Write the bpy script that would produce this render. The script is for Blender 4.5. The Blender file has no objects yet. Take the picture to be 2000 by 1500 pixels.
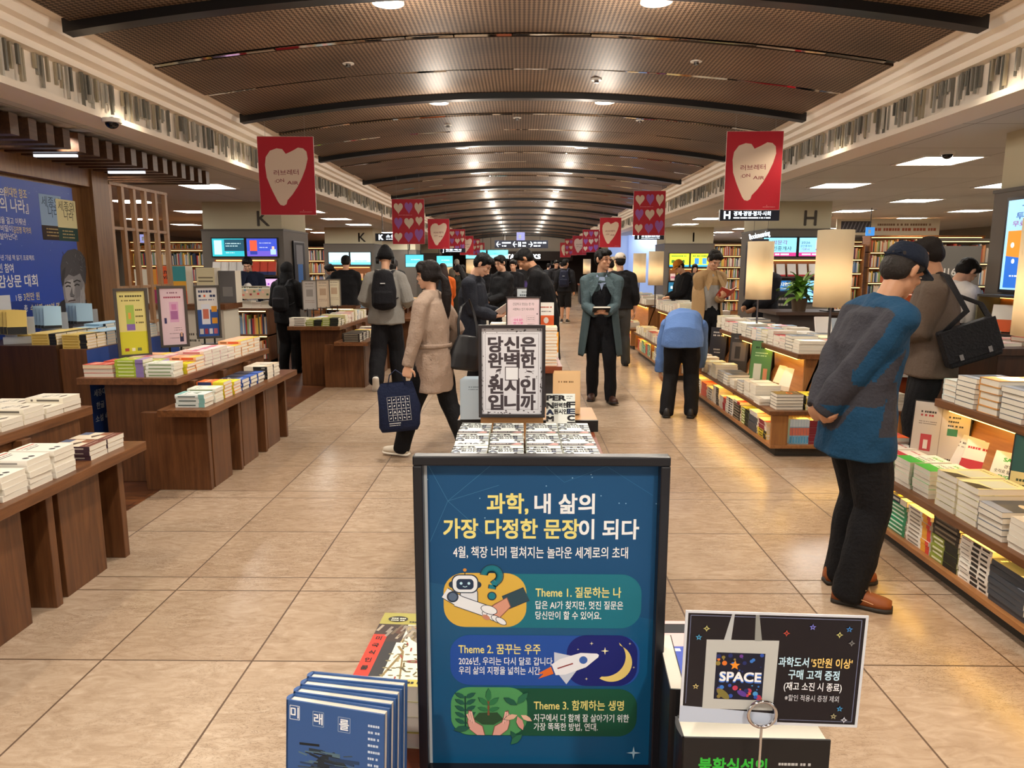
import bpy, bmesh, math, random
from mathutils import Vector, Matrix, Euler, noise
random.seed(7)
R = math.radians
SC = bpy.context.scene
COL = SC.collection
# ---------------------------------------------------------------- camera, world, exposure
CAM_Z, FPX, PITCH, YAW = 1.6, 1400.0, R(9.4), math.atan(18/1400)
cd = bpy.data.cameras.new('camera'); cam = bpy.data.objects.new('camera', cd); COL.objects.link(cam)
cam.location = (0, 0, CAM_Z); cam.rotation_euler = (R(90)-PITCH, 0, YAW)
cd.sensor_width = 36; cd.lens = 36*FPX/2000; cd.clip_end = 200; cd.clip_start = .05
SC.camera = cam
SC.view_settings.view_transform = 'Standard'; SC.view_settings.look = 'None'
SC.view_settings.exposure = 0.12; SC.view_settings.gamma = 1.0; SC.view_settings.use_curve_mapping = False
W = bpy.data.worlds.new('world'); SC.world = W; W.use_nodes = True
W.node_tree.nodes['Background'].inputs[0].default_value = (1, .93, .84, 1)
W.node_tree.nodes['Background'].inputs[1].default_value = 0.5
try:
    SC.cycles.use_denoising = True; SC.cycles.max_bounces = 6; SC.cycles.caustics_reflective = False; SC.cycles.caustics_refractive = False
    SC.cycles.sample_clamp_indirect = 4
except Exception: pass
PANEL_E, DOWN_W, LED_E, LAMP_E, SCREEN_E = 24.0, 165.0, 15.0, 2.2, 1.0

# ---------------------------------------------------------------- materials
def lin(h):
    if not isinstance(h, str): return h
    h = h.lstrip('#'); o = []
    for i in (0, 2, 4):
        c = int(h[i:i+2], 16)/255; o.append(c/12.92 if c < .04045 else ((c+.055)/1.055)**2.4)
    return tuple(o)
MC = {}
def mat(h, rough=.6, emit=0, metal=0, bump=0, spec=.4, trans=0, alpha=1):
    k = (h, rough, emit, metal, bump, spec, trans, alpha)
    if k in MC: return MC[k]
    m = bpy.data.materials.new('paint_%s' % str(h).lstrip('#')); m.use_nodes = True
    nt = m.node_tree; b = nt.nodes['Principled BSDF']; c = (*lin(h), 1)
    b.inputs['Base Color'].default_value = c; b.inputs['Roughness'].default_value = rough
    b.inputs['Metallic'].default_value = metal; b.inputs['Specular IOR Level'].default_value = spec
    if trans: b.inputs['Transmission Weight'].default_value = trans
    if alpha < 1: b.inputs['Alpha'].default_value = alpha
    if emit:
        b.inputs['Emission Color'].default_value = c; b.inputs['Emission Strength'].default_value = emit
    if bump:
        tc = nt.nodes.new('ShaderNodeTexCoord'); n = nt.nodes.new('ShaderNodeTexNoise'); n.inputs['Scale'].default_value = bump
        n.inputs['Detail'].default_value = 4; bp = nt.nodes.new('ShaderNodeBump'); bp.inputs['Strength'].default_value = .35
        bp.inputs['Distance'].default_value = .02
        nt.links.new(tc.outputs['Object'], n.inputs['Vector']); nt.links.new(n.outputs['Fac'], bp.inputs['Height']); nt.links.new(bp.outputs['Normal'], b.inputs['Normal'])
    MC[k] = m; return m
def nodes(name, rough=.5, spec=.4):
    m = bpy.data.materials.new(name); m.use_nodes = True; nt = m.node_tree; b = nt.nodes['Principled BSDF']
    b.inputs['Roughness'].default_value = rough; b.inputs['Specular IOR Level'].default_value = spec
    def N(t, **kw):
        n = nt.nodes.new('ShaderNode'+t)
        for a, v in kw.items():
            if a.startswith('i_'): n.inputs[a[2:].replace('_', ' ')].default_value = v
            else: setattr(n, a, v)
        return n
    return m, nt, b, N, nt.links.new
def ramp(N, stops):
    r = N('ValToRGB'); e = r.color_ramp.elements
    while len(e) < len(stops): e.new(.5)
    for el, (p, c) in zip(e, stops): el.position = p; el.color = (*lin(c), 1)
    return r
def wood(name, dark, light, along=0, rough=.35, scale=1.0):
    m, nt, b, N, L = nodes(name, rough)
    tc = N('TexCoord'); mp = N('Mapping'); s = [16*scale]*3; s[along] = 1.1*scale; mp.inputs['Scale'].default_value = s
    n = N('TexNoise', i_Scale=2.2, i_Detail=7.0, i_Roughness=.62, i_Distortion=.5); r = ramp(N, [(.3, dark), (.7, light)])
    L(tc.outputs['Object'], mp.inputs['Vector']); L(mp.outputs[0], n.inputs['Vector']); L(n.outputs['Fac'], r.inputs[0]); L(r.outputs[0], b.inputs['Base Color'])
    return m
WOODH = wood('walnut_veneer_long', '#55341d', '#7f5230', 1)
WOODX = wood('walnut_veneer_cross', '#55341d', '#7f5230', 0)
WOODV = wood('walnut_veneer_upright', '#4c2d19', '#70482a', 2)
WOODD = wood('dark_walnut', '#2e1b11', '#452a1a', 2)
OAK = wood('oak_veneer', '#8a5a34', '#ae7846', 1)
OAKV = wood('oak_upright', '#7d5230', '#a3703f', 2)
LATT = wood('ash_lattice', '#9a7452', '#c09a74', 2)
CANOPY = wood('canopy_wood', '#3a2619', '#553a26', 1)

def floor_mat():
    m, nt, b, N, L = nodes('marble_tiles', .22, .5)
    tc = N('TexCoord'); sx = N('SeparateXYZ'); L(tc.outputs['Object'], sx.inputs[0])
    def M(op, a, c=None):
        n = N('Math', operation=op)
        for i, v in enumerate((a, c)):
            if v is None: continue
            if isinstance(v, (int, float)): n.inputs[i].default_value = v
            else: L(v, n.inputs[i])
        return n.outputs[0]
    y = M('SUBTRACT', sx.outputs['Y'], 3.49-1.44*4)
    per = M('MODULO', y, 1.44); row = M('FLOOR', M('DIVIDE', y, 1.44))
    w = .004
    def line(v, p): return M('LESS_THAN', M('ABSOLUTE', M('SUBTRACT', v, p)), w)
    ly = M('MAXIMUM', M('MAXIMUM', line(per, .004), line(per, .65)), line(per, 1.29))
    second = M('GREATER_THAN', per, .65)
    xs = M('ADD', M('ADD', sx.outputs['X'], 50.18), M('MULTIPLY', second, .0))
    xp = M('MODULO', xs, .62); lx = line(xp, .1)
    joint = M('MAXIMUM', ly, lx)
    cell = N('CombineXYZ'); L(M('FLOOR', M('DIVIDE', M('SUBTRACT', xs, .1), .62)), cell.inputs[0]); L(row, cell.inputs[1]); L(second, cell.inputs[2])
    wn = N('TexWhiteNoise'); wn.noise_dimensions = '3D'; L(cell.outputs[0], wn.inputs['Vector'])
    off = N('VectorMath', operation='SCALE'); L(wn.outputs['Color'], off.inputs[0]); off.inputs['Scale'].default_value = 9
    vec = N('VectorMath', operation='ADD'); L(tc.outputs['Object'], vec.inputs[0]); L(off.outputs[0], vec.inputs[1])
    mp = N('Mapping'); mp.inputs['Scale'].default_value = (3.0, 8.0, 1); L(vec.outputs[0], mp.inputs[0])
    n1 = N('TexNoise', i_Scale=2.6, i_Detail=8.0, i_Roughness=.62, i_Distortion=1.4); L(mp.outputs[0], n1.inputs['Vector'])
    r1 = ramp(N, [(.3, '#a68f78'), (.5, '#b6a089'), (.72, '#c4b09a')]); L(n1.outputs['Fac'], r1.inputs[0])
    n2 = N('TexNoise', i_Scale=4.4, i_Detail=10.0, i_Roughness=.66, i_Distortion=2.2); L(mp.outputs[0], n2.inputs['Vector'])
    v = M('ABSOLUTE', M('SUBTRACT', n2.outputs['Fac'], .5)); r2 = ramp(N, [(0, '#6a4e38'), (.018, '#ffffff')]); L(v, r2.inputs[0])
    n3 = N('TexNoise', i_Scale=1.7, i_Detail=2.0); L(tc.outputs['Object'], n3.inputs['Vector'])
    r3 = ramp(N, [(.4, '#101010'), (.6, '#e0e0e0')]); L(n3.outputs['Fac'], r3.inputs[0])
    mx = N('MixRGB', blend_type='MULTIPLY'); L(r3.outputs[0], mx.inputs[0]); L(r1.outputs[0], mx.inputs[1]); L(r2.outputs[0], mx.inputs[2])
    tint = N('MixRGB', blend_type='MULTIPLY'); tint.inputs[0].default_value = 1; L(mx.outputs[0], tint.inputs[1])
    rt = ramp(N, [(0, '#e6dfd8'), (1, '#ffffff')]); L(wn.outputs['Value'], rt.inputs[0]); L(rt.outputs[0], tint.inputs[2])
    jm = N('MixRGB'); L(joint, jm.inputs[0]); L(tint.outputs[0], jm.inputs[1]); jm.inputs[2].default_value = (*lin('#5a4432'), 1)
    L(jm.outputs[0], b.inputs['Base Color'])
    L(M('ADD', M('MULTIPLY', n1.outputs['Fac'], .12), M('ADD', .17, M('MULTIPLY', joint, .4))), b.inputs['Roughness'])
    return m
def plank_mat():
    m, nt, b, N, L = nodes('wood_planks', .3, .5)
    tc = N('TexCoord'); br = N('TexBrick', offset=.4); br.inputs['Scale'].default_value = 1
    br.inputs['Brick Width'].default_value = 1.1; br.inputs['Row Height'].default_value = .12; br.inputs['Mortar Size'].default_value = .003
    br.inputs['Color1'].default_value = (*lin('#5f3520'), 1); br.inputs['Color2'].default_value = (*lin('#84512e'), 1); br.inputs['Mortar'].default_value = (*lin('#24130b'), 1)
    mp = N('Mapping'); mp.inputs['Scale'].default_value = (2, 22, 2); n = N('TexNoise', i_Scale=2.0, i_Detail=6.0)
    L(tc.outputs['Object'], br.inputs['Vector']); L(tc.outputs['Object'], mp.inputs[0]); L(mp.outputs[0], n.inputs['Vector'])
    r = ramp(N, [(.3, '#8a8a8a'), (.7, '#ffffff')]); L(n.outputs['Fac'], r.inputs[0])
    mx = N('MixRGB', blend_type='MULTIPLY'); mx.inputs[0].default_value = 1; L(br.outputs['Color'], mx.inputs[1]); L(r.outputs[0], mx.inputs[2]); L(mx.outputs[0], b.inputs['Base Color'])
    return m
def mesh_mat():
    m, nt, b, N, L = nodes('expanded_metal', .55, .3); b.inputs['Metallic'].default_value = .25
    tc = N('TexCoord'); mp = N('Mapping'); mp.inputs['Rotation'].default_value = (0, 0, R(45)); mp.inputs['Scale'].default_value = (42, 42, 1)
    ch = N('TexChecker', i_Scale=1.0); L(tc.outputs['Object'], mp.inputs[0]); L(mp.outputs[0], ch.inputs['Vector'])
    ch.inputs['Color1'].default_value = (*lin('#433226'), 1); ch.inputs['Color2'].default_value = (*lin('#9c8168'), 1)
    n = N('TexNoise', i_Scale=.9, i_Detail=2.0); L(tc.outputs['Object'], n.inputs['Vector']); r = ramp(N, [(.35, '#bdbdbd'), (.65, '#ffffff')]); L(n.outputs['Fac'], r.inputs[0])
    mx = N('MixRGB', blend_type='MULTIPLY'); mx.inputs[0].default_value = 1; L(ch.outputs['Color'], mx.inputs[1]); L(r.outputs[0], mx.inputs[2]); L(mx.outputs[0], b.inputs['Base Color'])
    bp = N('Bump'); bp.inputs['Strength'].default_value = .5; bp.inputs['Distance'].default_value = .01; L(ch.outputs['Fac'], bp.inputs['Height']); L(bp.outputs[0], b.inputs['Normal'])
    return m
def tileceil_mat():
    m, nt, b, N, L = nodes('ceiling_board', .8, .2)
    tc = N('TexCoord'); br = N('TexBrick', offset=0.0); br.inputs['Scale'].default_value = 1
    br.inputs['Brick Width'].default_value = 1.2; br.inputs['Row Height'].default_value = 1.2; br.inputs['Mortar Size'].default_value = .006
    br.inputs['Color1'].default_value = (*lin('#c6c5c1'), 1); br.inputs['Color2'].default_value = (*lin('#cccbc6'), 1); br.inputs['Mortar'].default_value = (*lin('#85827c'), 1)
    L(tc.outputs['Object'], br.inputs['Vector']); L(br.outputs['Color'], b.inputs['Base Color'])
    return m
def page_mat():
    m, nt, b, N, L = nodes('page_edges', .8, .2)
    tc = N('TexCoord'); w = N('TexWave', wave_type='BANDS', bands_direction='Z', i_Scale=420.0, i_Distortion=1.0, i_Detail=2.0)
    r = ramp(N, [(0, '#cfc6b4'), (1, '#efe9dc')]); L(tc.outputs['Object'], w.inputs['Vector']); L(w.outputs['Fac'], r.inputs[0]); L(r.outputs[0], b.inputs['Base Color'])
    return m
PAGE = page_mat(); PAGEF = mat('#e2dac8', .8)
BLACK = mat('#121214', .35); CHARC = mat('#2b2a2b', .5); GREY = mat('#6d675f', .55); BEIGE = mat('#c9c2a6', .7); WHITE = mat('#f2efe8', .5)
STEEL = mat('#8a8a8c', .25, metal=1); CHROME = mat('#d8d8dc', .08, metal=1); COVE = mat('#f2e8da', .6)

# ---------------------------------------------------------------- mesh building
class MB:
    def __init__(s): s.v = []; s.f = []; s.m = []; s.sm = []; s.mats = []; s.lay = 0
    def mi(s, m):
        if m not in s.mats: s.mats.append(m)
        return s.mats.index(m)
    def add(s, vs, fs, m, smooth=False, X=None):
        o = len(s.v); k = s.mi(m)
        s.v += [tuple(X @ Vector(v)) for v in vs] if X is not None else [tuple(v) for v in vs]
        for f in fs: s.f.append(tuple(i+o for i in f)); s.m.append(k); s.sm.append(smooth)
    def box(s, x0, x1, y0, y1, z0, z1, m, X=None):
        v = [(x, y, z) for z in (z0, z1) for y in (y0, y1) for x in (x0, x1)]
        s.add(v, [(0, 2, 3, 1), (4, 5, 7, 6), (0, 1, 5, 4), (2, 6, 7, 3), (0, 4, 6, 2), (1, 3, 7, 5)], m, False, X)
    def cyl(s, c, r, h, m, seg=20, r2=None, axis=2, smooth=True, X=None):
        r2 = r if r2 is None else r2; vs = []
        for rr, z in ((r, 0), (r2, h)):
            for i in range(seg):
                a = 2*math.pi*i/seg; p = [rr*math.cos(a), rr*math.sin(a)]; p.insert(axis, z) if axis < 2 else p.append(z)
                vs.append((c[0]+p[0], c[1]+p[1], c[2]+p[2]))
        fs = [(i, (i+1) % seg, seg+(i+1) % seg, seg+i) for i in range(seg)]
        s.add(vs, fs, m, smooth, X); s.add(vs, [tuple(range(seg))[::-1], tuple(range(seg, 2*seg))], m, False, X)
    def tube(s, pts, rads, m, side=(1, 0, 0), seg=12, cap=True, X=None, caplen=.6):
        pts = [Vector(p) for p in pts]; rads = [(r, r) if isinstance(r, (int, float)) else r for r in rads]
        if cap:
            d0 = (pts[0]-pts[1]).normalized(); d1 = (pts[-1]-pts[-2]).normalized(); n = len(pts)
            pre = []; post = []
            for k in (1, 2, 3):
                q = k/3.0001; sh = math.sqrt(1-q*q) if k < 3 else .12
                r0 = rads[0]; r1 = rads[-1]
                pre.insert(0, (pts[0]+d0*min(r0)*caplen*q, (r0[0]*sh, r0[1]*sh))); post.append((pts[-1]+d1*min(r1)*caplen*q, (r1[0]*sh, r1[1]*sh)))
            allp = pre+list(zip(pts, rads))+post; pts = [p for p, _ in allp]; rads = [r for _, r in allp]
        vs = []; side = Vector(side)
        for i, p in enumerate(pts):
            t = (pts[min(i+1, len(pts)-1)]-pts[max(i-1, 0)]).normalized()
            u = side-t*side.dot(t)
            if u.length < .05: u = Vector((0, 1, 0))-t*t.y
            u.normalize(); w = t.cross(u)
            for k in range(seg):
                a = 2*math.pi*k/seg; vs.append(p+u*(rads[i][0]*math.cos(a))+w*(rads[i][1]*math.sin(a)))
        fs = []
        for i in range(len(pts)-1):
            for k in range(seg):
                a = i*seg+k; b = i*seg+(k+1) % seg; fs.append((a, b, b+seg, a+seg))
        fs.append(tuple(range(seg))[::-1]); fs.append(tuple(range((len(pts)-1)*seg, len(pts)*seg)))
        s.add(vs, fs, m, True, X)
    def ell(s, c, r, m, X=None, seg=16, rings=10):
        vs = [(c[0], c[1], c[2]-r[2])]
        for j in range(1, rings):
            ph = math.pi*j/rings-math.pi/2
            for i in range(seg):
                a = 2*math.pi*i/seg; vs.append((c[0]+r[0]*math.cos(ph)*math.cos(a), c[1]+r[1]*math.cos(ph)*math.sin(a), c[2]+r[2]*math.sin(ph)))
        vs.append((c[0], c[1], c[2]+r[2])); fs = []
        for i in range(seg): fs.append((0, 1+(i+1) % seg, 1+i))
        for j in range(rings-2):
            for i in range(seg):
                a = 1+j*seg+i; b = 1+j*seg+(i+1) % seg; fs.append((a, b, b+seg, a+seg))
        t = len(vs)-1; q = 1+(rings-2)*seg
        for i in range(seg): fs.append((q+i, q+(i+1) % seg, t))
        s.add(vs, fs, m, True, X)
    # flat graphics: drawn in x (right), y (up), on ever higher layers towards -Y (UP=False) or +Z (UP=True)
    UP = False; ox = 0; oy = 0; step = .000012
    def pt(s, x, y, l): return (x+s.ox, y+s.oy, l) if s.UP else (x+s.ox, -l, y+s.oy)
    def poly(s, pts, m, lay=None):
        if lay is None: s.lay += s.step; lay = s.lay
        s.add([s.pt(x, y, lay) for x, y in pts], [tuple(range(len(pts)))], m if not isinstance(m, str) else mat(m))
    def rect(s, x0, y0, x1, y1, m): s.poly([(x0, y0), (x1, y0), (x1, y1), (x0, y1)], m)
    def rrect(s, x0, y0, x1, y1, r, m, n=8):
        p = []
        for cx, cy, a0 in ((x1-r, y1-r, 0), (x0+r, y1-r, 90), (x0+r, y0+r, 180), (x1-r, y0+r, 270)):
            for i in range(n+1): a = R(a0+90*i/n); p.append((cx+r*math.cos(a), cy+r*math.sin(a)))
        s.poly(p, m)
    def disc(s, cx, cy, rx, m, ry=None, a=0, n=24):
        ry = ry or rx; ca, sa = math.cos(R(a)), math.sin(R(a)); p = []
        for i in range(n):
            t = 2*math.pi*i/n; x, y = rx*math.cos(t), ry*math.sin(t); p.append((cx+x*ca-y*sa, cy+x*sa+y*ca))
        s.poly(p, m)
    def line(s, pts, w, m):
        s.lay += s.step
        for (x0, y0), (x1, y1) in zip(pts, pts[1:]):
            d = math.hypot(x1-x0, y1-y0) or 1; nx, ny = -(y1-y0)/d*w/2, (x1-x0)/d*w/2
            s.poly([(x0-nx, y0-ny), (x1-nx, y1-ny), (x1+nx, y1+ny), (x0+nx, y0+ny)], m, s.lay)
    def heart(s, cx, cy, w, h, m, skew=0):
        p = []
        for i in range(40):
            t = 2*math.pi*i/40; x = 16*math.sin(t)**3/17; y = (13*math.cos(t)-5*math.cos(2*t)-2*math.cos(3*t)-math.cos(4*t))/15
            y = (y+.13)*.93; p.append((cx+x*w/2+skew*y*w/2, cy+y*h/2))
        s.poly(p, m)
    def star(s, cx, cy, r, m, n=5, q=.45, a0=90):
        s.poly([(cx+(r if i % 2 == 0 else r*q)*math.cos(R(a0+180*i/n)), cy+(r if i % 2 == 0 else r*q)*math.sin(R(a0+180*i/n))) for i in range(2*n)], m)
    def text(s, t, x, y, h, m, al='C', bold=.0, w=None, rot=0, sx=1):
        vs, fs, x0, x1, y0, y1 = glyphs(t, min(bold, 0))
        k = h; kx = k*sx if w is None else w/max(x1-x0, 1e-6)
        ofx = {'C': -(x0+x1)/2, 'L': -x0, 'R': -x1}[al]; s.lay += s.step; c, sn = math.cos(R(rot)), math.sin(R(rot))
        e = bold*.55; sh = [(0, 0)] if bold <= 0 else [(-e, 0), (e, 0), (0, e), (0, -e)] if bold < .04 else [(-e, -e), (e, e), (-e, e), (e, -e), (-e, 0), (e, 0)]
        for dx, dy in sh:
            out = []
            for a, b in vs:
                px, py = (a+ofx+dx)*kx, (b-.36+dy)*k; out.append(s.pt(x+px*c-py*sn, y+px*sn+py*c, s.lay))
            s.add(out, fs, m if not isinstance(m, str) else mat(m)); s.lay += s.step*.1
    def marks(s, x0, x1, y, h, m, seed=0):
        """a line of print too small to read"""
        rr = random.Random(seed+int(x0*997+y*7919)); x = x0; s.lay += s.step
        while x < x1-h*.5:
            w = h*rr.uniform(.5, .95)
            s.poly([(x, y-h*.4), (x+w, y-h*.4), (x+w, y+h*.4), (x, y+h*.4)], m if not isinstance(m, str) else mat(m), s.lay); x += w+h*rr.choice((.18, .18, .18, .7))
    def build(s, name, parent=None, loc=(0, 0, 0), rot=(0, 0, 0), **tags):
        me = bpy.data.meshes.new(name); me.from_pydata(s.v, [], s.f)
        for m in s.mats: me.materials.append(m)
        me.polygons.foreach_set('material_index', s.m); me.polygons.foreach_set('use_smooth', s.sm); me.update()
        return link(name, me, parent, loc, rot, **tags)
GC = {}
def glyphs(t, bold):
    k = (t, bold)
    if k not in GC:
        c = bpy.data.curves.new('t', 'FONT'); c.body = t; c.offset = bold; c.resolution_u = 3
        o = bpy.data.objects.new('t', c); COL.objects.link(o); dg = bpy.context.evaluated_depsgraph_get()
        me = bpy.data.meshes.new_from_object(o.evaluated_get(dg)); vs = [(v.co.x, v.co.y) for v in me.vertices] or [(0, 0)]
        fs = [tuple(p.vertices) for p in me.polygons]
        bpy.data.objects.remove(o); bpy.data.curves.remove(c); bpy.data.meshes.remove(me)
        xs = [a for a, b in vs]; ys = [b for a, b in vs]; GC[k] = (vs, fs, min(xs), max(xs), min(ys), max(ys))
    return GC[k]
def tag(o, label=None, cat=None, group=None, kind=None):
    if label: o['label'] = label
    if cat: o['category'] = cat
    if group: o['group'] = group
    if kind: o['kind'] = kind
    return o
def link(name, data, parent=None, loc=(0, 0, 0), rot=(0, 0, 0), **tags):
    o = bpy.data.objects.new(name, data); COL.objects.link(o); o.location = loc; o.rotation_euler = rot
    if parent is not None: o.parent = parent
    return tag(o, **tags)
def empty(name, loc=(0, 0, 0), rot=(0, 0, 0), **tags):
    o = link(name, None, None, loc, rot, **tags); o.empty_display_size = .1; return o
def boxobj(name, d, m, parent=None, loc=(0, 0, 0), rot=(0, 0, 0), bev=0, **tags):
    b = MB(); b.box(*d, m); o = b.build(name, parent, loc, rot, **tags)
    if bev:
        q = o.modifiers.new('bevel', 'BEVEL'); q.width = bev; q.segments = 2
    return o
def bevel(o, w=.004, seg=2):
    q = o.modifiers.new('bevel', 'BEVEL'); q.width = w; q.segments = seg; q.limit_method = 'ANGLE'; return o
def copy_tree(o, parent=None):
    c = o.copy(); COL.objects.link(c)
    if parent is not None: c.parent = parent
    for ch in list(o.children): copy_tree(ch, c)
    return c
def ray(px, py):
    x, y = (px-1000)/FPX, -(py-750)/FPX
    d = Vector((x, math.cos(PITCH)+y*math.sin(PITCH), -math.sin(PITCH)+y*math.cos(PITCH)))
    return Matrix.Rotation(YAW, 3, 'Z') @ d
def atZ(px, py, z): d = ray(px, py); k = (z-CAM_Z)/d.z; return Vector((0, 0, CAM_Z))+d*k
def atY(px, py, y): d = ray(px, py); k = y/d.y; return Vector((0, 0, CAM_Z))+d*k
def spot(name, loc, rot, power, size, blend=.5, color=(1, .91, .79), rad=.05, parent=None):
    l = bpy.data.lights.new(name, 'SPOT'); l.energy = power; l.spot_size = size; l.spot_blend = blend; l.color = color; l.shadow_soft_size = rad
    return link(name, l, parent, loc, rot)
ORD = ['first','second','third','fourth','fifth','sixth','seventh','eighth','ninth','tenth','eleventh','twelfth','thirteenth','fourteenth','fifteenth','sixteenth','seventeenth','eighteenth','nineteenth','twentieth']
CARD = ['one','two','three','four','five','six','seven','eight','nine','ten','eleven','twelve','thirteen','fourteen','fifteen','sixteen','seventeen','eighteen','nineteen','twenty']
# ================================================================ the room
HW, ZS, ZC, ZE, ZR = 3.2, 2.71, 3.0, 3.145, 3.37      # corridor half width at the soffit, soffit height, rod top, vault edge, vault crown
VX = 2.9; FARY = 46.0
# floor
b = MB(); b.box(-2.6, 14, -7, FARY, -.05, 0, floor_mat()); b.build('floor', kind='structure')
b = MB(); b.box(-14, -2.6, -7, FARY, -.05, 0.0, plank_mat()); b.build('floor_wood', kind='structure')
# side ceilings
CB = tileceil_mat()
b = MB(); b.box(-14, -HW-.299, -7, FARY, ZS, ZS+.1, CB); b.build('ceiling_left', kind='structure')
b = MB(); b.box(HW+.299, 14, -7, FARY, ZS, ZS+.1, CB); b.build('ceiling_right', kind='structure')
# stepped cove on both sides: a profile swept along the hall
prof = [(HW, ZS), (HW, ZS+.045), (HW+.05, ZS+.045), (HW+.05, ZC-.01), (HW-.03, ZC-.01), (HW-.03, ZC+.035), (HW-.10, ZC+.05), (HW-.115, ZC+.09), (HW-.17, ZC+.10), (HW-.185, ZC+.145),
        (HW-.20, ZC+.16), (VX+.02, ZC+.165), (VX+.02, ZC+.22), (HW+.3, ZC+.26), (HW+.3, ZS)]
for sg, nm in ((-1, 'trim_left'), (1, 'trim_right')):
    b = MB(); n = len(prof); vs = [(sg*x, y, z) for y in (-7, FARY) for x, z in prof]
    b.add(vs, [(i, (i+1) % n, n+(i+1) % n, n+i) for i in range(n)], COVE); b.build(nm, kind='structure')
# hanging crystal rods
def rods(sg):
    rr = random.Random(5+sg); b = MB(); g = [mat('#9a9890', .15, metal=.3, spec=.8), mat('#77766f', .15, metal=.3, spec=.8), mat('#c4c1b8', .1, metal=.3, spec=.9), mat('#a89e88', .2, metal=.2, spec=.8)]
    y = 1.2
    while y < 34:
        near = 4.6 if sg < 0 else 4.9
        n = rr.randint(4, 9); 
        for k in range(n):
            L = rr.uniform(.09, .24)*(1.0 if k != n-1 else 1.12); x = sg*(HW+.02+rr.uniform(-.012, .03)); w = .009
            b.box(x-w, x+w, y-w, y+w, ZC-.012-L, ZC-.012, rr.choice(g)); y += rr.uniform(.026, .04)
        y += rr.uniform(.28, .5) if y < near else rr.uniform(.03, .12) if y < 16 else rr.uniform(.1, .4)
    return b
for sg, side in ((-1, 'left'), (1, 'right')):
    rods(sg).build('crystal_rods', kind='stuff', label='clear glass rods hanging in a fringe along the %s ceiling cove' % side, cat='hanging decoration')
# vault: curved mesh panels, mirror strips in the joints, black ribs
def zv(x): return ZE+(ZR-ZE)*(1-(x/VX)**2)
def arc(b, y0, y1, dz, m, th=.02, n=28, ext=0):
    X = VX+ext; vs = []
    for y in (y0, y1):
        for k in (0, 1):
            for i in range(n+1):
                x = -X+2*X*i/n; vs.append((x, y, zv(x)+dz+k*th))
    N = n+1; fs = []
    for i in range(n):
        fs += [(i, i+1, 2*N+i+1, 2*N+i), (N+i+1, N+i, 3*N+i, 3*N+i+1), (i+1, i, N+i, N+i+1), (2*N+i, 2*N+i+1, 3*N+i+1, 3*N+i)]
    b.add(vs, fs, m, False)
MESHM = mesh_mat(); MIRR = mat('#b9b0a4', .06, metal=1); PW = 2.94/3; Y0 = 4.93-2.94*4
b = MB(); bm = MB()
for i in range(56):
    y = Y0+i*PW
    arc(b, y+.05, y+PW-.025, -.012 if i % 3 == 1 else 0, MESHM)
rr = random.Random(8)
for i in range(56):
    y = Y0+i*PW+.012; x = -VX+.02
    while x < VX-.1:
        L = rr.uniform(.2, .7); x1 = min(x+L, VX-.02); t = R(rr.uniform(-9, 9)); q = .022; c_, s_ = math.cos(t)*q, math.sin(t)*q; r2 = R(rr.uniform(-3, 3))
        bm.add([(a, y+e*c_, zv(a)-.008+e*s_+k*.006+(a-x)*math.tan(r2)*.2) for k in (0, 1) for a in (x, x1) for e in (-1, 1)], [(0, 2, 3, 1), (4, 5, 7, 6), (0, 1, 5, 4), (2, 6, 7, 3), (0, 4, 6, 2), (1, 3, 7, 5)], MIRR); x = x1+.01
b.build('ceiling', kind='structure'); bm.build('ceiling_joints', kind='structure')
br = MB()
for i in range(19): arc(br, Y0+i*2.94-.055, Y0+i*2.94+.055, -.06, BLACK, .15, ext=.05)
br.build('trim_ribs', kind='structure')
b = MB(); b.box(-14, 14, -7, FARY, 3.6, 3.65, BLACK); b.build('ceiling_slab', kind='structure')
# walls that close the hall
b = MB(); b.box(-14, 14, FARY, FARY+.2, 0, 3.6, mat('#3a2c26', .7)); b.build('wall_far', kind='structure')
for sg, nm in ((-1, 'wall_left'), (1, 'wall_right')):
    b = MB(); b.box(*sorted((sg*13.5, sg*13.6)), -7, FARY, 0, 2.75, mat('#7f7869', .7)); b.build(nm, kind='structure')
b = MB(); b.box(-3.2, 3.2, 44.2, 44.3, 2.35, 3.5, mat('#cfc9bf', .7)); b.build('wall_bulkhead', kind='structure')
# ---- ceiling lights
PE = mat('#fff9f0', .5, emit=PANEL_E)
def ceiling_light():
    r = empty('ceiling_light'); f = MB()
    for d in ((-.34, .34, -.34, -.3), (-.34, .34, .3, .34), (-.34, -.3, -.3, .3), (.3, .34, -.3, .3)): f.box(d[0], d[1], d[2], d[3], -.012, .03, WHITE)
    f.build('frame', r); boxobj('diffuser', (-.3, .3, -.3, .3, -.004, .02), PE, r); return r
proto = None
for side, sg in (('left', -1), ('right', 1)):
    for ci, X in enumerate((4.45, 6.8, 9.2)):
        for k in range(15):
            Y = -4+k*2.4
            if X > 9 and Y/X < .95: continue
            if X < 5 and any(a < Y < c for a, c in ((12.3, 15), (21.0, 23.7), (29.7, 32.4))+(((4, 7),) if sg > 0 else ())): continue
            o = ceiling_light() if proto is None else copy_tree(proto)
            if proto is None: proto = o
            o.location = (sg*X, Y, ZS-.003)
            row = ('the aisle', 'the middle', 'the outer side')[ci]
            tag(o, 'square white light panel in the %s ceiling, row by %s, %s along' % (side, row, ORD[k] if k < len(ORD) else 'last'), 'ceiling light', 'square light panels in the side ceilings')
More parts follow.
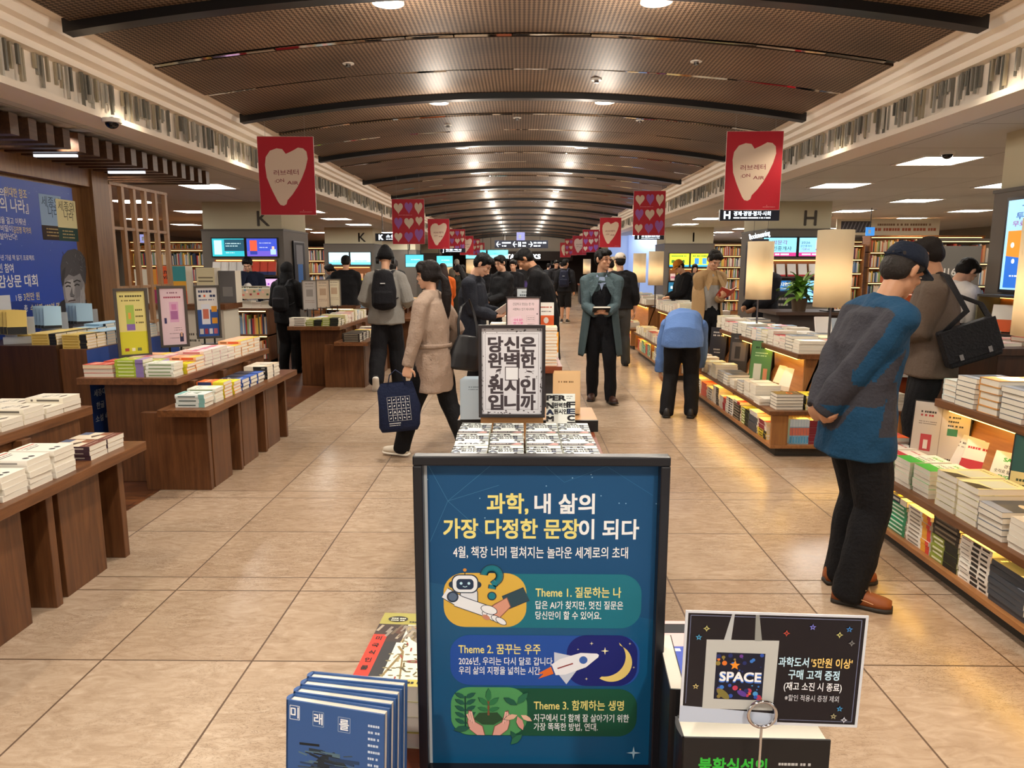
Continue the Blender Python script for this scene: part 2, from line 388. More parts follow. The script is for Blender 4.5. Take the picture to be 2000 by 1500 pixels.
# ---- downlights on the ribs
DL = mat('#fff1dd', .4, emit=26)
def downlight():
    r = empty('downlight'); f = MB()
    for i in range(24):
        a0, a1 = 2*math.pi*i/24, 2*math.pi*(i+1)/24
        q = [(rr*math.cos(a), rr*math.sin(a), z) for rr, z in ((.105, 0), (.105, -.03), (.085, -.03), (.085, 0)) for a in (a0, a1)]
        f.add(q, [(0, 1, 3, 2), (2, 3, 5, 4), (4, 5, 7, 6)], WHITE, True)
    f.build('trim_ring', r); g = MB(); g.cyl((0, 0, -.022), .085, .03, DL, 24); g.build('lens', r)
    return r
proto = None
for i in range(0, 17):
    for side, x in (('left', -.88), ('right', .88)):
        y = Y0+i*2.94
        o = downlight() if proto is None else copy_tree(proto)
        if proto is None: proto = o
        o.location = (x, y+.12, zv(x)-.02)
        tag(o, 'round ceiling downlight, %s one at the %s black rib %s' % (side, ORD[abs(i-3) if i>3 else 3-i], 'ahead of the camera' if i > 2 else 'behind the camera'), 'ceiling light', 'round downlights in the curved ceiling')
        if i <= 17: spot('downlight_beam', (x, y+.12, zv(x)-.06), (0, 0, 0), DOWN_W, R(150), .8, (1, .91, .79), .07)
        if i <= 17:
            l = bpy.data.lights.new('cove_fill_light', 'POINT'); l.energy = DOWN_W*.15; l.color = (1, .9, .77); l.shadow_soft_size = .08; link('cove_fill_light', l, None, (x, y+.12, zv(x)-.34))  # unseen point light added under the downlight to brighten cove and vault
# warm wall-washer track lights above the tables at the left edge of the hall
for k, y in enumerate((2.4, 4.2, 6.0, 8.4, 10.6)):
    spot('track_beam', (-2.97, y, ZC+.1), (0, R(-8), 0), 34, R(118), .6, (1, .84, .62), .03)
for k, y in enumerate((2.6, 5.0, 7.6, 10.4)):
    spot('track_beam', (2.97, y, ZC+.1), (0, R(8), 0), 26, R(118), .6, (1, .84, .62), .03)
# sprinklers and speakers in the vault
for i, (px, py) in enumerate(((680, 124), (1360, 120), (1165, 166), (1010, 240), (875, 250), (1250, 236))):
    y = 5.6+.55*i if i > 1 else 6.0; d = ray(px, py); k = (3.3-CAM_Z)/d.z; p = Vector((0, 0, CAM_Z))+d*k
    s = MB(); s.cyl((0, 0, -.012), .05, .02, WHITE, 18); s.cyl((0, 0, -.035), .022, .025, STEEL, 12)
    s.build('sprinkler', None, (p.x, p.y, zv(p.x)-.004), label='small white sprinkler head in the curved ceiling, %s from the camera' % ORD[i], cat='sprinkler', group='sprinkler heads in the curved ceiling')
def dome(p, lab):
    r = empty('security_camera', p, label=lab, cat='camera'); c = MB(); c.cyl((0, 0, -.03), .07, .03, WHITE, 20); c.build('housing', r)
    e = MB(); e.ell((0, 0, -.03), (.05, .05, .045), mat('#0c0c10', .08)); e.build('lens_dome', r)
p = atZ(218, 232, ZS); dome((p.x, p.y, ZS), 'dark dome camera under the left soffit near the striped cove')
p = atZ(1851, 296, ZS); dome((p.x, p.y, ZS), 'dark dome camera in the right ceiling near the big screen column')
p = atZ(1620, 421, ZS); dome((p.x, p.y, ZS), 'small dome camera in the right ceiling behind the H column')
# ---- pillars
def letter(ch, parent, x, y, z, h):
    g = MB(); g.text(ch, 0, 0, h*1.38, mat('#4a443c', .5), bold=.03); g.build('letter', parent, (x, y, z))
def pillar(x0, x1, y0, y1, zb, ch=None, lx=0):
    b = MB(); cx = min(abs(x0), abs(x1)); 
    b.box(x0, x1, y0, y1, 0, zb, GREY); o = b.build('pillar', kind='structure')
    c = MB(); c.box(x0+.03, x1-.03, y0+.03, y1-.03, zb, ZS, BEIGE); c.build('upper_cladding', o)
    t = MB(); t.box(x0-.01, x1+.01, y0-.01, y1+.01, zb-.03, zb, mat('#57524b', .5)); t.build('band', o)
    if ch: letter(ch, o, lx, y0+.024, zb+.19, .27)
    return o
PL = pillar(-5.72, -4.25, 13, 14.5, 2.24, 'K', -4.6)
pillar(-5.9, -4.4, 21.7, 23.2, 2.24, 'K', -4.75); pillar(-5.9, -4.4, 30.4, 31.9, 2.24, 'J', -4.7); pillar(-5.9, -4.4, 39, 40.4, 2.24)
PH = pillar(4.35, 5.5, 13, 14.5, 2.24, 'H', 5.1); pillar(4.25, 5.72, 21.7, 23.2, 2.24, 'I', 5.1); pillar(4.4, 5.9, 30.4, 31.9, 2.24); pillar(4.4, 5.9, 39, 40.4, 2.24)
PR = pillar(4.1, 5.7, 4.6, 6.45, 2.24)
# ================================================================ books
class D: pass
DES = {}
def design(key, w, d, t, cover, desc, ops=(), spine=(), hard=False, page=PAGE):
    o = D(); o.key, o.w, o.d, o.t, o.cover, o.desc, o.ops, o.spine, o.hard, o.page = key, w, d, t, cover, desc, ops, spine, hard, page; o.me = None; DES[key] = o
def paint(b, D_, zt):
    """cover print: coordinates 0..1 across and up the cover"""
    b.UP = True; w, d = D_.w, D_.d; b.lay = zt; b.step = min(.00003, .0005/(1+len(D_.ops)))
    X = lambda u: (u-.5)*w
    Y = lambda v: (v-.5)*d
    for op in D_.ops:
        k = op[0]
        if k == 'r': b.rect(X(op[1]), Y(op[2]), X(op[3]), Y(op[4]), op[5])
        elif k == 't': b.text(op[1], X(op[2]), Y(op[3]), op[4]*d, op[5], bold=op[6] if len(op) > 6 else .03, w=(op[7]*w if len(op) > 7 else None))
        elif k == 'd': b.disc(X(op[1]), Y(op[2]), op[3]*w, op[5], op[4]*w)
        elif k == 's': b.marks(X(op[1]), X(op[2]), Y(op[3]), op[4]*d, op[5])
        elif k == 'p': b.poly([(X(u), Y(v)) for u, v in op[1]], op[2])
        elif k == 'l': b.line([(X(u), Y(v)) for u, v in op[1]], op[2]*w, op[3])
def bookmesh(D_):
    if D_.me: return D_.me
    w, d, t = D_.w, D_.d, D_.t; c = mat(D_.cover, .38); e = .002 if D_.hard else 0; th = .0024 if D_.hard else .0012
    b = MB(); b.box(-w/2, w/2, -d/2, d/2, 0, th, c); b.box(-w/2, w/2, -d/2, d/2, t-th, t, c)
    n = 5  # rounded spine
    pr = [(-w/2-(.0035 if D_.hard else .001)*math.sin(math.pi*i/n), t*i/n) for i in range(n+1)]
    vs = [(x, y, z) for y in (-d/2, d/2) for x, z in pr+[(-w/2+th, t), (-w/2+th, 0)]]; m = len(pr)+2
    b.add(vs, [(i, (i+1) % m, m+(i+1) % m, m+i) for i in range(m)]+[tuple(range(m))[::-1], tuple(range(m, 2*m))], c)
    paint(b, D_, t)
    for (v0, v1, h0, h1, col) in D_.spine:
        x = -w/2-(.0042 if D_.hard else .0016); y0, y1 = (v0-.5)*d, (v1-.5)*d
        b.add([(x, y0, h0*t), (x, y1, h0*t), (x, y1, h1*t), (x, y0, h1*t)], [(0, 3, 2, 1)], mat(col, .5))
    q = bpy.data.meshes.new('book_cover'); q.from_pydata(b.v, [], b.f)
    for mm in b.mats: q.materials.append(mm)
    q.polygons.foreach_set('material_index', b.m); q.update()
    p = MB(); g = .003 if D_.hard else .0008; p.box(-w/2+th, w/2-g, -d/2+g, d/2-g, th, t-th, D_.page)
    pm = bpy.data.meshes.new('page_block'); pm.from_pydata(p.v, [], p.f); pm.materials.append(D_.page); pm.update()
    D_.me = (q, pm); return D_.me
PLACED = []
def book(key, x, y, z, rot, label, group=None, boost=1.0): PLACED.append((DES[key], (x, y, z), rot, label, group, boost))
def pile(key, x, y, z, n, rz, where, jit=.004, group=None, boost=1.0, jr=1.2, under=1.0):
    D_ = DES[key]; grp = group or ('pile of %ss' % D_.desc.split(' with ')[0])
    rr = random.Random(int((x*31+y*17+z*7)*1000)+n)
    for i in range(n):
        k = n-1-i
        lab = '%s, %s %s' % (D_.desc, 'single copy on' if n == 1 else ('topmost of' if k == 0 else ('bottom of' if i == 0 else '%s from top of' % ORD[k])), where)
        book(key, x+rr.uniform(-jit, jit), y+rr.uniform(-jit, jit), z+i*(D_.t+.0006), (0, 0, R(rz+rr.uniform(-jr, jr))), lab, grp, boost*(1.6 if k == 0 else under))
def emit_books(limit=300):
    def score(p):
        D_, (x, y, z), rot, lab, g, bo = p; return bo/(x*x+y*y+(z-1.6)**2)
    order = sorted(PLACED, key=score, reverse=True); rest = MB()
    for i, (D_, loc, rot, lab, grp, bo) in enumerate(order):
        if i < limit:
            q, pm = bookmesh(D_); o = link('book', q, None, loc, rot, label=lab, cat='book', group=grp); link('page_block', pm, o)
        else:
            X = Matrix.Translation(loc) @ Euler(rot).to_matrix().to_4x4(); w, d, t = D_.w, D_.d, D_.t; c = mat(D_.cover, .38)
            rest.box(-w/2, w/2, -d/2, d/2, t-.0016, t, c, X); rest.box(-w/2, w/2, -d/2, d/2, 0, .0014, c, X); rest.box(-w/2-.001, -w/2+.002, -d/2, d/2, 0, t, c, X)
            rest.box(-w/2+.002, w/2-.001, -d/2+.001, d/2-.001, .0014, t-.0016, PAGEF, X)
            for (v0, v1, h0, h1, col) in D_.spine:
                xx = -w/2-.0035; rest.add([(xx, (v0-.5)*d, h0*t), (xx, (v1-.5)*d, h0*t), (xx, (v1-.5)*d, h1*t), (xx, (v0-.5)*d, h1*t)], [(0, 3, 2, 1)], mat(col, .5), False, X)
            for k, op in enumerate(D_.ops[:5]):
                if op[0] == 'r':
                    u0, v0, u1, v1 = op[1:5]; z = t+.0003*(k+1)
                    rest.add([((u-.5)*w, (v-.5)*d, z) for u, v in ((u0, v0), (u1, v0), (u1, v1), (u0, v1))], [(0, 1, 2, 3)], mat(op[5]), False, X)
    return rest
N_ = '#26282b'
design('sketch', .15, .21, .026, '#ece4d2', 'cream sketch book', [('t', '세종', .35, .62, .16, N_, .02), ('t', '의', .62, .58, .1, N_), ('t', '나라', .6, .42, .14, N_, .02), ('s', .12, .5, .9, .018, '#8c8272'), ('p', [(.2, .2), (.5, .28), (.75, .2), (.5, .14)], '#6b6156')], [(.1, .7, .3, .7, '#5d574e'), (.8, .86, .3, .7, '#5d574e')])
design('brown', .15, .21, .024, '#e6d9c3', 'brown banded book', [('r', 0, 0, 1, .26, '#6d3a2c'), ('r', .55, .27, 1, .5, '#8d5a3e'), ('p', [(.2, .5), (.45, .62), (.7, .5), (.55, .42)], '#57463a'), ('r', .6, .75, 1, 1, '#5a6784'), ('s', .1, .8, .14, .03, '#ded2c0')], [(0, .62, 0, 1, '#3b2430'), (.62, 1, 0, 1, '#b06a28'), (.15, .5, .35, .65, '#cfc4b8')])
design('dots', .15, .21, .026, '#f0ebe0', 'white dotted book', [('d', .3, .17, .09, .09, N_), ('d', .55, .17, .09, .09, N_), ('s', .1, .8, .75, .05, N_), ('s', .1, .7, .65, .05, N_), ('r', .1, .85, .9, .9, '#c4584c')], [(.2, .8, .35, .65, '#8a8580')])
design('green', .145, .205, .025, '#a9c13a', 'lime green book', [('r', 0, 0, 1, .3, '#a58fc0'), ('d', .55, .6, .22, .22, '#d9e3a0'), ('s', .12, .85, .86, .05, '#3d5320'), ('r', .4, .5, .6, .7, '#c7503e')], [(0, .28, 0, 1, '#8d78b0'), (.35, .9, .3, .7, '#d5e09c')])
design('whitegreen', .145, .205, .025, '#eef0e2', 'white green-titled book', [('s', .1, .8, .75, .06, '#89a070'), ('s', .1, .6, .62, .04, '#7a7a72'), ('d', .6, .3, .25, .2, '#d5e5b5')], [(.1, .9, .3, .7, '#8fa27a')])
design('redtop', .15, .215, .03, '#c9503c', 'red topped book', [('s', .1, .8, .7, .08, '#f4d9c8'), ('r', .1, .15, .9, .4, '#e7a089')], [], page=mat('#e8d3ae', .8))
design('pink', .145, .205, .026, '#f0d3cf', 'pale pink book', [('r', .08, .3, .92, .6, '#c96a86'), ('d', .4, .7, .2, .15, '#e88f6a'), ('s', .1, .8, .85, .05, '#b03c55'), ('s', .2, .7, .15, .04, '#7a5a70')], [(.15, .8, .25, .75, '#c2707a')])
design('orange', .145, .205, .026, '#f2b98c', 'peach red-lettered book', [('s', .08, .92, .8, .07, '#d5481f'), ('s', .08, .85, .68, .07, '#d5481f'), ('r', 0, 0, 1, .28, '#f4d14e'), ('s', .12, .8, .14, .05, '#7a4a20')], [(.1, .55, .2, .8, '#d65a2a'), (.62, .9, .3, .7, '#7a4a20')])
design('blue', .14, .205, .028, '#1f2a44', 'navy cobalt book', [('r', 0, 0, 1, .36, '#2a56b0'), ('l', [(.1, .5), (.5, .7)], .06, '#dfe5ee'), ('l', [(.4, .55), (.9, .8)], .05, '#dfe5ee'), ('l', [(.2, .85), (.5, .9)], .04, '#dfe5ee'), ('s', .1, .85, .2, .05, '#e6ecf6')], [(0, .4, 0, 1, '#2a56b0'), (.05, .3, .3, .7, '#dfe6f4')])
design('yelloworange', .14, .205, .024, '#e5702c', 'orange yellow-banded book', [('r', 0, 0, 1, .4, '#e7d923'), ('s', .1, .9, .7, .07, '#fff1dc'), ('s', .1, .85, .22, .05, '#5a3a10')], [(0, .4, 0, 1, '#e0d52a'), (.45, .95, 0, 1, '#26335e')])
design('teal', .145, .205, .03, '#dfe5e0', 'teal edged hardback', [('r', 0, .82, 1, 1, '#7fb3ae'), ('p', [(.2, .3), (.5, .55), (.8, .3)], '#8a9a8c'), ('s', .15, .8, .7, .05, '#51605e')], [(.0, .2, 0, 1, '#7fb3ae'), (.3, .9, .35, .65, '#5a6866')], hard=True)
design('script', .145, .205, .027, '#efe4d3', 'cream brush-lettered book', [('s', .06, .94, .82, .09, '#4a3a2a'), ('s', .06, .94, .66, .09, '#4a3a2a'), ('s', .06, .8, .5, .07, '#a33c24'), ('r', 0, 0, 1, .2, '#d8c5a8')], [(0, .6, 0, 1, '#1e1c1c'), (.1, .25, .3, .7, '#e8e2d8')])
design('yellowset', .128, .19, .021, '#dcc06a', 'yellow black-banded hardback', [('r', 0, 0, 1, .3, '#17181a'), ('l', [(.25, .4), (.4, .6), (.55, .8), (.75, .66)], .045, '#6b5a24'), ('l', [(.4, .6), (.7, .5), (.6, .4)], .035, '#6b5a24'), ('s', .2, .6, .9, .06, '#6b5a24')], [(0, .28, 0, 1, '#17181a'), (.35, .95, .3, .7, '#b7953c')], hard=True)
design('blueset', .128, .19, .021, '#a9cbe0', 'pale blue hardback', [('r', 0, 0, 1, .12, '#17181a'), ('l', [(.6, .15), (.58, .5), (.3, .8)], .04, '#6d879a'), ('l', [(.58, .5), (.8, .85)], .03, '#6d879a'), ('l', [(.5, .6), (.7, .9)], .025, '#6d879a'), ('s', .1, .5, .9, .05, '#58707f')], [(0, .12, 0, 1, '#17181a'), (.3, .9, .3, .7, '#7193a8')], hard=True)
PRM = [('t', 'PER', .34, .9, .17, '#15161c', .09, .64), ('s', .7, .92, .94, .02, '#3a3d45'), ('s', .7, .88, .89, .02, '#3a3d45'), ('t', 'F', .86, .74, .19, '#15161c', .1, .23), ('t', 'E', .86, .58, .17, '#1d2b4a', .1, .23), ('t', 'C', .86, .42, .17, '#15161c', .1, .23), ('t', 'T', .86, .27, .15, '#15161c', .1, .23),
       ('t', 'N', .13, .72, .19, '#15161c', .1, .23), ('t', 'A', .13, .56, .17, '#1d2b4a', .1, .23), ('t', 'M', .13, .4, .17, '#15161c', .1, .23), ('t', '완벽한', .5, .72, .13, '#15161c', .07, .46), ('t', '원시인', .5, .57, .13, '#15161c', .07, .46)]
design('perfect', .145, .21, .024, '#e9efea', 'white capital-lettered book', PRM+[('r', 0, 0, 1, .17, '#4a4345'), ('s', .05, .55, .1, .04, '#d8d0cc'), ('p', [(.6, .02), (.8, .16), (.95, .1), (.9, .0)], '#c08b86')])
design('perfectplain', .145, .21, .024, '#e9efea', 'unbanded capital-lettered book', PRM+[('t', 'AMAZ', .5, .12, .14, '#15161c', .05, .85)])
design('orangeheap', .17, .23, .027, '#efa43c', 'orange landscape book', [('d', .5, .55, .36, .16, '#b8b4bc'), ('d', .75, .5, .1, .08, '#a0485a'), ('s', .1, .8, .9, .04, '#7a4a18'), ('r', 0, 0, 1, .2, '#e9e2d8')])
design('greyblue', .14, .21, .028, '#aebdc9', 'grey blue hardback', [('s', .3, .7, .8, .03, '#5e6c78'), ('s', .3, .8, .74, .025, '#5e6c78')], hard=True)
design('kraft', .145, .215, .026, '#d8b383', 'tan covered book', [('s', .2, .8, .8, .05, '#7a5a34')])
# island books
design('office', .152, .225, .027, '#e8e2d6', 'ivory paperback', [('s', .1, .85, .8, .06, '#45403a'), ('s', .1, .7, .7, .04, '#8a847a'), ('r', 0, 0, 1, .2, '#c9c0b0')], [(.1, .7, .3, .7, '#7a746a')])
design('redband', .152, .225, .026, '#e9e4da', 'red banded paperback', [('r', 0, 0, 1, .5, '#b8323a'), ('s', .1, .85, .8, .07, '#b8323a'), ('s', .1, .8, .25, .05, '#f0dcd8')], [(0, .4, 0, 1, '#b8323a')])
design('greenband', .152, .225, .024, '#eef0e6', 'green banded paperback', [('r', 0, 0, 1, .36, '#3fae3c'), ('t', 'SALES', .62, .82, .12, '#3fae3c', .06, .6), ('t', '경영은', .6, .66, .09, '#22331f', .03, .42), ('t', '숫자로 말한다', .5, .54, .09, '#22331f', .03, .75), ('t', 'ENGINE', .6, .42, .1, '#3fae3c', .06, .6)], [(0, .25, 0, 1, '#3fae3c'), (.35, .9, .3, .7, '#55604f')])
design('orangetop', .152, .225, .028, '#e2622a', 'orange topped paperback', [('r', 0, .55, .5, 1, '#c3473a'), ('s', .1, .8, .3, .08, '#f7d9c0')])
design('coat', .165, .235, .027, '#3f454e', 'slate blue paperback', [('d', .6, .6, .22, .12, '#c8b89c'), ('s', .1, .85, .85, .06, '#d5d2c8'), ('r', 0, 0, 1, .2, '#8d94a0')])
design('tanhard', .155, .225, .036, '#d59a54', 'caramel hardback', [('r', .1, .3, .9, .8, '#c9d4e6'), ('s', .15, .8, .85, .05, '#5a3d1c')], hard=True)
design('money', .16, .235, .03, '#d9cf9c', 'thick straw paperback', [('r', .2, .3, .9, .8, '#b9bfae'), ('p', [(.2, 0), (.9, 0), (1, .3), (.5, .22)], '#26251f'), ('s', .1, .8, .88, .05, '#77704f')])
design('spacebook', .15, .225, .034, '#28304a', 'midnight blue book', [('r', 0, 0, 1, .3, '#e9e3d2'), ('d', .3, .15, .07, .07, '#1b2030'), ('d', .55, .15, .07, .07, '#1b2030'), ('r', .1, .45, .4, .6, '#e2b43a'), ('r', .5, .5, .9, .7, '#cf9a3a'), ('s', .1, .85, .85, .06, '#c9a75a')], [(0, .3, 0, 1, '#e9e3d2'), (.35, .9, .3, .7, '#c9c4b4')])
design('emerald', .15, .225, .024, '#1f8a5c', 'emerald green paperback', [('r', .3, .2, 1, .6, '#38b87c'), ('s', .1, .8, .8, .06, '#d6efe0')], [(.1, .8, .3, .7, '#d6efe0')])
design('greek', .15, .225, .024, '#cfc6b6', 'beige grey-ended book', [('s', .1, .8, .8, .06, '#4b443c'), ('r', 0, 0, 1, .2, '#e8d79e')], [(0, .45, 0, 1, '#4b443c'), (.08, .36, .35, .65, '#d6cfc2')])
design('yellowdot', .15, .225, .022, '#f1ece2', 'white orange-cornered book', [('r', .6, 0, 1, .22, '#e8a53a'), ('d', .7, .35, .12, .12, '#eec35c'), ('s', .1, .8, .8, .04, '#8a8478')], [(0, .15, 0, 1, '#d84a3a'), (.15, .35, 0, 1, '#e8a53a'), (.45, .9, .3, .7, '#8a8478')])
design('blackfire', .152, .225, .026, '#2b241f', 'black fiery-circle book', [('d', .6, .55, .26, .17, '#d9641c'), ('d', .6, .55, .16, .1, '#3a1a0c'), ('s', .1, .85, .85, .05, '#b5a890')], [(.1, .9, .3, .7, '#8f8572')])
design('olive', .15, .225, .026, '#8e9a3c', 'olive black-ended book', [('r', 0, 0, 1, .5, '#22251c'), ('s', .1, .8, .8, .06, '#e6e8c8')], [(0, .5, 0, 1, '#1c1f18'), (.55, .92, .3, .7, '#e6e8c8')])
design('lessons', .15, .225, .0235, '#efeae0', 'white bold-titled book', [('s', .1, .7, .82, .06, '#33302c'), ('d', .45, .4, .18, .14, '#b9b2a6'), ('d', .7, .15, .05, .05, '#44403a')], [(.08, .3, .3, .75, '#33302c'), (.36, .6, .2, .85, '#2a2724'), (.68, .95, .4, .6, '#8a847a')])
design('cyan', .12, .215, .022, '#8fc3e2', 'sky blue binder', [('r', .1, .35, .9, .7, '#e68a78')], [(.35, .66, 0, 1, '#e0806c'), (.7, 1, 0, 1, '#d5e8f4'), (.05, .3, .2, .8, '#4f9ecb')])
design('maroon', .15, .225, .02, '#e8dccb', 'maroon spined book', [('r', 0, 0, 1, .3, '#8b2f3a'), ('s', .1, .8, .7, .07, '#8b2f3a')], [(.2, .85, 0, 1, '#8b2f3a')])
design('lemon', .15, .225, .024, '#e8cf3e', 'lemon yellow book', [('s', .1, .8, .8, .07, '#2c2a18'), ('d', .5, .4, .24, .2, '#2c2a18')], [(0, .3, 0, 1, '#26251c'), (.4, .8, .3, .7, '#55501e')])
design('pinkwhite', .152, .225, .022, '#efd9d3', 'blush paperback', [('r', 0, 0, 1, .5, '#d98f8a'), ('s', .1, .8, .8, .06, '#8a3f44')])
design('skyband', .152, .225, .026, '#9ec4e4', 'sky blue paperback', [('r', 0, .3, 1, .6, '#e6a0b4'), ('s', .1, .8, .8, .06, '#38506a')])
design('treecover', .15, .225, .022, '#f0e6c4', 'fir tree book', [('p', [(.35, .3), (.5, .55), (.65, .3)], '#3c7a44'), ('s', .3, .7, .82, .05, '#55503c'), ('r', 0, 0, 1, .22, '#8a6a44')])
design('whitered', .15, .225, .022, '#f4f0ea', 'white red-footed book', [('r', 0, 0, 1, .14, '#c8323a'), ('s', .12, .7, .82, .04, '#55504a'), ('d', .78, .22, .08, .08, '#c8323a')])
design('orangeguide', .15, .225, .03, '#f0efe8', 'orange guide book', [('r', 0, 0, 1, .45, '#e2622a'), ('d', .5, .24, .16, .2, '#f6efe6'), ('s', .15, .85, .8, .07, '#b04a2a'), ('s', .2, .8, .62, .05, '#38302a')], [(0, .45, 0, 1, '#e2622a')])
# ================================================================ left display tables
def display_table(loc_y0, loc_y1, ux0, ux1, lx0, lx1, label, y1low=None, zu=.80, zl=.62):
    t = empty('display_table', ((ux0+lx1)/2, (loc_y0+loc_y1)/2, 0), label=label, cat='table')
    ox, oy = t.location.x, t.location.y
    def part(name, d, m, bev=.003): return boxobj(name, (d[0]-ox, d[1]-ox, d[2]-oy, d[3]-oy, d[4], d[5]), m, t, bev=bev)
    y0l = loc_y0-.26; y1l = loc_y1-.14 if y1low is None else y1low
    part('upper_top', (ux0, ux1, loc_y0, loc_y1, zu-.05, zu), WOODH); part('lower_top', (lx0, lx1, y0l, y1l, zl-.05, zl), WOODH)
    part('pedestal', (ux0+.14, ux1-.02, loc_y0+.1, loc_y1-.1, 0, zu-.05), WOODV)
    part('front_panel', (ux0+.5, lx1-.09, y0l+.16, y0l+.21, 0, zl-.05), WOODV)
    y = y0l+.24; k = 0; L = y1l-y0l-.3; n = max(2, int(L/.48))
    for i in range(n):
        q = y0l+.2+L*i/n; s = L/n
        part('leg', (lx1-.13, lx1-.09, q+.03, q+s*.62, 0, zl-.05), WOODV); part('leg', (lx0+.02, lx1-.07, q+s*.86, q+s*.94, 0, zl-.05), WOODV)
    for i in range(n): part('riser', (ux1-.02, ux1+.03, loc_y0+.2+i*(loc_y1-loc_y0-.3)/n, loc_y0+.27+i*(loc_y1-loc_y0-.3)/n, zl, zu-.05), WOODV)
    return t
display_table(2.1, 4.04, -3.35, -2.48, -2.52, -2.12, 'brown wooden two tier book table nearest the camera on the left', 3.92)
display_table(5.05, 6.95, -3.2, -2.47, -2.5, -2.14, 'brown wooden two tier book table in front of the three standing signs', 6.75)
display_table(9.45, 11.6, -3.1, -2.4, -2.42, -1.98, 'brown wooden two tier book table beside the grey hoodie person', 11.3)
display_table(13.6, 16.2, -3.1, -2.4, -2.42, -1.98, 'brown wooden book table far along the left side', 15.9)
# piles: near table
T = 'the near left table'
for r, y in enumerate((3.92, 3.76, 3.6, 3.44, 3.2, 3.03, 2.86)):
    pile('sketch', -2.62, y, .80, (3, 2, 3, 2, 3, 2, 2)[r], 90, 'upper right pile %s, near left table' % CARD[r])
for r, y in enumerate((3.9, 3.74, 3.58, 3.4, 3.2)):
    pile('sketch', -2.85, y, .80, 2, 90, 'upper left pile %s, near left table' % CARD[r], under=.1)
for r, y in enumerate((3.74, 3.58)): pile('brown', -2.29, y, .62, 3, 90, 'lower pile %s, near left table' % CARD[r])
for r, y in enumerate((3.27, 3.1, 2.93, 2.76)): pile('dots', -2.27, y, .62, (5, 5, 4, 4)[r], 90, 'lower dotted pile %s, near left table' % CARD[r])
# second table
T2 = 'second left table'
for c, key in ((0, 'redtop'), (1, 'green'), (2, 'whitegreen')):
    pile(key, -3.06+c*.223, 5.17, .80, (3, 5, 4)[c], -90 if c == 0 else 90, 'upper front row, %s' % T2, boost=1.5)
for r, (a, c) in enumerate((('redtop', 'green'), ('orange', 'pink'), ('pink', 'pink'), ('orange', 'pink'))):
    pile(a, -3.02, 5.36+r*.17, .80, 3, 90, 'upper left row %s, %s' % (CARD[r+1], T2), under=.1)
for r, (key, n) in enumerate((('yelloworange', 3), ('orange', 4), ('pink', 5), ('pink', 5), ('pink', 5), ('pink', 4), ('orange', 4), ('orange', 5), ('orange', 5), ('orange', 5))):
    pile(key, -2.595, 5.335+r*.152, .80, n, 90, 'upper aisle row %s, %s' % (CARD[r+1], T2))
for r, key in enumerate(('green', 'green', 'pink', 'pink', 'orange', 'orange', 'orange', 'orange')):
    pile(key, -2.815, 5.335+r*.16, .80, 3, 90, 'upper middle row %s, %s' % (CARD[r+1], T2), under=.1)
for r, (key, n) in enumerate((('teal', 3), ('whitegreen', 4), ('yelloworange', 5), ('yelloworange', 4), ('blue', 3), ('blue', 3), ('blue', 3), ('script', 4), ('script', 4))):
    pile(key, -2.31, 4.96+r*.172+(.05 if r > 6 else 0), .62, n, 90, 'lower tier row %s, %s' % (CARD[r], T2))
# third table
T3 = 'table beside grey hoodie'
for r in range(3): pile(('office', 'olive', 'olive')[r], -2.98+r*.215, 9.6, .80, (4, 3, 4)[r], 90, 'front row of %s, place %s' % (T3, CARD[r]))
for r in range(8): pile(('olive', 'money', 'pinkwhite', 'pinkwhite', 'money', 'skyband', 'office', 'money')[r], -2.55, 9.78+r*.2, .80, (3, 4, 5, 6, 5, 5, 4, 4)[r], 90, 'aisle side of %s, row %s' % (T3, CARD[r]))
for r in range(6): pile(('money', 'office', 'skyband', 'money', 'pinkwhite', 'office')[r], -2.8, 9.8+r*.24, .80, 3, 90, 'middle of %s, row %s' % (T3, CARD[r]))
for r in range(6): pile(('blackfire', 'blackfire', 'blackfire', 'lemon', 'pinkwhite', 'office')[r], -2.2, 9.3+r*.2, .62, 4, 90, 'lower tier of %s, row %s' % (T3, CARD[r]))
for r in range(8):
    for c in range(3): pile(random.choice(('office', 'money', 'skyband', 'pinkwhite', 'orange', 'redband')), -2.95+c*.3, 13.8+r*.28, .80, 4, 90, 'the far left table, row %s place %s' % (CARD[r], CARD[c]), boost=.3)
# pedestal before the blue wall panel
pd = empty('book_pedestal', (-3.8, 6.1, 0), label='dark wooden book pedestal with blue side, before the blue wall panel', cat='pedestal')
boxobj('block', (-.46, .28, -.75, .75, 0, 1.0), WOODD, pd, bev=.003); boxobj('step_block', (.28, .5, -.72, .75, 0, .97), WOODV, pd, bev=.003)
g = MB(); g.rect(-.735, .04, .74, .965, '#1d3f86')
for i, s in enumerate(('세종대왕의', '한글 창제', '소설 속에서')): g.text(s, -.56, .62-.1*i, .06, '#dfe6f2', bold=.02)
g.build('side_graphic', pd, (.502, 0, 0), (0, 0, R(90)))
for r in range(8): pile('yellowset' if r < 2 else 'blueset', -3.415, 5.48+r*.135, .97, 5, 90, 'front row column %s on the pedestal' % CARD[r], jit=.002, boost=1.5)
for r in range(8): pile('yellowset' if r < 4 else 'blueset', -3.635, 5.46+r*.135, 1.0, 4 if r < 5 else 5, 90, 'second row column %s on the pedestal' % CARD[r], jit=.002)
for r in range(4): pile('yellowset', -3.84, 5.6+r*.135, 1.0, 3, 90, 'back row column %s on the pedestal' % CARD[r], jit=.002)
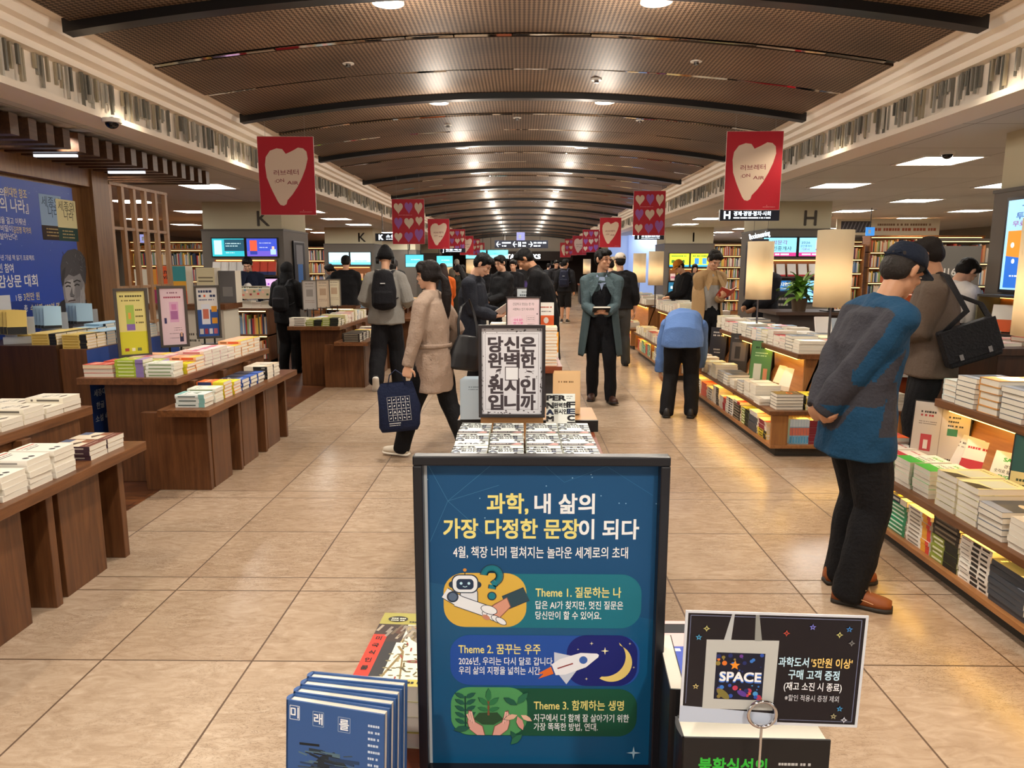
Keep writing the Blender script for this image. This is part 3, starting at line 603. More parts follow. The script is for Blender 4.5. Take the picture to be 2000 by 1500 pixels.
for q, (key, x, y, zz) in enumerate((('yellowset', -3.9, 5.5, 1.0), ('blueset', -3.98, 6.05, 1.0), ('blueset', -3.98, 6.5, 1.0))):
    for k in range(4):
        a = R(28); dx, dy = -math.sin(a)*.025*k, math.cos(a)*.025*k
        book(key, x+dx*1.2-.03*k, y+dy, zz+.19/2*math.sin(R(72))+.07, (R(72), 0, a), '%s, %s in the %s leaning set by the blue panel' % (DES[key].desc, 'front' if k == 0 else ORD[k], ('first', 'middle', 'last')[q]), 'leaning sets on the pedestal', 1.5)
    s = MB(); s.box(-.1, .1, -.02, .14, 0, .055, mat('#d8dde2', .1, alpha=.5)); s.box(-.1, .1, .1, .115, 0, .2, mat('#d8dde2', .1, alpha=.5))
    s.build('book_stand', None, (x, y, zz), (0, 0, R(28)), label='clear acrylic stand under the %s leaning book set' % ('yellow', 'middle pale blue', 'last pale blue')[q], cat='stand')
# ================================================================ right-hand lit islands
LED = mat('#ffc453', .5, emit=LED_E)
def island(y0, y1, label, led=True):
    t = empty('island_display', (2.7, (y0+y1)/2, 0), label=label, cat='book display'); ox, oy = 2.7, t.location.y
    def part(name, d, m, bev=.003): return boxobj(name, (d[0]-ox, d[1]-ox, d[2]-oy, d[3]-oy, d[4], d[5]), m, t, bev=bev)
    part('plinth', (2.16, 3.24, y0+.05, y1-.05, 0, .075), mat('#3a3630', .5)); part('bottom_shelf', (2.1, 3.3, y0, y1, .075, .105), OAK)
    part('ledge', (2.07, 3.33, y0-.02, y1+.02, .365, .40), WOODH)
    part('core', (2.42, 2.98, y0+.24, y1-.24, .105, .365), OAKV)
    for sx in (2.1, 3.16): 
        part('end_post', (sx, sx+.14, y0, y0+.03, .105, .365), OAKV); part('end_post', (sx, sx+.14, y1-.03, y1, .105, .365), OAKV)
    n = max(1, int((y1-y0)/1.6))
    for i in range(1, n):
        yy = y0+.0+(y1-y0-.03)*i/n; part('divider', (2.1, 2.44, yy, yy+.03, .105, .365), OAKV)
    b = MB()
    for s in (1, -1):
        x0, x1 = (-.24*s, -.1*s); pr = [(x0, .40), (x1, .80), (x1+.02*s, .80), (x0+.02*s, .40)]; L0, L1 = y0+.34-oy, y1-.34-oy
        b.add([(x, y, z) for y in (L0, L1) for x, z in pr], [(0, 1, 5, 4), (1, 2, 6, 5), (2, 3, 7, 6), (3, 0, 4, 7), (0, 3, 2, 1), (4, 5, 6, 7)], OAK)
    b.build('back_panel', t)
    part('end_panel', (2.48, 2.92, y0+.34, y0+.37, .40, .80), OAKV); part('end_panel', (2.48, 2.92, y1-.37, y1-.34, .40, .80), OAKV)
    part('book_lip', (2.40, 2.425, y0+.34, y1-.34, .40, .425), OAK)
    part('top', (2.40, 3.0, y0+.3, y1-.3, .795, .84), WOODH)
    if led:
        part('light_strip', (2.14, 2.17, y0+.1, y1-.1, .352, .362), LED, 0); part('light_strip', (2.43, 2.46, y0+.4, y1-.4, .782, .793), LED, 0)
        part('light_strip', (2.35, 3.05, y0+.05, y0+.08, .352, .362), LED, 0)
    return t
island(1.7, 4.42, 'lit oak book island nearest the camera on the right')
island(5.9, 9.1, 'lit oak book island behind the blue jacketed person')
island(9.95, 13.2, 'lit oak book island beyond the bending person')
island(13.7, 17.2, 'lit oak book island far along the right side')
island(17.8, 22, 'last lit oak book island on the right')
A, Bq = 'near right island', 'second right island'
def mixpile(seq, x, y, z, rz, where, boost=1):
    tot = sum(n for _, n in seq); zz = z; below = 0
    for key, n in seq:
        D_ = DES[key]
        for i in range(n):
            k = tot-1-below; below += 1
            book(key, x+random.uniform(-.004, .004), y+random.uniform(-.003, .003), zz, (0, 0, R(rz+random.uniform(-1.5, 1.5))), '%s, %s %s' % (D_.desc, 'topmost of' if k == 0 else 'bottom of' if k == tot-1 else ORD[k]+' from top of', where), 'books on the %s' % (A if y < 5 else Bq), boost)
            zz += D_.t+.0006
for r, (seq, y) in enumerate(((['greek', 8],), 4.1) if 0 else () ): pass
bot = [([('greek', 8)], 4.17), ([('emerald', 7), ('spacebook', 1)], 3.93), ([('yellowdot', 9)], 3.69), ([('olive', 5), ('blackfire', 4)], 3.45), ([('lessons', 9)], 3.21), ([('coat', 7)], 2.97), ([('lessons', 8)], 2.73)]
for r, (seq, y) in enumerate(bot): mixpile(seq, 2.205, y, .105, 0, 'bottom shelf pile %s, %s' % (CARD[r], A), 1.4)
for r in range(6): pile(('pinkwhite', 'money', 'office')[r % 3], 2.37, 4.1-r*.24, .105, 6, 180, 'rear bottom shelf pile %s, %s' % (CARD[r], A), boost=.2)
led = [('orangetop', 6, 4.33, 2.26), ('redband', 5, 4.2, 2.24), ('redband', 5, 4.03, 2.23), ('greenband', 6, 3.86, 2.24), ('greenband', 6, 3.69, 2.25), ('money', 6, 3.46, 2.25), ('money', 6, 3.28, 2.245), ('coat', 5, 3.1, 2.24), ('office', 5, 2.9, 2.24), ('office', 5, 2.7, 2.24)]
for r, (key, n, y, x) in enumerate(led): pile(key, x-.02, y, .40, n, -90, 'ledge pile %s, %s' % (CARD[r], A), boost=1.4)
pile('maroon', 2.62, 4.3, .40, 4, 0, 'end ledge of %s' % A); pile('whitered', 2.85, 4.3, .40, 5, 0, 'right end ledge of %s' % A)
topA = [('teal', 4, 4.02), ('coat', 6, 3.86), ('tanhard', 5, 3.68), ('coat', 6, 3.49), ('orangetop', 5, 3.3), ('office', 5, 3.1), ('coat', 5, 2.9)]
for r, (key, n, y) in enumerate(topA): pile(key, 2.53, y, .84, n, -90, 'top row pile %s, %s' % (CARD[r], A), boost=1.3)
for r, (key, n, y) in enumerate((('greenband', 5, 3.98), ('whitegreen', 6, 3.8), ('orangetop', 5, 3.62), ('coat', 6, 3.44), ('office', 5, 3.2))): pile(key, 2.79, y, .84, n, -90, 'rear top pile %s, %s' % (CARD[r], A), under=.2)
def stand_book(key, x, y, z, lean, rz, label, boost=3, grp=None):
    D_ = DES[key]; a = R(lean); c = D_.d/2
    off = Vector((0, math.cos(a)*c, math.sin(a)*c)); off.rotate(Euler((0, 0, R(rz))))
    book(key, x+off.x, y+off.y, z+off.z, (a, 0, R(rz)), label, grp, boost)
stand_book('greenband', 2.47, 3.58, .43, 68, -62, 'white and green business book leaning face out on the near right island')
stand_book('redband', 2.475, 3.83, .43, 68, -62, 'red banded book leaning behind the green one, near right island')
for k in range(4): stand_book('office', 2.47+.004*k, 4.02-.035*k, .43, 72, -80, 'ivory paperback leaning %s in the lit niche, near right island' % ORD[k], 1.5)
# second island
for k in range(7): book('cyan', 2.27+.0235*k, 6.0, .105+.108, (R(90), 0, R(90)), 'sky blue binder standing %s from left in the end cubby' % ORD[k], 'sky blue binders in the end cubby', 2.2)
pile('maroon', 2.5, 6.02, .105, 10, 90, 'end cubby beside blue binders', boost=1.4); pile('lemon', 2.68, 6.02, .105, 9, 90, 'right side of the end cubby', boost=1.3); pile('maroon', 2.86, 6.02, .105, 8, 90, 'far right of the end cubby', boost=.6)
pile('lemon', 2.6, 5.88+.03, .105, 3, 0, 'front of the end cubby', boost=.5) if 0 else None
for r, (seq, y) in enumerate((([('lemon', 3), ('maroon', 4)], 6.2), ([('coat', 5), ('whitered', 2)], 6.44), ([('olive', 6)], 6.68), ([('blackfire', 6), ('redband', 1)], 6.95), ([('lessons', 7)], 7.2), ([('redband', 5)], 7.45), ([('greek', 8)], 7.72), ([('office', 5)], 7.98), ([('redtop', 5)], 8.24), ([('office', 6)], 8.5), ([('money', 5)], 8.76))):
    mixpile(seq, 2.2, y, .105, 0, 'bottom shelf pile %s, %s' % (CARD[r], Bq))
for r in range(9): pile(('office', 'money', 'pinkwhite')[r % 3], 2.36, 6.3+.28*r, .105, 5, 180, 'rear bottom pile %s, %s' % (CARD[r], Bq), boost=.2)
for r, (key, n, y, x) in enumerate((('blackfire', 5, 6.02, 2.26), ('office', 2, 6.22, 2.18), ('office', 5, 6.42, 2.21), ('office', 5, 6.6, 2.21), ('coat', 4, 6.8, 2.21), ('office', 3, 7.05, 2.21), ('coat', 4, 7.25, 2.2), ('coat', 4, 7.45, 2.2), ('money', 5, 7.7, 2.2), ('office', 4, 7.9, 2.2), ('money', 4, 8.15, 2.2), ('office', 5, 8.4, 2.2), ('redband', 5, 8.7, 2.2), ('office', 5, 8.95, 2.2))):
    pile(key, x, y, .40, n, -90, 'ledge pile %s, %s' % (CARD[r], Bq), boost=1.2)
for r, (key, n) in enumerate((('lemon', 5), ('skyband', 4), ('pinkwhite', 5), ('office', 4), ('office', 5))): pile(key, 2.46+r*.17, 6.04, .40, n, 0, 'end ledge pile %s, %s' % (CARD[r], Bq), boost=1.2)
pal = ('office', 'coat', 'pinkwhite', 'redband', 'office', 'money', 'skyband', 'whitered', 'coat', 'office')
for r in range(16):
    y = 6.32+r*.166
    pile(pal[r % 10], 2.535, y, .84, (4, 5, 5, 4, 5, 4, 5, 5)[r % 8], -90, 'top front pile %s, %s' % (CARD[r], Bq), boost=1.1)
    pile(pal[(r*3+2) % 10], 2.79, y, .84, (5, 4, 5, 3, 4, 5, 5, 4)[r % 8], -90, 'top rear pile %s, %s' % (CARD[r], Bq), boost=1, under=.1)
for k in range(5): stand_book('treecover' if k < 2 else 'office', 2.475+.002*k, 6.85-.05*k if k < 2 else 6.74-.03*k, .43, 66, -70, ('cream fir tree book leaning in the lit niche, %s copy' % ORD[k]) if k < 2 else 'ivory book leaning by the fir tree books, %s copy' % ORD[k-2], 1.6)
for k in range(3): stand_book(('kraft', 'blackfire', 'office')[k], 2.48, 7.62-.04*k, .43, 66, -75, '%s leaning between the black and green signs' % DES[('kraft', 'blackfire', 'office')[k]].desc, 1)
# far islands: piles
for (q0, q1, nm) in ((10.0, 13.0, 'third right island'), (14.0, 17.0, 'fourth right island'), (18.1, 21.7, 'fifth right island')):
    for r in range(int((q1-q0)/.2)):
        y = q0+.1+r*.2; k = random.choice
        pile(k(pal), 2.535, y, .84, random.randint(3, 6), -90, 'top pile %s, %s' % (CARD[r], nm), boost=.6); pile(k(pal), 2.79, y, .84, random.randint(3, 6), -90, 'rear pile %s, %s' % (CARD[r], nm), boost=.3)
        pile(k(('money', 'office', 'redband', 'greek')), 2.2, y, .40, random.randint(3, 5), -90, 'ledge pile %s, %s' % (CARD[r], nm), boost=.4)
        pile(k(('greek', 'money', 'lessons', 'office', 'emerald', 'redtop')), 2.2, y, .105, random.randint(4, 8), 0, 'bottom pile %s, %s' % (CARD[r], nm), boost=.4)
# ================================================================ signs
def frame_sign(w, h, label, loc, rz, gfn, frame=BLACK, fw=.018, lean=0, legs=0, th=.016, cat='sign', base=True, group=None, name='sign'):
    """a framed poster; the origin is the bottom middle of the frame"""
    r = empty(name, loc, (R(-lean), 0, R(rz)), label=label, cat=cat, group=group); f = MB(); W2 = w/2
    for d in ((-W2, W2, 0, fw), (-W2, W2, h-fw, h), (-W2, -W2+fw, fw, h-fw), (W2-fw, W2, fw, h-fw)): f.box(d[0], d[1], -th, 0, d[2], d[3], frame)
    f.box(-W2+.002, W2-.002, -.001, .004, .002, h-.002, frame); bevel(f.build('frame', r), .002)
    g = MB(); g.lay = .002; g.ox = 0; gfn(g, w-2*fw, h-2*fw); g.build('poster', r, (0, 0, fw))
    if legs:
        s = MB()
        for x in (-w*.2, w*.2): s.box(x-.008, x+.008, -.006, .01, -legs, .02, BLACK)
        s.box(-w*.32, w*.32, -.07, .07, -legs, -legs+.008, BLACK); s.build('stand', r)
    elif base and lean:
        s = MB(); a = R(lean); s.add([(x, y, z) for x in (-w*.3, w*.3) for y, z in ((.004, h*.9), (.02, h*.9), (h*.42, 0), (h*.40, 0))], [(0, 1, 2, 3), (4, 7, 6, 5), (0, 4, 5, 1), (1, 5, 6, 2), (2, 6, 7, 3), (3, 7, 4, 0)], frame)
        s.build('back_leg', r)
    return r
def gl(c, k): return mat(c, .25)
def g_science(g, w, h):
    P = lambda u, v: ((u-.5)*w, v*h)
    g.rect(-w/2, 0, w/2, h, mat('#0f5480', .3)); g.poly([(-w/2, h*.62), (w/2, h*.5), (w/2, h), (-w/2, h)], '#0c4a78'); g.rect(-w/2, 0, -w/2+.004, h, '#c9d2da')
    rr = random.Random(3)
    for k in range(16): x, y = P(rr.random(), .78+.2*rr.random()); g.disc(x, y, .0009, '#8fb8d6', n=8)
    hub = P(.1, .88)
    for u, v in ((.02, .99), (.3, 1), (.02, .75), (.25, .78), (.32, .93)): g.line([hub, P(u, v)], .0006, '#3d759c')
    for a, bq in ((P(.6, .94), P(.78, .99)), (P(.78, .99), P(.98, .9)), (P(.6, .94), P(.5, 1))): g.line([a, bq], .0005, '#2f6c96')
    Yc, Wc = '#e6dd86', '#eef2f4'
    def T(s, u, v, hh, c, al='L', bold=.02, wd=None): x, y = P(u, v); g.text(s, x, y, hh, c, al, bold, wd*w if wd else None)
    T('과학,', .27, .872, .0315, Yc, bold=.045, wd=.175); T('내 삶의', .475, .872, .0315, Wc, bold=.045, wd=.255)
    T('가장 다정한 문장', .08, .792, .0315, Yc, bold=.045, wd=.585); T('이 되다', .668, .792, .0315, Wc, bold=.045, wd=.255)
    T('4월, 책장 너머 펼쳐지는 놀라운 세계로의 초대', .5, .717, .019, Wc, 'C', .02, .76)
    def band(u0, v0, u1, v1, c): a, bq = P(u0, v0), P(u1, v1); g.rrect(a[0], a[1], bq[0], bq[1], (bq[1]-a[1])*.36, c)
    band(.09, .47, .945, .648, '#157084'); band(.075, .472, .44, .65, '#d8b14a')
    band(.1, .275, .945, .445, '#1f4fa4'); band(.62, .275, .935, .447, '#152070')
    band(.1, .1, .94, .265, '#12503a'); band(.1, .102, .445, .268, '#4f9a5e')
    T('Theme 1. 질문하는 나', .48, .588, .0175, Yc, bold=.03, wd=.375); T('답은 AI가 찾지만, 멋진 질문은', .48, .546, .0138, Wc, wd=.385); T('당신만이 할 수 있어요.', .48, .512, .0138, Wc, wd=.29)
    T('Theme 2. 꿈꾸는 우주', .138, .398, .0175, Yc, bold=.03, wd=.365); T('2026년, 우리는 다시 달로 갑니다.', .138, .357, .0138, Wc, wd=.425); T('우리 삶의 지평을 넓히는 시간.', .138, .325, .0138, Wc, wd=.37)
    T('Theme 3. 함께하는 생명', .475, .207, .0175, Yc, bold=.03, wd=.405); T('지구에서 다 함께 잘 살아가기 위한', .475, .163, .0138, Wc, wd=.43); T('가장 똑똑한 방법, 연대.', .475, .132, .0138, Wc, wd=.29)
    # generic helper robot and a handshake
    N2 = '#27364a'; x, y = P(.17, .612); k_ = .62; RB = lambda x0, y0, x1, y1, r, c: g.rrect(x+x0*k_, y+y0*k_, x+x1*k_, y+y1*k_, r*k_, c)
    RB(-.012, -.05, .03, -.012, .008, N2); RB(-.010, -.048, .028, -.012, .008, '#dfe5ee'); g.disc(x-.03*k_, y, .008*k_, N2); g.disc(x+.03*k_, y, .008*k_, N2)
    RB(-.031, -.021, .031, .025, .017, N2); RB(-.0285, -.0185, .0285, .0225, .016, '#e9eef4'); RB(-.02, -.012, .02, .014, .009, '#22344f'); g.disc(x-.009*k_, y+.002, .0034*k_, '#bfe6f5', n=12); g.disc(x+.009*k_, y+.002, .0034*k_, '#bfe6f5', n=12); g.line([(x-.005*k_, y-.004*k_), (x, y-.006*k_), (x+.005*k_, y-.004*k_)], .0012, '#bfe6f5')
    g.line([(x, y+.025*k_), (x, y+.034*k_)], .0014, N2); g.disc(x, y+.036*k_, .0026, '#c98a3a', n=12)
    for w_, c in ((.0145, N2), (.0128, '#e9eef4')): g.line([P(.08, .585), P(.15, .555)], w_*1.25, c); g.line([P(.13, .56), P(.265, .525)], w_*1.3, c)
    a_ = P(.115, .572); g.disc(a_[0], a_[1], .0085, N2); g.disc(a_[0], a_[1], .0062, '#5a6c86'); g.line([P(.255, .54), P(.262, .508)], .006, '#3a475c')
    for w_, c in ((.0225, N2), (.0205, '#2d4a58')): g.line([P(.345, .553), P(.44, .583)], w_, c)
    g.poly([P(.355, .572), P(.372, .54), P(.32, .50), P(.272, .5), P(.26, .53), P(.3, .55)], '#8a5a48'); g.poly([P(.353, .569), P(.368, .541), P(.32, .504), P(.276, .504), P(.265, .528), P(.3, .546)], '#d69a84')
    for k in range(4): q = P(.268+.02*k, .512-.0065*k); g.disc(q[0], q[1], .0092, N2, .0048, -34); g.disc(q[0], q[1], .0082, '#eef2f6', .0039, -34)
    q = P(.275, .53); g.disc(q[0], q[1], .0125, N2, .0068, -18); g.disc(q[0], q[1], .0115, '#eef2f6', .0059, -18); q = P(.262, .505); g.disc(q[0], q[1], .006, '#c98a74', .0036, -30)
    q_ = P(.288, .642)
    for w_, c in ((.0115, N2), (.0088, '#157a8c')):
        g.line([(q_[0]+.0115*math.cos(R(t)), q_[1]+.0115*math.sin(R(t))) for t in range(175, -61, -5)]+[(q_[0]+.001, q_[1]-.014), (q_[0], q_[1]-.02)], w_, c)
        g.disc(q_[0], q_[1]-.031, w_*.58, c)
    # rocket and moon
    mx, my = P(.82, .355)
    pts = [(mx+.030*math.cos(R(a)), my+.030*math.sin(R(a))) for a in range(-125, 70, 8)]; pts += [(mx-.0105+.031*math.cos(R(a)), my+.009+.031*math.sin(R(a))) for a in range(48, -104, -8)]
    g.poly(pts, '#e9d27c')
    sx, sy = P(.66, .355); ca, sa = math.cos(R(20)), math.sin(R(20)); tr = lambda a, bq: (sx+a*ca-bq*sa, sy+a*sa+bq*ca)
    g.poly([tr(-.036, .006), tr(-.058, .002), tr(-.05, -.001), tr(-.06, -.006), tr(-.036, -.006)], '#e2702c'); g.poly([tr(-.03, .008), tr(-.024, .026), tr(-.002, .012)], '#c9d3e4'); g.poly([tr(-.03, -.008), tr(-.024, -.028), tr(-.002, -.012)], '#c9d3e4')
    g.poly([tr(-.034, .009), tr(-.02, .013), tr(.012, .012), tr(.034, .003), tr(.036, 0), tr(.034, -.003), tr(.012, -.012), tr(-.02, -.013), tr(-.034, -.009)], '#eef1f8'); c_ = tr(.012, 0); g.disc(c_[0], c_[1], .006, '#3a62b0'); g.line([tr(-.028, 0), tr(-.004, 0)], .002, '#8a3a3a')
    for u, v, s_ in ((.79, .395, .006), (.73, .42, .003), (.9, .42, .0022), (.71, .3, .0025), (.92, .34, .002), (.67, .4, .0018)): q = P(u, v); g.star(q[0], q[1], s_, '#f2ecc0', 4, .25)
    # plants and cupped hands
    def leaf(x, y, L, a, c):
        L *= .8
        ca, sa = math.cos(R(a)), math.sin(R(a)); p = [(0, 0), (.35, .2), (.7, .17), (1, 0), (.7, -.17), (.35, -.2)]
        g.poly([(x+L*(u*ca-v*sa)*1.06, y+L*(u*sa+v*ca)*1.06) for u, v in p], '#123d36'); g.poly([(x+L*(u*ca-v*sa)+.0003, y+L*(u*sa+v*ca)) for u, v in p], c)
    sx, sy = P(.165, .12); g.line([(sx, sy), (sx, sy+.055)], .002, '#123d36')
    for k in range(5): leaf(sx, sy+.01+.0105*k, .021, 28, '#1f5c4c'); leaf(sx, sy+.01+.0105*k, .021, 152, '#1f5c4c')
    sx, sy = P(.27, .172); g.poly([(sx-.022, sy-.006), (sx-.014, sy+.004), (sx+.013, sy+.005), (sx+.022, sy-.006), (sx+.008, sy-.015), (sx-.009, sy-.015)], '#2c4f33'); g.line([(sx, sy), (sx, sy+.024)], .003, '#7a5238')
    for a, L, dy in ((90, .026, .022), (140, .024, .016), (40, .024, .016), (165, .02, .008), (15, .02, .008)): leaf(sx, sy+dy, L, a, '#2f7a4c')
    for s_ in (-1, 1):
        hx = sx+s_*.0235; base = P(.27, .103)[1]; f_ = lambda q: [(hx+s_*u*.68, base+v*.68) for u, v in q]
        g.poly(f_([(-.008, 0), (-.027, 0), (-.022, .022), (-.006, .032), (.002, .058), (.009, .06), (.012, .03), (.008, .014)]), '#7a4a44'); g.poly(f_([(-.0095, 0), (-.0255, 0), (-.0205, .021), (-.005, .031), (.003, .056), (.008, .057), (.0105, .03), (.0065, .014)]), '#e0a89c')
        for k in range(3): g.line(f_([(-.002+.0045*k, .028+.004*k), (.003+.0045*k, .056-.003*k)]), .0026, '#e9bcb0'); g.line(f_([(.0+.0045*k, .028+.004*k), (.005+.0045*k, .054-.003*k)]), .0005, '#8a5a50')
    sx, sy = P(.4, .2); leaf(sx, sy+.004, .028, 150, '#1d5c48'); leaf(sx, sy+.006, .03, 50, '#2a6f50'); leaf(sx, sy-.012, .026, 200, '#e3b7a0'); leaf(sx, sy-.014, .03, 290, '#d89a90'); leaf(sx+.005, sy-.012, .024, 330, '#e8c0a8'); leaf(sx, sy-.055, .024, 120, '#1d5c48'); leaf(sx-.01, sy-.06, .03, 45, '#2a6f50')
    leaf(P(.11, .13)[0], P(.11, .12)[1], .03, 10, '#1f5c4c')
    q = P(.93, .045); g.star(q[0], q[1], .011, '#a9d0e6', 4, .22)
def g_question(g, w, h):
    P = lambda u, v: ((u-.5)*w, v*h); K = '#3c3338'
    g.rect(-w/2, 0, w/2, h, mat('#d5d4da', .3)); rr = random.Random(2); st_ = g.step; g.lay += st_; g.step = 2e-7
    for (u0, v0, u1, v1) in ((.03, .95, .97, .99), (.0, .02, .03, .95), (.97, .02, 1, .6), (.03, .0, .97, .025)):
        for k in range(26):
            u, v = u0+(u1-u0)*rr.random(), v0+(v1-v0)*rr.random(); x, y = P(u, v)
            if rr.random() < .55: g.disc(x, y, rr.uniform(.002, .007), K, rr.uniform(.001, .003), 0 if u1-u0 > .5 else 90, 8)
    for k in range(44):
        for v in (.935, .055): x, y = P(.06+.88*k/43, v); g.disc(x, y, .0017, K, n=8)
    for k in range(62):
        for u in (.06, .94): x, y = P(u, .055+.88*k/61); g.disc(x, y, .0017, K, n=8)
    g.step = st_
    for r, row in enumerate(('당신은', '완벽한', '원시인', '입니까')):
        v = (.81, .625, .325, .135)[r]
        for c in range(3): x, y = P((.23, .5, .77)[c], v); g.text(row[c], x, y, .081, K, 'C', .066, .235*w)
    x, y = P(.5, .475); g.rect(x-.034, y-.034, x+.034, y+.034, K); g.rect(x-.030, y-.030, x+.030, y+.030, '#e2e2e6')
    def beast(x, y, s, m=K):
        g.disc(x, y, .016*s, m, .007*s, -8); g.disc(x+.014*s, y+.008*s, .009*s, m, .009*s)
        for dx in (-.012, -.007, .007, .011): g.line([(x+dx*s, y), (x+dx*s, y-.016*s)], .003*s, m)
        g.line([(x-.015*s, y+.002), (x-.022*s, y+.008*s)], .0015*s, m)
    x, y = P(.2, .43); beast(x, y, 1.0)
    x, y = P(.28, .515); g.disc(x, y, .014, K, .006, 20); g.line([(x+.008, y), (x+.006, y-.02)], .003, K); g.line([(x-.008, y-.002), (x-.014, y-.014)], .003, K)
    x, y = P(.79, .5); g.disc(x, y, .014, K, .004, -10); g.line([(x-.01, y), (x-.022, y-.006)], .002, K); g.line([(x+.008, y-.002), (x+.02, y-.012)], .002, K); g.line([(x+.01, y), (x+.024, y+.004)], .0016, K); g.line([(x-.012, y+.002), (x-.016, y+.012)], .002, K)
    x, y = P(.76, .425); g.disc(x, y+.006, .014, K, .004); g.line([(x, y+.004), (x, y-.016)], .002, K)
    x, y = P(.92, .43); g.line([(x-.006, y+.004), (x, y+.008), (x-.004, y-.002), (x, y-.006)], .0016, K)
    for u in (.4, .6, .7): x, y = P(u, .04); g.disc(x, y, .005, K, .003)
def g_recipe(g, w, h):
    P = lambda u, v: ((u-.5)*w, v*h)
    g.rect(-w/2, 0, w/2, h, mat('#e6d3da', .3)); 
    for s, v in (('건강하고 맛있는 한 끼!', .87), ('서평북스 인기 레시피북', .76)): x, y = P(.5, v); g.text(s, x, y, .028, '#4a4348', 'C', .01, .66*w)
    g.poly([P(.1, .58), P(.42, .63), P(.56, .22), P(.2, .1)], '#ecd5e2')
    for s, v, c in (('쉬운', .53, '#d84a9c'), ('한그릇', .46, '#d84a9c'), ('새미네부엌', .37, '#2f4a66'), ('레시피', .28, '#d84a9c')): x, y = P(.34, v); g.text(s, x, y, .026, c, 'C', .03, .3*w)
    g.line([P(.6, .62), P(.86, .62), P(.86, .5), P(.6, .5), P(.6, .62)], .001, '#8a7c84')
    for v in (.58, .54, .44, .4, .36): a = P(.63, v); g.marks(a[0], a[0]+.22*w, a[1], .008, '#9a8c94')
    a, b_ = P(.62, .12), P(.94, .28); g.rect(a[0], a[1], b_[0], b_[1], '#e0a63a'); g.marks(a[0]+.02, b_[0]-.02, (a[1]+b_[1])/2+.01, .008, '#7a5a1c')
    g.poly([P(0, .3), P(.12, .16), P(0, .1)], '#2f7a66'); g.poly([P(1, .32), P(.88, .2), P(1, .1)], '#2f7a66'); x, y = P(.93, .66); g.disc(x, y, .006, '#2a2430')
def g_plain(bg, bars, pic=None):
    def f(g, w, h):
        g.rect(-w/2, 0, w/2, h, mat(bg, .3))
        for (u0, u1, v, hh, c) in bars: g.marks((u0-.5)*w, (u1-.5)*w, v*h, hh*h, c)
        for (u0, v0, u1, v1, c) in pic or (): g.rect((u0-.5)*w, v0*h, (u1-.5)*w, v1*h, c)
    return f
SIGN_Y = .86
frame_sign(.354, .493, 'large black framed blue poster about science standing in the foreground', (.028, .97, .849), 0, g_science, mat('#1b1c22', .3), .0135, 0, 0, .02, name='poster_stand')
frame_sign(.325, .455, 'black framed poster with huge dark Korean letters above white books', (-.045, 3.46, .862), 0, g_question, mat('#2a2527', .35), .016, name='poster_stand')
frame_sign(.325, .46, 'black framed pink recipe poster on the middle table', (.02, 6.75, .85), 0, g_recipe, mat('#2a2527', .35), .012, name='poster_stand')
frame_sign(.34, .46, 'black framed pale blue notice behind the pink recipe poster', (.1, 10.0, .84), 0, g_plain('#cfdbe4', [(.2, .8, .88, .05, '#7a8890'), (.12, .88, .78, .06, '#5a6870'), (.35, .65, .6, .1, '#9aa8b0')]), mat('#2a2527', .35), .012, name='poster_stand')
frame_sign(.3, .44, 'purple framed notice behind the pale blue notice', (.2, 12.5, .9), 0, g_plain('#4a3a78', [(.15, .85, .8, .07, '#e0a050'), (.15, .85, .6, .06, '#d8cfe8')]), mat('#33284c', .35), .012, name='poster_stand')
# central tables
def mid_table(x0, x1, y0, y1, z, label, body='#2c2a2b'):
    t = empty('display_table', ((x0+x1)/2, (y0+y1)/2, 0), label=label, cat='table'); w, d = (x1-x0)/2, (y1-y0)/2
    boxobj('table_top', (-w, w, -d, d, z-.06, z), wood('cherry_top', '#6a3018', '#8a4526', 0), t, bev=.003); boxobj('cabinet', (-w+.03, w-.03, -d+.05, d-.05, .06, z-.06), mat(body, .5), t, bev=.003)
    boxobj('plinth', (-w+.06, w-.06, -d+.08, d-.08, 0, .06), BLACK, t)
    g = MB(); g.UP = False
    for i in range(9):
        for j in range(12): g.disc(w*.0-.12+.03*i, .25+.03*j, .006, '#8a7a58', n=6)
    g.build('perforated_panel', t, (0, -d+.049, 0))
    return t
mid_table(-.275, .37, .62, 1.262, .845, 'small wooden table carrying the foreground books and posters', '#3a2a20')
mid_table(-.30, .38, 2.62, 4.25, .745, 'middle aisle table under the white capital lettered books')
mid_table(-.34, .35, 6.05, 7.5, .75, 'middle aisle table under the pink recipe poster')
mid_table(-.3, .4, 9.6, 11.0, .75, 'middle aisle table under the pale blue notice')
mid_table(-.3, .45, 12.2, 13.6, .75, 'far middle aisle table under the purple notice')
PT = 'the middle table'
for r in range(3):
    for c in range(4):
        x, y = -.215+c*.153+(.0 if c < 2 else .005), 2.86+r*.222
        where = '%s row, %s from left, middle table' % (('front', 'middle', 'back')[r], ORD[c])
        pile('perfect' if (r, c) != (1, 0) else 'perfectplain', x, y, .745, 4, 0, where, jit=.002, boost=1.2, jr=2, under=.08)
stand_book('perfectplain', .2, 3.55, .75, 80, 0, 'white capital lettered book standing upright beside the big letter poster', 6)
for k in range(5): book('kraft', .245+.003*k, 3.83+.03*k, .745+.1075+.06, (R(80), 0, R(-2)), 'tan covered book standing, %s of the row right of the poster' % ORD[k], 'tan books behind the poster', 2)
for k in range(4): book('greyblue', -.245+.005*k, 3.68+.032*k, .745+.105+.06, (R(80), 0, R(3)), 'grey blue hardback standing, %s of the row left of the poster' % ORD[k], 'grey blue books behind the poster', 2)
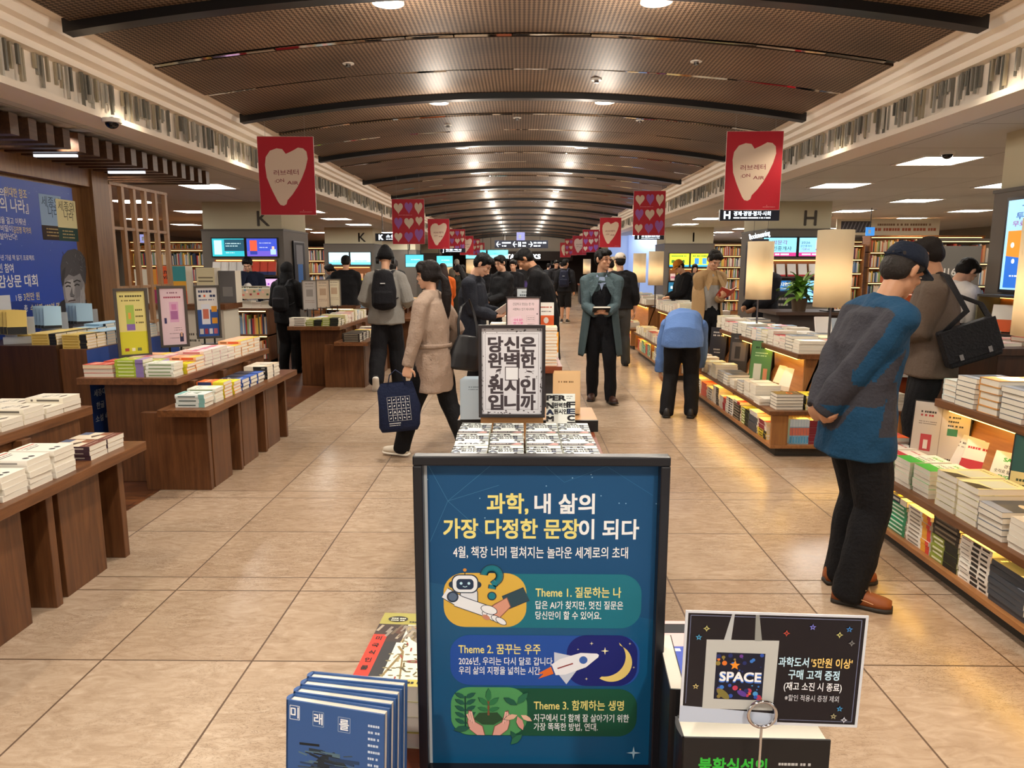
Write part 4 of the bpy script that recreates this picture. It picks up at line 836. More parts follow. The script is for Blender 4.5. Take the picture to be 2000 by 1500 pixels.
s = MB(); s.box(-.33, .40, -.02, .0, 0, .06, BLACK); s.box(-.33, .4, 0, .34, 0, .058, mat('#b98a58', .4)); s.build('book_riser', None, (.0, 3.66, .746), label='low black fronted riser holding standing books behind the big letter poster', cat='riser')
s = MB(); s.box(-.155, .155, -.03, .1, 0, .112, mat('#b98a58', .45)); s.build('sign_block', None, (-.045, 3.5, .746), label='light wooden block under the big letter poster', cat='block')
pile('orangeheap', .22, 6.2, .75, 12, 0, 'right corner of the recipe poster table', boost=1.6)
stand_book('orangeheap', .25, 6.42, .78, 82, 0, 'orange book standing behind its own pile on the recipe table', 3)
pile('office', -.2, 6.25, .75, 8, 0, 'left corner of recipe poster table', boost=.6); pile('whitered', .22, 6.9, .75, 10, 0, 'behind the recipe poster, right'); pile('office', -.22, 6.9, .75, 11, 0, 'behind recipe poster, left')
stand_book('orangeguide', .24, 6.95, 1.02, 84, 0, 'white and orange guide book standing right of the recipe poster', 3)
for c in range(3): pile('office', -.18+.22*c, 9.9, .75, 6, 0, 'far middle table place %s' % CARD[c], boost=.4); pile('orange', -.15+.25*c, 12.5, .75, 7, 0, 'last middle table place %s' % CARD[c], boost=.3)
# ---------------------------------------------------------------- foreground books
FR = random.Random(21)
design('future', .135, .21, .0178, '#35588f', 'blue painted hardback', [('r', .42, .0, .42, .0, '#35588f'),
  ('p', [(.16, .1), (.15, .4), (.22, .58), (.36, .68), (.5, .72), (.64, .64), (.78, .52), (.84, .34), (.7, .14), (.4, .08)], '#222b34')]+[('l', [(u, v), (u+w_, v+dv)], th, c) for u, v, w_, dv, th, c in [(FR.uniform(.12, .6), FR.uniform(.1, .74), FR.uniform(.06, .26), FR.uniform(-.025, .012), FR.uniform(.006, .035), FR.choice(('#161b20', '#2b3640', '#3d4c58', '#1c2530', '#56707f', '#2a3f60'))) for _ in range(110)]]+[
  ('p', [(.36, .28), (.75, .2), (.8, .25), (.38, .36)], '#7fb0dc'), ('p', [(.36, .2), (.7, .12), (.72, .16), (.38, .26)], '#a9cfe8'), ('p', [(.14, .2), (.24, .17), (.24, .22), (.15, .25)], '#3f86d8'),
  ('l', [(.04, .97), (.14, .97), (.14, .885), (.04, .885), (.04, .97)], .006, '#dfe6f0'), ('l', [(.28, .955), (.39, .955), (.39, .865), (.28, .865), (.28, .955)], .006, '#8fa3c0'), ('l', [(.54, .945), (.66, .945), (.66, .855), (.54, .855), (.54, .945)], .006, '#8fa3c0'),
  ('t', '미', .09, .927, .075, '#eef2f6', .03), ('t', '래', .335, .91, .075, '#eef2f6', .03), ('t', '를', .6, .9, .075, '#eef2f6', .03)] +
  [('s', .84, .95, .92-.04*k, .018, '#c2d2e6') for k in range(9)] + [('s', .3, .75, .6-.03*k, .006, '#5d7a9a') for k in range(8)], hard=True)
for k in range(4):
    a = R(-13+1.5*k); x, y = -.232+.004*k, .826+.0188*k
    book('future', x, y, .838+.105+.003, (R(84), 0, a), 'blue painted hardback standing, %s in the foreground row' % ('front one' if k == 0 else ORD[k]), 'blue hardbacks standing in the foreground', 40)
design('botanic', .155, .235, .026, '#e8e2c8', 'botanical cover book', [('r', 0, .82, 1, 1, '#a39b4c'), ('r', 0, 0, 1, .08, '#c9b95a'), ('r', 0, .55, .35, .82, '#3a2c26'), ('r', .0, .1, .3, .56, '#2b2a2c'), ('r', 0, .06, .16, .66, '#e23420'),
  ('d', .72, .62, .2, .16, '#7a4a38'), ('p', [(.3, .8), (.5, .82), (.62, .5), (.45, .6)], '#8d8478'), ('p', [(.5, .7), (.62, .55), (.58, .42), (.66, .53), (.7, .4), (.74, .54), (.84, .42), (.82, .6), (.72, .7)], '#a8342c'), ('d', .58, .3, .1, .03, '#7a2f26'), ('l', [(.3, .1), (.42, .42), (.34, .5)], .03, '#8a7448'), ('l', [(.5, .08), (.42, .42)], .02, '#8a7448')] +
  [('d', .3+.09*(k % 7), .12+.09*(k//7), .03, .014, '#7d7350') for k in range(28)] + [('l', [(u, v), (u+.05*math.cos(q), v+.05*math.sin(q))], .02, c) for u, v, q, c in [(FR.uniform(.34, .95), FR.uniform(.1, .8), FR.uniform(0, 6.28), FR.choice(('#8a7a4c', '#6d6038', '#a8946a', '#4a4030', '#9a4a3a'))) for _ in range(90)]] + [('l', [(u, v), (u+.04, v+.09)], .035, c) for u, v, c in [(FR.uniform(.02, .5), FR.uniform(.58, .74), FR.choice(('#6a5a48', '#8d8478', '#5a3a2c', '#a89a86'))) for _ in range(16)]] + [('d', .2, .9, .12, .07, '#26241e'), ('s', .12, .29, .91, .018, '#e8e2c8'), ('s', .12, .29, .88, .018, '#e8e2c8'), ('s', .45, .9, .93, .02, '#3a3820'), ('s', .35, .95, .86, .022, '#26241e'),
  ('t', '미', .08, .6, .06, '#2a0f0a', .06), ('t', '국', .08, .5, .06, '#2a0f0a', .06), ('t', '식', .08, .4, .06, '#2a0f0a', .06), ('t', '인', .08, .3, .06, '#2a0f0a', .06), ('t', '물', .08, .2, .06, '#2a0f0a', .06), ('s', .5, .9, .04, .03, '#26241e')])
pile('botanic', -.186, 1.145, .845, 4, -4, 'foreground pile left of the blue poster', jit=.002, boost=20)
design('pinknavy', .15, .225, .026, '#e9b6b4', 'pink and blue book', [('r', 0, 0, 1, .6, '#3d54b4'), ('r', .45, .8, 1, .95, '#1c1c22'), ('s', .1, .8, .55, .05, '#d9e0f4')])
pile('pinknavy', .235, 1.13, .845, 4, 0, 'foreground pile right of the blue poster', jit=.002, boost=20)
design('uncertain', .171, .212, .042, '#17171a', 'thick black hardback', [('t', '불확실성의', .35, .83, .105, '#35b83a', .045, .46), ('t', '시대', .2, .71, .105, '#35b83a', .045, .17), ('s', .66, .9, .85, .02, '#b8b8b8'), ('s', .66, .82, .815, .02, '#b8b8b8'), ('s', .12, .5, .5, .02, '#8a8a8a')], hard=True, page=mat('#efe8d6', .8))
book('uncertain', .275, .80, .845+.106, (R(90), 0, R(-1)), 'thick black hardback with green title standing at the lower right', None, 60)
design('whiteblack', .14, .21, .02, '#1a1a1c', 'slim black covered book', [('r', 0, 0, 1, .2, '#3f8a3c')], [(0, .2, 0, 1, '#3f8a3c')])
book('whiteblack', .20, .93, .845+.105, (R(90), 0, R(86)), 'slim black book standing edge on beside the blue poster', None, 30)
def g_space(g, w, h):
    P = lambda u, v: ((u-.5)*w, v*h)
    g.rect(-w/2, 0, w/2, h, mat('#cfd3dc', .2)); a, b_ = P(.015, .025), P(.985, .98); g.rect(a[0], a[1], b_[0], b_[1], mat('#17161f', .2)); g.poly([P(.0, 0), P(.55, 0), P(.55, .1), P(.0, .15)], '#b9c4d8')
    g.line([P(.03, .17), P(.03, .96), P(.965, .96), P(.965, .05), P(.56, .05)], .0008, '#6a708e')
    g.poly([P(.125, .13), P(.52, .13), P(.525, .76), P(.125, .75)], '#b9bbb9'); g.poly([P(.22, .75), P(.255, .98), P(.27, .98), P(.26, .75)], '#b4b8bb'); g.poly([P(.39, .75), P(.385, .98), P(.405, .98), P(.43, .75)], '#8d8f8c')
    a, b_ = P(.185, .22), P(.455, .64); g.rect(a[0], a[1], b_[0], b_[1], '#10122a'); rr = random.Random(9)
    for k in range(60):
        u, v = rr.uniform(.19, .45), rr.uniform(.235, .63)
        if .37 < v < .47: continue
        x, y = P(u, v); g.disc(x, y, rr.uniform(.0008, .0032), rr.choice(('#2a4fae', '#3a78d0', '#6a3a90', '#d8742c', '#1d2a66', '#4a9ad8', '#b83a5a', '#8a7a3a')), n=10)
    x, y = P(.29, .53); g.star(x, y, .006, '#e8902c'); x, y = P(.235, .27); g.disc(x, y, .009, '#7d733a', .004, -40); x, y = P(.34, .28); g.disc(x, y, .006, '#5a3a96', .003, -30)
    x, y = P(.325, .425); g.text('SPACE', x, y-.0008, .0155, '#3a6fd0', 'C', .05, .232*w); g.text('SPACE', x, y+.0008, .0155, '#f0f2f6', 'C', .05, .228*w)
    def T(s, u, v, hh, c, al='C', bold=.03, wd=None): x, y = P(u, v); g.text(s, x, y, hh, c, al, bold, wd*w if wd else None)
    T('과학도서', .53, .575, .0125, '#bfe0f2', 'L', .04, .165); T("'5만원 이상'", .71, .575, .0125, '#e2c070', 'L', .04, .225)
    T('구매 고객 증정', .73, .465, .0125, '#bfe0f2', 'C', .04, .28); T('(재고 소진 시 종료)', .73, .36, .011, '#e6e8ee', 'C', .03, .32); T('※할인 적용시 증정 제외', .73, .255, .0085, '#c2c4cc', 'C', .01, .3)
    for u, v, c, n in ((.12, .85, '#c8c27a', 4), (.08, .77, '#4aa0d0', 5), (.08, .33, '#c8b87a', 5), (.56, .83, '#c04a3a', 4), (.7, .89, '#7a7ad8', 5), (.9, .88, '#3a80c8', 5), (.85, .83, '#c8c27a', 4), (.92, .76, '#7a7a7a', 4), (.89, .17, '#3a90c8', 5), (.86, .1, '#a8a07a', 5), (.92, .07, '#c8cad8', 4)):
        x, y = P(u, v); g.star(x, y, .0038, c, n); g.star(x, y, .0018, '#17161f', n)
r = empty('card_holder', (.270, .733, .845), label='chrome ring card holder in front of the thick black hardback', cat='card holder')
s = MB(); s.cyl((0, 0, 0), .028, .006, CHROME, 24); s.build('base', r); s = MB(); s.tube([(0, 0, .004), (0, 0, .245)], [.0016, .0016], CHROME, seg=8); s.build('stem', r)
s = MB(); pts = [(.0155*math.cos(R(a)), 0, .2605+.0155*math.sin(R(a))) for a in range(-90, 271, 15)]; s.tube(pts, [.0021]*len(pts), CHROME, seg=8, cap=False, side=(0, 1, 0)); s.build('ring', r)
g = MB(); g.box(-.0995, .0995, .0, .0012, 0, .1345, mat('#dfe2ea', .15)); g_space(g, .199, .1345); g.build('notice_card', None, (.279, .7385, 1.089), (0, R(1), R(-1)), label='dark laminated card picturing a white tote bag, held by the chrome ring', cat='card')
# ================================================================ banners
RED = '#b0182c'
def wires(r, w, h, top):
    for x in (-w*.35, w*.35): boxobj('hanging_wire', (x-.0012, x+.0012, -.001, .001, h, top), mat('#9a9a98', .3, metal=.5), r)
def banner(kind, x, y, z, label, w=.60, h=.82):
    r = empty('hanging_banner', (x, y, z), (0, 0, R(2 if x < 0 else -1)), label=label, cat='banner', group='red heart banners along the hall')
    b = MB(); b.box(-w/2, w/2, 0, .006, 0, h, mat('#e8e2da', .5)); g = b; g.rect(-w/2+.002, .002, w/2-.002, h-.002, mat(RED, .5)); P = lambda u, v: ((u-.5)*w, v*h)
    if kind == 'letter':
        C = '#ddc9b6'; pts = [(.5, .78), (.44, .84), (.34, .85), (.22, .82), (.14, .74), (.12, .64), (.14, .48), (.2, .36), (.26, .26), (.32, .17), (.36, .13), (.42, .12), (.47, .14), (.49, .19), (.58, .26), (.68, .36), (.77, .48), (.84, .6), (.885, .72), (.87, .81), (.81, .85), (.72, .86), (.62, .82)]
        c0 = (.5, .5); pp = [P(u, v) for u, v in pts]
        for a, bq in zip(pp, pp[1:]+pp[:1]): g.poly([P(*c0), a, bq], C, g.lay+.0001)
        g.lay += .0002
        x1, y1 = P(.49, .545); g.text('러브레터', x1, y1, .062, '#7a2030', 'C', .014, .44*w, 2)
        x1, y1 = P(.36, .44); g.text(':ON', x1, y1, .05, '#7a2030', 'C', .014, .17*w, 8); x1, y1 = P(.6, .415); g.text('AIR', x1, y1, .05, '#7a2030', 'C', .014, .2*w, -2)
        a = P(.7, .04); g.marks(a[0], a[0]+.22*w, a[1], .006, '#d99a9a'); a = P(.77, .06); g.disc(a[0], a[1], .004, '#e0c0b8', n=8)
    else:
        C, V = '#dccbb6', '#9a62b0'
        for u, v, hw, hh, c, s in ((.2, .8, .3, .27, C, 0), (.52, .81, .26, .29, V, -.05), (.82, .8, .26, .3, C, .02), (.19, .47, .27, .3, V, .03), (.52, .47, .31, .28, C, -.02), (.83, .52, .23, .23, C, 0), (.18, .16, .26, .24, C, .02), (.5, .16, .28, .27, V, .04), (.82, .2, .28, .34, V, .03)):
            x1, y1 = P(u, v-.01); g.heart(x1, y1, hw*w, hh*h, c, s)
        a = P(.2, .645); g.marks(a[0], a[0]+.42*w, a[1], .012, '#d98a94')
    b.build('sheet', r)
    wires(r, w, h, zv(x)-z if abs(x) < VX else ZE-z)
for i, (kind, y, z) in enumerate((('letter', 7.96, 2.14), ('hearts', 13.6, 1.99), ('letter', 20.3, 2.05), ('hearts', 27, 2.1), ('letter', 32, 2.05), ('hearts', 37, 2.1), ('letter', 41.5, 2.05))):
    banner(kind, (-2.53, -2.1, -2.3, -2.38, -2.4, -2.4, -2.4)[i], y, z, 'red banner %s hanging on the left, %s from the camera' % ('with one big cream heart' if kind == 'letter' else 'with nine hearts', ORD[i]))
for i, (kind, y, z) in enumerate((('letter', 8.0, 2.19), ('hearts', 13.9, 2.16), ('letter', 20.6, 2.1), ('hearts', 27, 2.08), ('letter', 31.5, 2.04), ('hearts', 37, 2.1), ('letter', 41.5, 2.05))):
    banner(kind, (2.49, 2.41, 2.5, 2.56, 2.5, 2.5, 2.5)[i], y, z, 'red banner %s hanging on the right, %s from the camera' % ('with one big cream heart' if kind == 'letter' else 'with nine hearts', ORD[i]))
GLOW = mat('#e6f4ff', .5, emit=2.6)
def hang_sign(name, x, y, z, w, h, ch, t, label, fn=None, top=ZS):
    r = empty(name, (x, y, z), label=label, cat='sign'); boxobj('panel', (-w/2, w/2, 0, .05, 0, h), mat('#141a2c', .35), r)
    g = MB(); g.lay = .001
    if fn: fn(g, w, h)
    else:
        g.text(ch, -w*.38, h*.52, h*.95, GLOW, 'C', .05); g.text(t, -w*.27, h*.64, h*.46, GLOW, 'L', .02, w*.62); g.marks(-w*.27, w*.35, h*.25, h*.13, GLOW)
    g.build('lit_lettering', r)
    for q in (-w*.35, w*.35): boxobj('hanging_rod', (q-.006, q+.006, .02, .032, h, top-z), BLACK, r)
    return r
hang_sign('hanging_sign', 2.66, 8.6, 2.115, .69, .125, 'H', '경제·경영·정치·사회', 'dark lit hanging sign lettered H under the right heart banner')
hang_sign('hanging_sign', -2.45, 14.6, 2.08, .95, .15, 'K', '소설·시/에세이', 'dark lit hanging sign lettered K partly behind the left nine heart banner')
hang_sign('hanging_sign', 3.02, 17.3, 2.2, .69, .125, 'I', '과학·기술·컴퓨터·외국어·수험서', 'dark lit hanging sign lettered I under the right nine heart banner')
hang_sign('hanging_sign', -2.45, 26, 2.05, .9, .15, 'J', '인문·역사', 'small dark lit hanging sign lettered J far along the left')
def g_dir(g, w, h):
    for x, s in ((-.43, 1), (-.12, 1), (.17, -1)):
        c = x*w; g.line([(c+.07*s, h*.5), (c-.07*s, h*.5)], .022, GLOW); g.line([(c-.005*s, h*.82), (c-.07*s, h*.5), (c-.005*s, h*.18)], .022, GLOW)
    for x in (-.05, -.02): g.disc(x*w, h*.72, .02, GLOW, n=10); g.rect(x*w-.017, h*.2, x*w+.017, h*.6, GLOW)
    for x0, x1 in ((-.36, -.2), (.02, .12), (.23, .45)): g.marks(x0*w, x1*w, h*.68, h*.2, GLOW); g.marks(x0*w, x0*w+(x1-x0)*w*.6, h*.3, h*.18, GLOW)
hang_sign('direction_sign', 0.0, 26, 2.2, 1.9, .28, '', '', 'dark lit direction sign with arrows hanging over the middle of the hall', g_dir, top=3.3)
sg = empty('neon_sign', (4.18, 12.9, 2.13), label='white script neon sign on a small dark bar before the H column', cat='sign')
g = MB(); g.text('Bookmeaning', 0, 0, .13, GLOW, 'C', .02, .36, 12); g.build('lit_script', sg); boxobj('bar', (-.12, .17, 0, .03, -.11, -.075), mat('#1a2240', .4), sg)
boxobj('hanging_rod', (-.1, -.095, 0, .005, -.075, ZS-2.13), BLACK, sg); boxobj('hanging_rod', (.14, .145, 0, .005, -.075, ZS-2.13), BLACK, sg)
for px, py, y, lab in ((1700, 452, 14.5, 'small blue exit sign hanging from the right ceiling'), (281, 466, 15, 'small pale blue exit sign hanging behind the wooden lattice'), (1017, 462, 30, 'small pale violet exit sign hanging over the middle of the hall')):
    p = atY(px, py, y); w = .17*y/15*(1.0 if y < 20 else 1); b = MB(); b.box(-w/2, w/2, 0, .03, -w*.5, w*.5, mat('#3f8fe0' if y < 14.9 else '#8f94d0', .4, emit=.8)); b.box(-.006, .006, .01, .02, w*.5, (ZS if abs(p.x) > 3 else 3.36)-p.z, BLACK)
    b.rect(-w*.25, -w*.25, w*.05, w*.2, '#dfeeff'); b.build('exit_sign', None, p, label=lab, cat='sign')
# ================================================================ lamps on the islands
SHADE = mat('#f3dcae', .8, emit=LAMP_E)
def shade_mat():
    m, nt, b, N, L = nodes('lamp_shade_fabric', .8, .2); b.inputs['Base Color'].default_value = (*lin('#f0e2c6'), 1)
    b.inputs['Transmission Weight'].default_value = 0; t = N('BsdfTranslucent'); t.inputs[0].default_value = (*lin('#faf0dc'), 1); mx = N('MixShader'); mx.inputs[0].default_value = .55
    L(b.outputs[0], mx.inputs[1]); L(t.outputs[0], mx.inputs[2]); L(mx.outputs[0], nt.nodes['Material Output'].inputs[0]); return m
SHM = shade_mat()
def lamp(x, y, z0, label, d=.29, h=.60, zb=1.24):
    r = empty('table_lamp', (x, y, z0), label=label, cat='lamp', group='tall cylinder lamps on the right islands'); a = zb-z0
    s = MB(); s.cyl((0, 0, 0), .07, .012, STEEL, 24); s.build('base', r); s = MB(); s.cyl((0, 0, 0), .011, a+.1, STEEL, 12); s.build('stem', r)
    s = MB(); n = 40; vs = [(rr*math.cos(2*math.pi*i/n), rr*math.sin(2*math.pi*i/n), z) for rr, z in ((d/2, a), (d/2, a+h), (d/2-.003, a+h), (d/2-.003, a)) for i in range(n)]
    s.add(vs, [(k*n+i, k*n+(i+1) % n, ((k+1) % 4)*n+(i+1) % n, ((k+1) % 4)*n+i) for k in range(4) for i in range(n)], SHM, True); s.build('lamp_shade', r)
    s = MB()
    for bz in (.15, .42): s.ell((0, 0, a+h*bz+.05), (.035, .035, .05), mat('#ffe6c0', .5, emit=20), seg=12, rings=8)
    s.build('bulb', r)
    l = bpy.data.lights.new('bulb_light', 'POINT'); l.energy = 32; l.color = (1, .88, .70); l.shadow_soft_size = .05; link('bulb_light', l, r, (0, 0, a+h*.38))
lamp(2.70, 3.72, .84, 'tall cylinder table lamp at the right edge, nearest the camera', d=.30)
lamp(2.72, 6.36, .84, 'tall cylinder table lamp beside the cap of the blue jacketed person', d=.30, h=.66)
lamp(2.55, 7.8, .84, 'tall cylinder table lamp beside the tan jacketed reader', d=.27, h=.61)
lamp(2.46, 13.3, .84, 'tall cylinder lamp behind the beige cap person, nearer of the far two', d=.27, h=.61)
lamp(2.50, 15.4, .84, 'tall cylinder lamp behind the beige cap person, farther of the far two', d=.27, h=.61)
lamp(2.62, 20.2, .84, 'small far cylinder lamp just right of the grey coat person', d=.3, h=.6); lamp(2.75, 30.5, .84, 'tiny far cylinder lamp left of the grey coat person', d=.32, h=.62)
for i, x in enumerate((-3.0, -2.1)): lamp(x, 30, .84, 'tiny far glowing lamp on the left behind the crowd, %s' % ('left one' if i == 0 else 'right one'), d=.36, h=.6)
mid_table(2.4, 3.1, 30, 31, .84, 'tiny far table carrying a glowing lamp on the right'); mid_table(-3.4, -1.8, 29.6, 30.4, .84, 'tiny far table carrying two glowing lamps on the left')
# ================================================================ left wall panel, portal and lattice
OAKP = wood('oak_panel', '#6d4a2c', '#916a42', 2); WX = -4.32
w = empty('panel_wall', (WX, 6.0, 0), label='wooden wall unit carrying the blue printed panel on the left', cat='wall panel')
boxobj('backing', (-.3, -.02, -2.6, 1.22, 0, 2.62), OAKP, w); boxobj('end_post', (-.3, .1, 1.22, 1.5, 0, 2.62), OAKP, w); boxobj('header', (-.02, .08, -2.6, 1.22, 2.36, 2.62), OAKP, w)
g = MB(); g.UP = False; L0, L1, H0, H1 = -2.3, 1.04, .78, 2.33; BL = mat('#1d4dc0', .35)
def U(y, z): return (y, z)
g.rect(L0, H0, L1, H1, BL); g.poly([(L0, H0), (L1, H0), (L1, 1.15), (.2, 1.3), (L0, 1.25)], '#143a96'); rr = random.Random(4)
for k in range(60): g.disc(rr.uniform(-1, L1), rr.uniform(1.6, 2.3), rr.uniform(.002, .006), '#9fbdf0', n=6)
Wt, Yt = '#eef2fa', '#f0e2a8'
def PT_(px, py): p = ray(px, py); k = (WX-0)/p.x; q = Vector((0, 0, CAM_Z))+p*k; return q.y-6.0, q.z
def tx(s, px, py, hpx, c, al='R', bold=.02, wpx=None):
    y, z = PT_(px, py); h = hpx/FPX*(abs(y+6)*1.0)*1.25; ww = None
    if wpx: ww = abs(PT_(px, py)[0]-PT_(px-wpx, py)[0])
    g.text(s, y, z, h, c, al, bold, ww)
tx('위대한 창조', 52, 380, 15, Yt, wpx=43); tx('한글의', 9, 377, 15, Wt); tx('『세종의 나라』', 55, 405, 22, Wt, wpx=95, bold=.025); tx('자신의 일생을 걸고 이뤄낸', 50, 434, 11, Wt, wpx=90); tx('김진명 작가의', 60, 451, 11, Yt, wpx=34); tx('한글의 비밀이', 24, 447, 11, Wt, wpx=52); tx('소설로 되살아난다!', 33, 463, 11, Wt, wpx=70)
tx('600주년 기념 책 읽기 프로젝트', 67, 504, 9, Wt, wpx=82); tx('전국민 참여', 26, 524, 15, Wt, wpx=50, bold=.03); tx('독서감상문 대회', 73, 548, 20, Wt, wpx=110, bold=.035)
tx('1등', 43, 581, 12, Wt, wpx=12); tx('3천만 원', 77, 578, 13, Yt, wpx=31); tx('총', 54, 602, 12, Wt, wpx=7); tx('수상자 600여 명', 116, 598, 13, Yt, wpx=57); tx('바로가기', 17, 616, 7, Wt, wpx=17); tx("네이버에 '세종의 나라'를 검색해 보세요", 117, 616, 6, Wt, wpx=67)
a = PT_(19, 576); bq = PT_(0, 608); g.rect(bq[0]-.06, bq[1], a[0], a[1], '#e8ecf2')
def bookpic(px0, py0, px1, py1, c1, c2, sp):
    a = PT_(px0, py1); bq = PT_(px1, py0); g.rect(a[0], a[1], bq[0], bq[1], c1); m_ = a[1]+(bq[1]-a[1])*.32; g.rect(a[0], a[1], bq[0], m_, c2)
    cx = (a[0]+bq[0])/2; W_ = bq[0]-a[0]; g.text('세종의', cx, bq[1]-(bq[1]-a[1])*.16, W_*.34, sp, 'C', 0, W_*.8); g.text('나라', cx+W_*.1, bq[1]-(bq[1]-a[1])*.36, W_*.4, sp, 'C', 0, W_*.5)
    for k in range(3): g.marks(a[0]+W_*.2, bq[0]-W_*.2, m_-.03-.03*k, .014, '#c9b37a')
bookpic(84, 384, 118, 468, '#9dbfe6', '#2a1714', '#33507a'); bookpic(116, 393, 146, 470, '#ece6b4', '#12403a', '#4a4a30')
# plain monochrome portrait of an unnamed author resting a cheek on a hand
def pp(*q): return [PT_(x, y) for x, y in q]
g.poly(pp((108, 612), (118, 590), (132, 580), (150, 590), (168, 585), (176, 640), (178, 645), (125, 645)), '#24242c')
g.poly(pp((122, 560), (124, 545), (130, 532), (160, 534), (166, 560), (164, 578), (155, 598), (146, 608), (138, 610), (130, 600), (125, 582)), '#8f9096')
g.poly(pp((119, 540), (118, 520), (122, 500), (132, 489), (146, 486), (158, 492), (166, 505), (168, 530), (167, 556), (162, 548), (156, 534), (144, 540), (134, 536), (126, 545), (124, 560)), '#4b4c52')
for k in range(26): x, y = 121+rr.random()*44, 490+rr.random()*44; g.line(pp((x, y), (x+rr.uniform(-5, 5), y+rr.uniform(3, 8))), .004, rr.choice(('#6d6e74', '#36363c', '#84858a')))
g.poly(pp((156, 560), (162, 556), (166, 575), (167, 600), (160, 616), (152, 606), (158, 590)), '#a9aaae'); g.poly(pp((150, 604), (166, 600), (174, 625), (170, 645), (158, 640)), '#3a3a42')
g.poly(pp((126, 558), (131, 548), (142, 545), (146, 558), (143, 585), (134, 592), (129, 582)), '#b2b3b8'); g.poly(pp((146, 548), (158, 545), (162, 558), (156, 578), (148, 584), (147, 565)), '#83848a')
for c_, w_ in ((((128, 560), (133, 558), (138, 560)), .014), (((145, 558), (150, 555), (155, 557)), .014)): g.line(pp(*c_), w_, '#26262a')
for c_ in (((126, 554), (131, 551), (138, 553)), ((143, 551), (150, 547), (157, 550))): g.line(pp(*c_), .013, '#2a2a2e')
g.poly(pp((140, 560), (142, 574), (146, 577), (144, 580), (138, 579), (136, 576)), '#6d6e74'); g.line(pp((137, 579), (144, 580)), .007, '#3a3a3e'); g.line(pp((133, 589), (139, 587), (147, 586)), .013, '#4a4044'); g.line(pp((134, 593), (145, 591)), .008, '#7d7e84')
g.poly(pp((119, 545), (121, 530), (128, 520), (126, 540), (122, 562)), '#36363c'); g.line(pp((158, 575), (162, 600)), .008, '#7a7b80')
for k in range(4): g.line(pp((157+2.4*k, 606-3*k), (158+2.0*k, 566+4*k)), .012, ('#b4b5ba', '#a2a3a8')[k % 2])
g.build('printed_panel', w, (.0, 0, 0), (0, 0, R(90)))
for k, y in enumerate((6.35, 6.75)): spot('panel_spot', (WX+.35, y-1.6 if 0 else y, 2.6), (0, R(-24), 0), 12, R(62), .5, (1, .93, .82), .02)
for k, y in enumerate((4.6, 5.3, 6.0, 6.7)): spot('panel_spot', (WX+.55, y, 2.66), (0, R(-30), 0), 50, R(90), .6, (1, .97, .92), .03)
# lattice screen beyond the panel
lt = empty('lattice_screen', (-4.25, 8.4, 0), label='open wooden lattice screen of tall slats right of the blue panel', cat='screen')
for k in range(6):
    y = -.86+.235*k; boxobj('slat', (-.022, .022, y-.026, y+.026, 0, 2.42), LATT, lt)
s = MB()
for z in (.95, 1.35, 1.97): s.box(-.016, .016, -.88, .34, z, z+.03, LATT)
s.build('crossbar', lt); s = MB(); s.box(-.03, .03, -.88, .34, 2.42, 2.45, LATT); s.build('top_rail', lt)
cp = empty('slatted_canopy', (-4.0, 6.0, 2.5), label='dark wooden slatted canopy hanging above the blue panel', cat='canopy')
for k in range(22):
    y = -1.7+.2*k; boxobj('slat', (-.6, .38, y-.045, y+.045, .02, .17), CANOPY, cp)
s = MB(); s.box(-.5, -.46, -1.8, 2.65, .17, .2, CANOPY); s.box(.2, .24, -1.8, 2.65, .17, .2, CANOPY); s.build('carrier', cp)
for k in range(3): boxobj('track_light', (-.1, .26, -.9+1.1*k, -.87+1.1*k, .0, .02), mat('#e8eefc', .4, emit=1.5), cp)
s = MB()
for y in (-1.2, .9, 2.4): s.box(.0, .012, y, y+.012, .17, .21, STEEL)
s.build('hanger', cp)
# the three standing signs behind the second table
frame_sign(.245, .55, 'yellow framed book poster, leftmost of the three standing signs', (-3.12, 5.72, .87), 38, g_plain('#d8cf86', [(.1, .9, .92, .035, '#4a4420'), (.15, .85, .85, .025, '#6a6430'), (.25, .8, .3, .02, '#6a6430'), (.22, .85, .25, .03, '#3a3414'), (.15, .85, .17, .02, '#5a5424'), (.62, .88, .7, .03, '#5a5424'), (.62, .9, .6, .03, '#5a5424'), (.62, .9, .5, .03, '#5a5424')], [(0, 0, 1, .36, '#c9c832'), (.28, .38, .58, .78, '#9dbb55'), (.28, .38, .58, .48, '#7d62a8'), (.36, .56, .46, .66, '#d8a04a'), (.15, .05, .3, .1, '#a04a3a'), (.4, .05, .52, .1, '#e8e2c0'), (.6, .05, .75, .1, '#6a7a4a')]), mat('#4a4540', .4), .022, 0, .07, name='poster_stand')
frame_sign(.24, .55, 'pale pink framed poster, middle of the three standing signs', (-3.13, 6.42, .87), 34, g_plain('#e2cbd6', [(.3, .75, .92, .03, '#8a5a72'), (.15, .9, .84, .035, '#a03a5a'), (.5, .85, .3, .015, '#8a7280'), (.5, .85, .26, .015, '#8a7280'), (.3, .7, .2, .015, '#8a7280'), (.3, .7, .12, .015, '#8a7280')], [(.36, .4, .74, .76, '#d8a8cc'), (.4, .45, .7, .6, '#a86aa0'), (.45, .62, .66, .72, '#c983b4'), (.12, .38, .22, .48, '#2a2a5a'), (.72, .05, .88, .2, '#1d2048'), (.76, .14, .84, .22, '#c9a08a')]), mat('#4a4540', .4), .022, 0, .07, name='poster_stand')
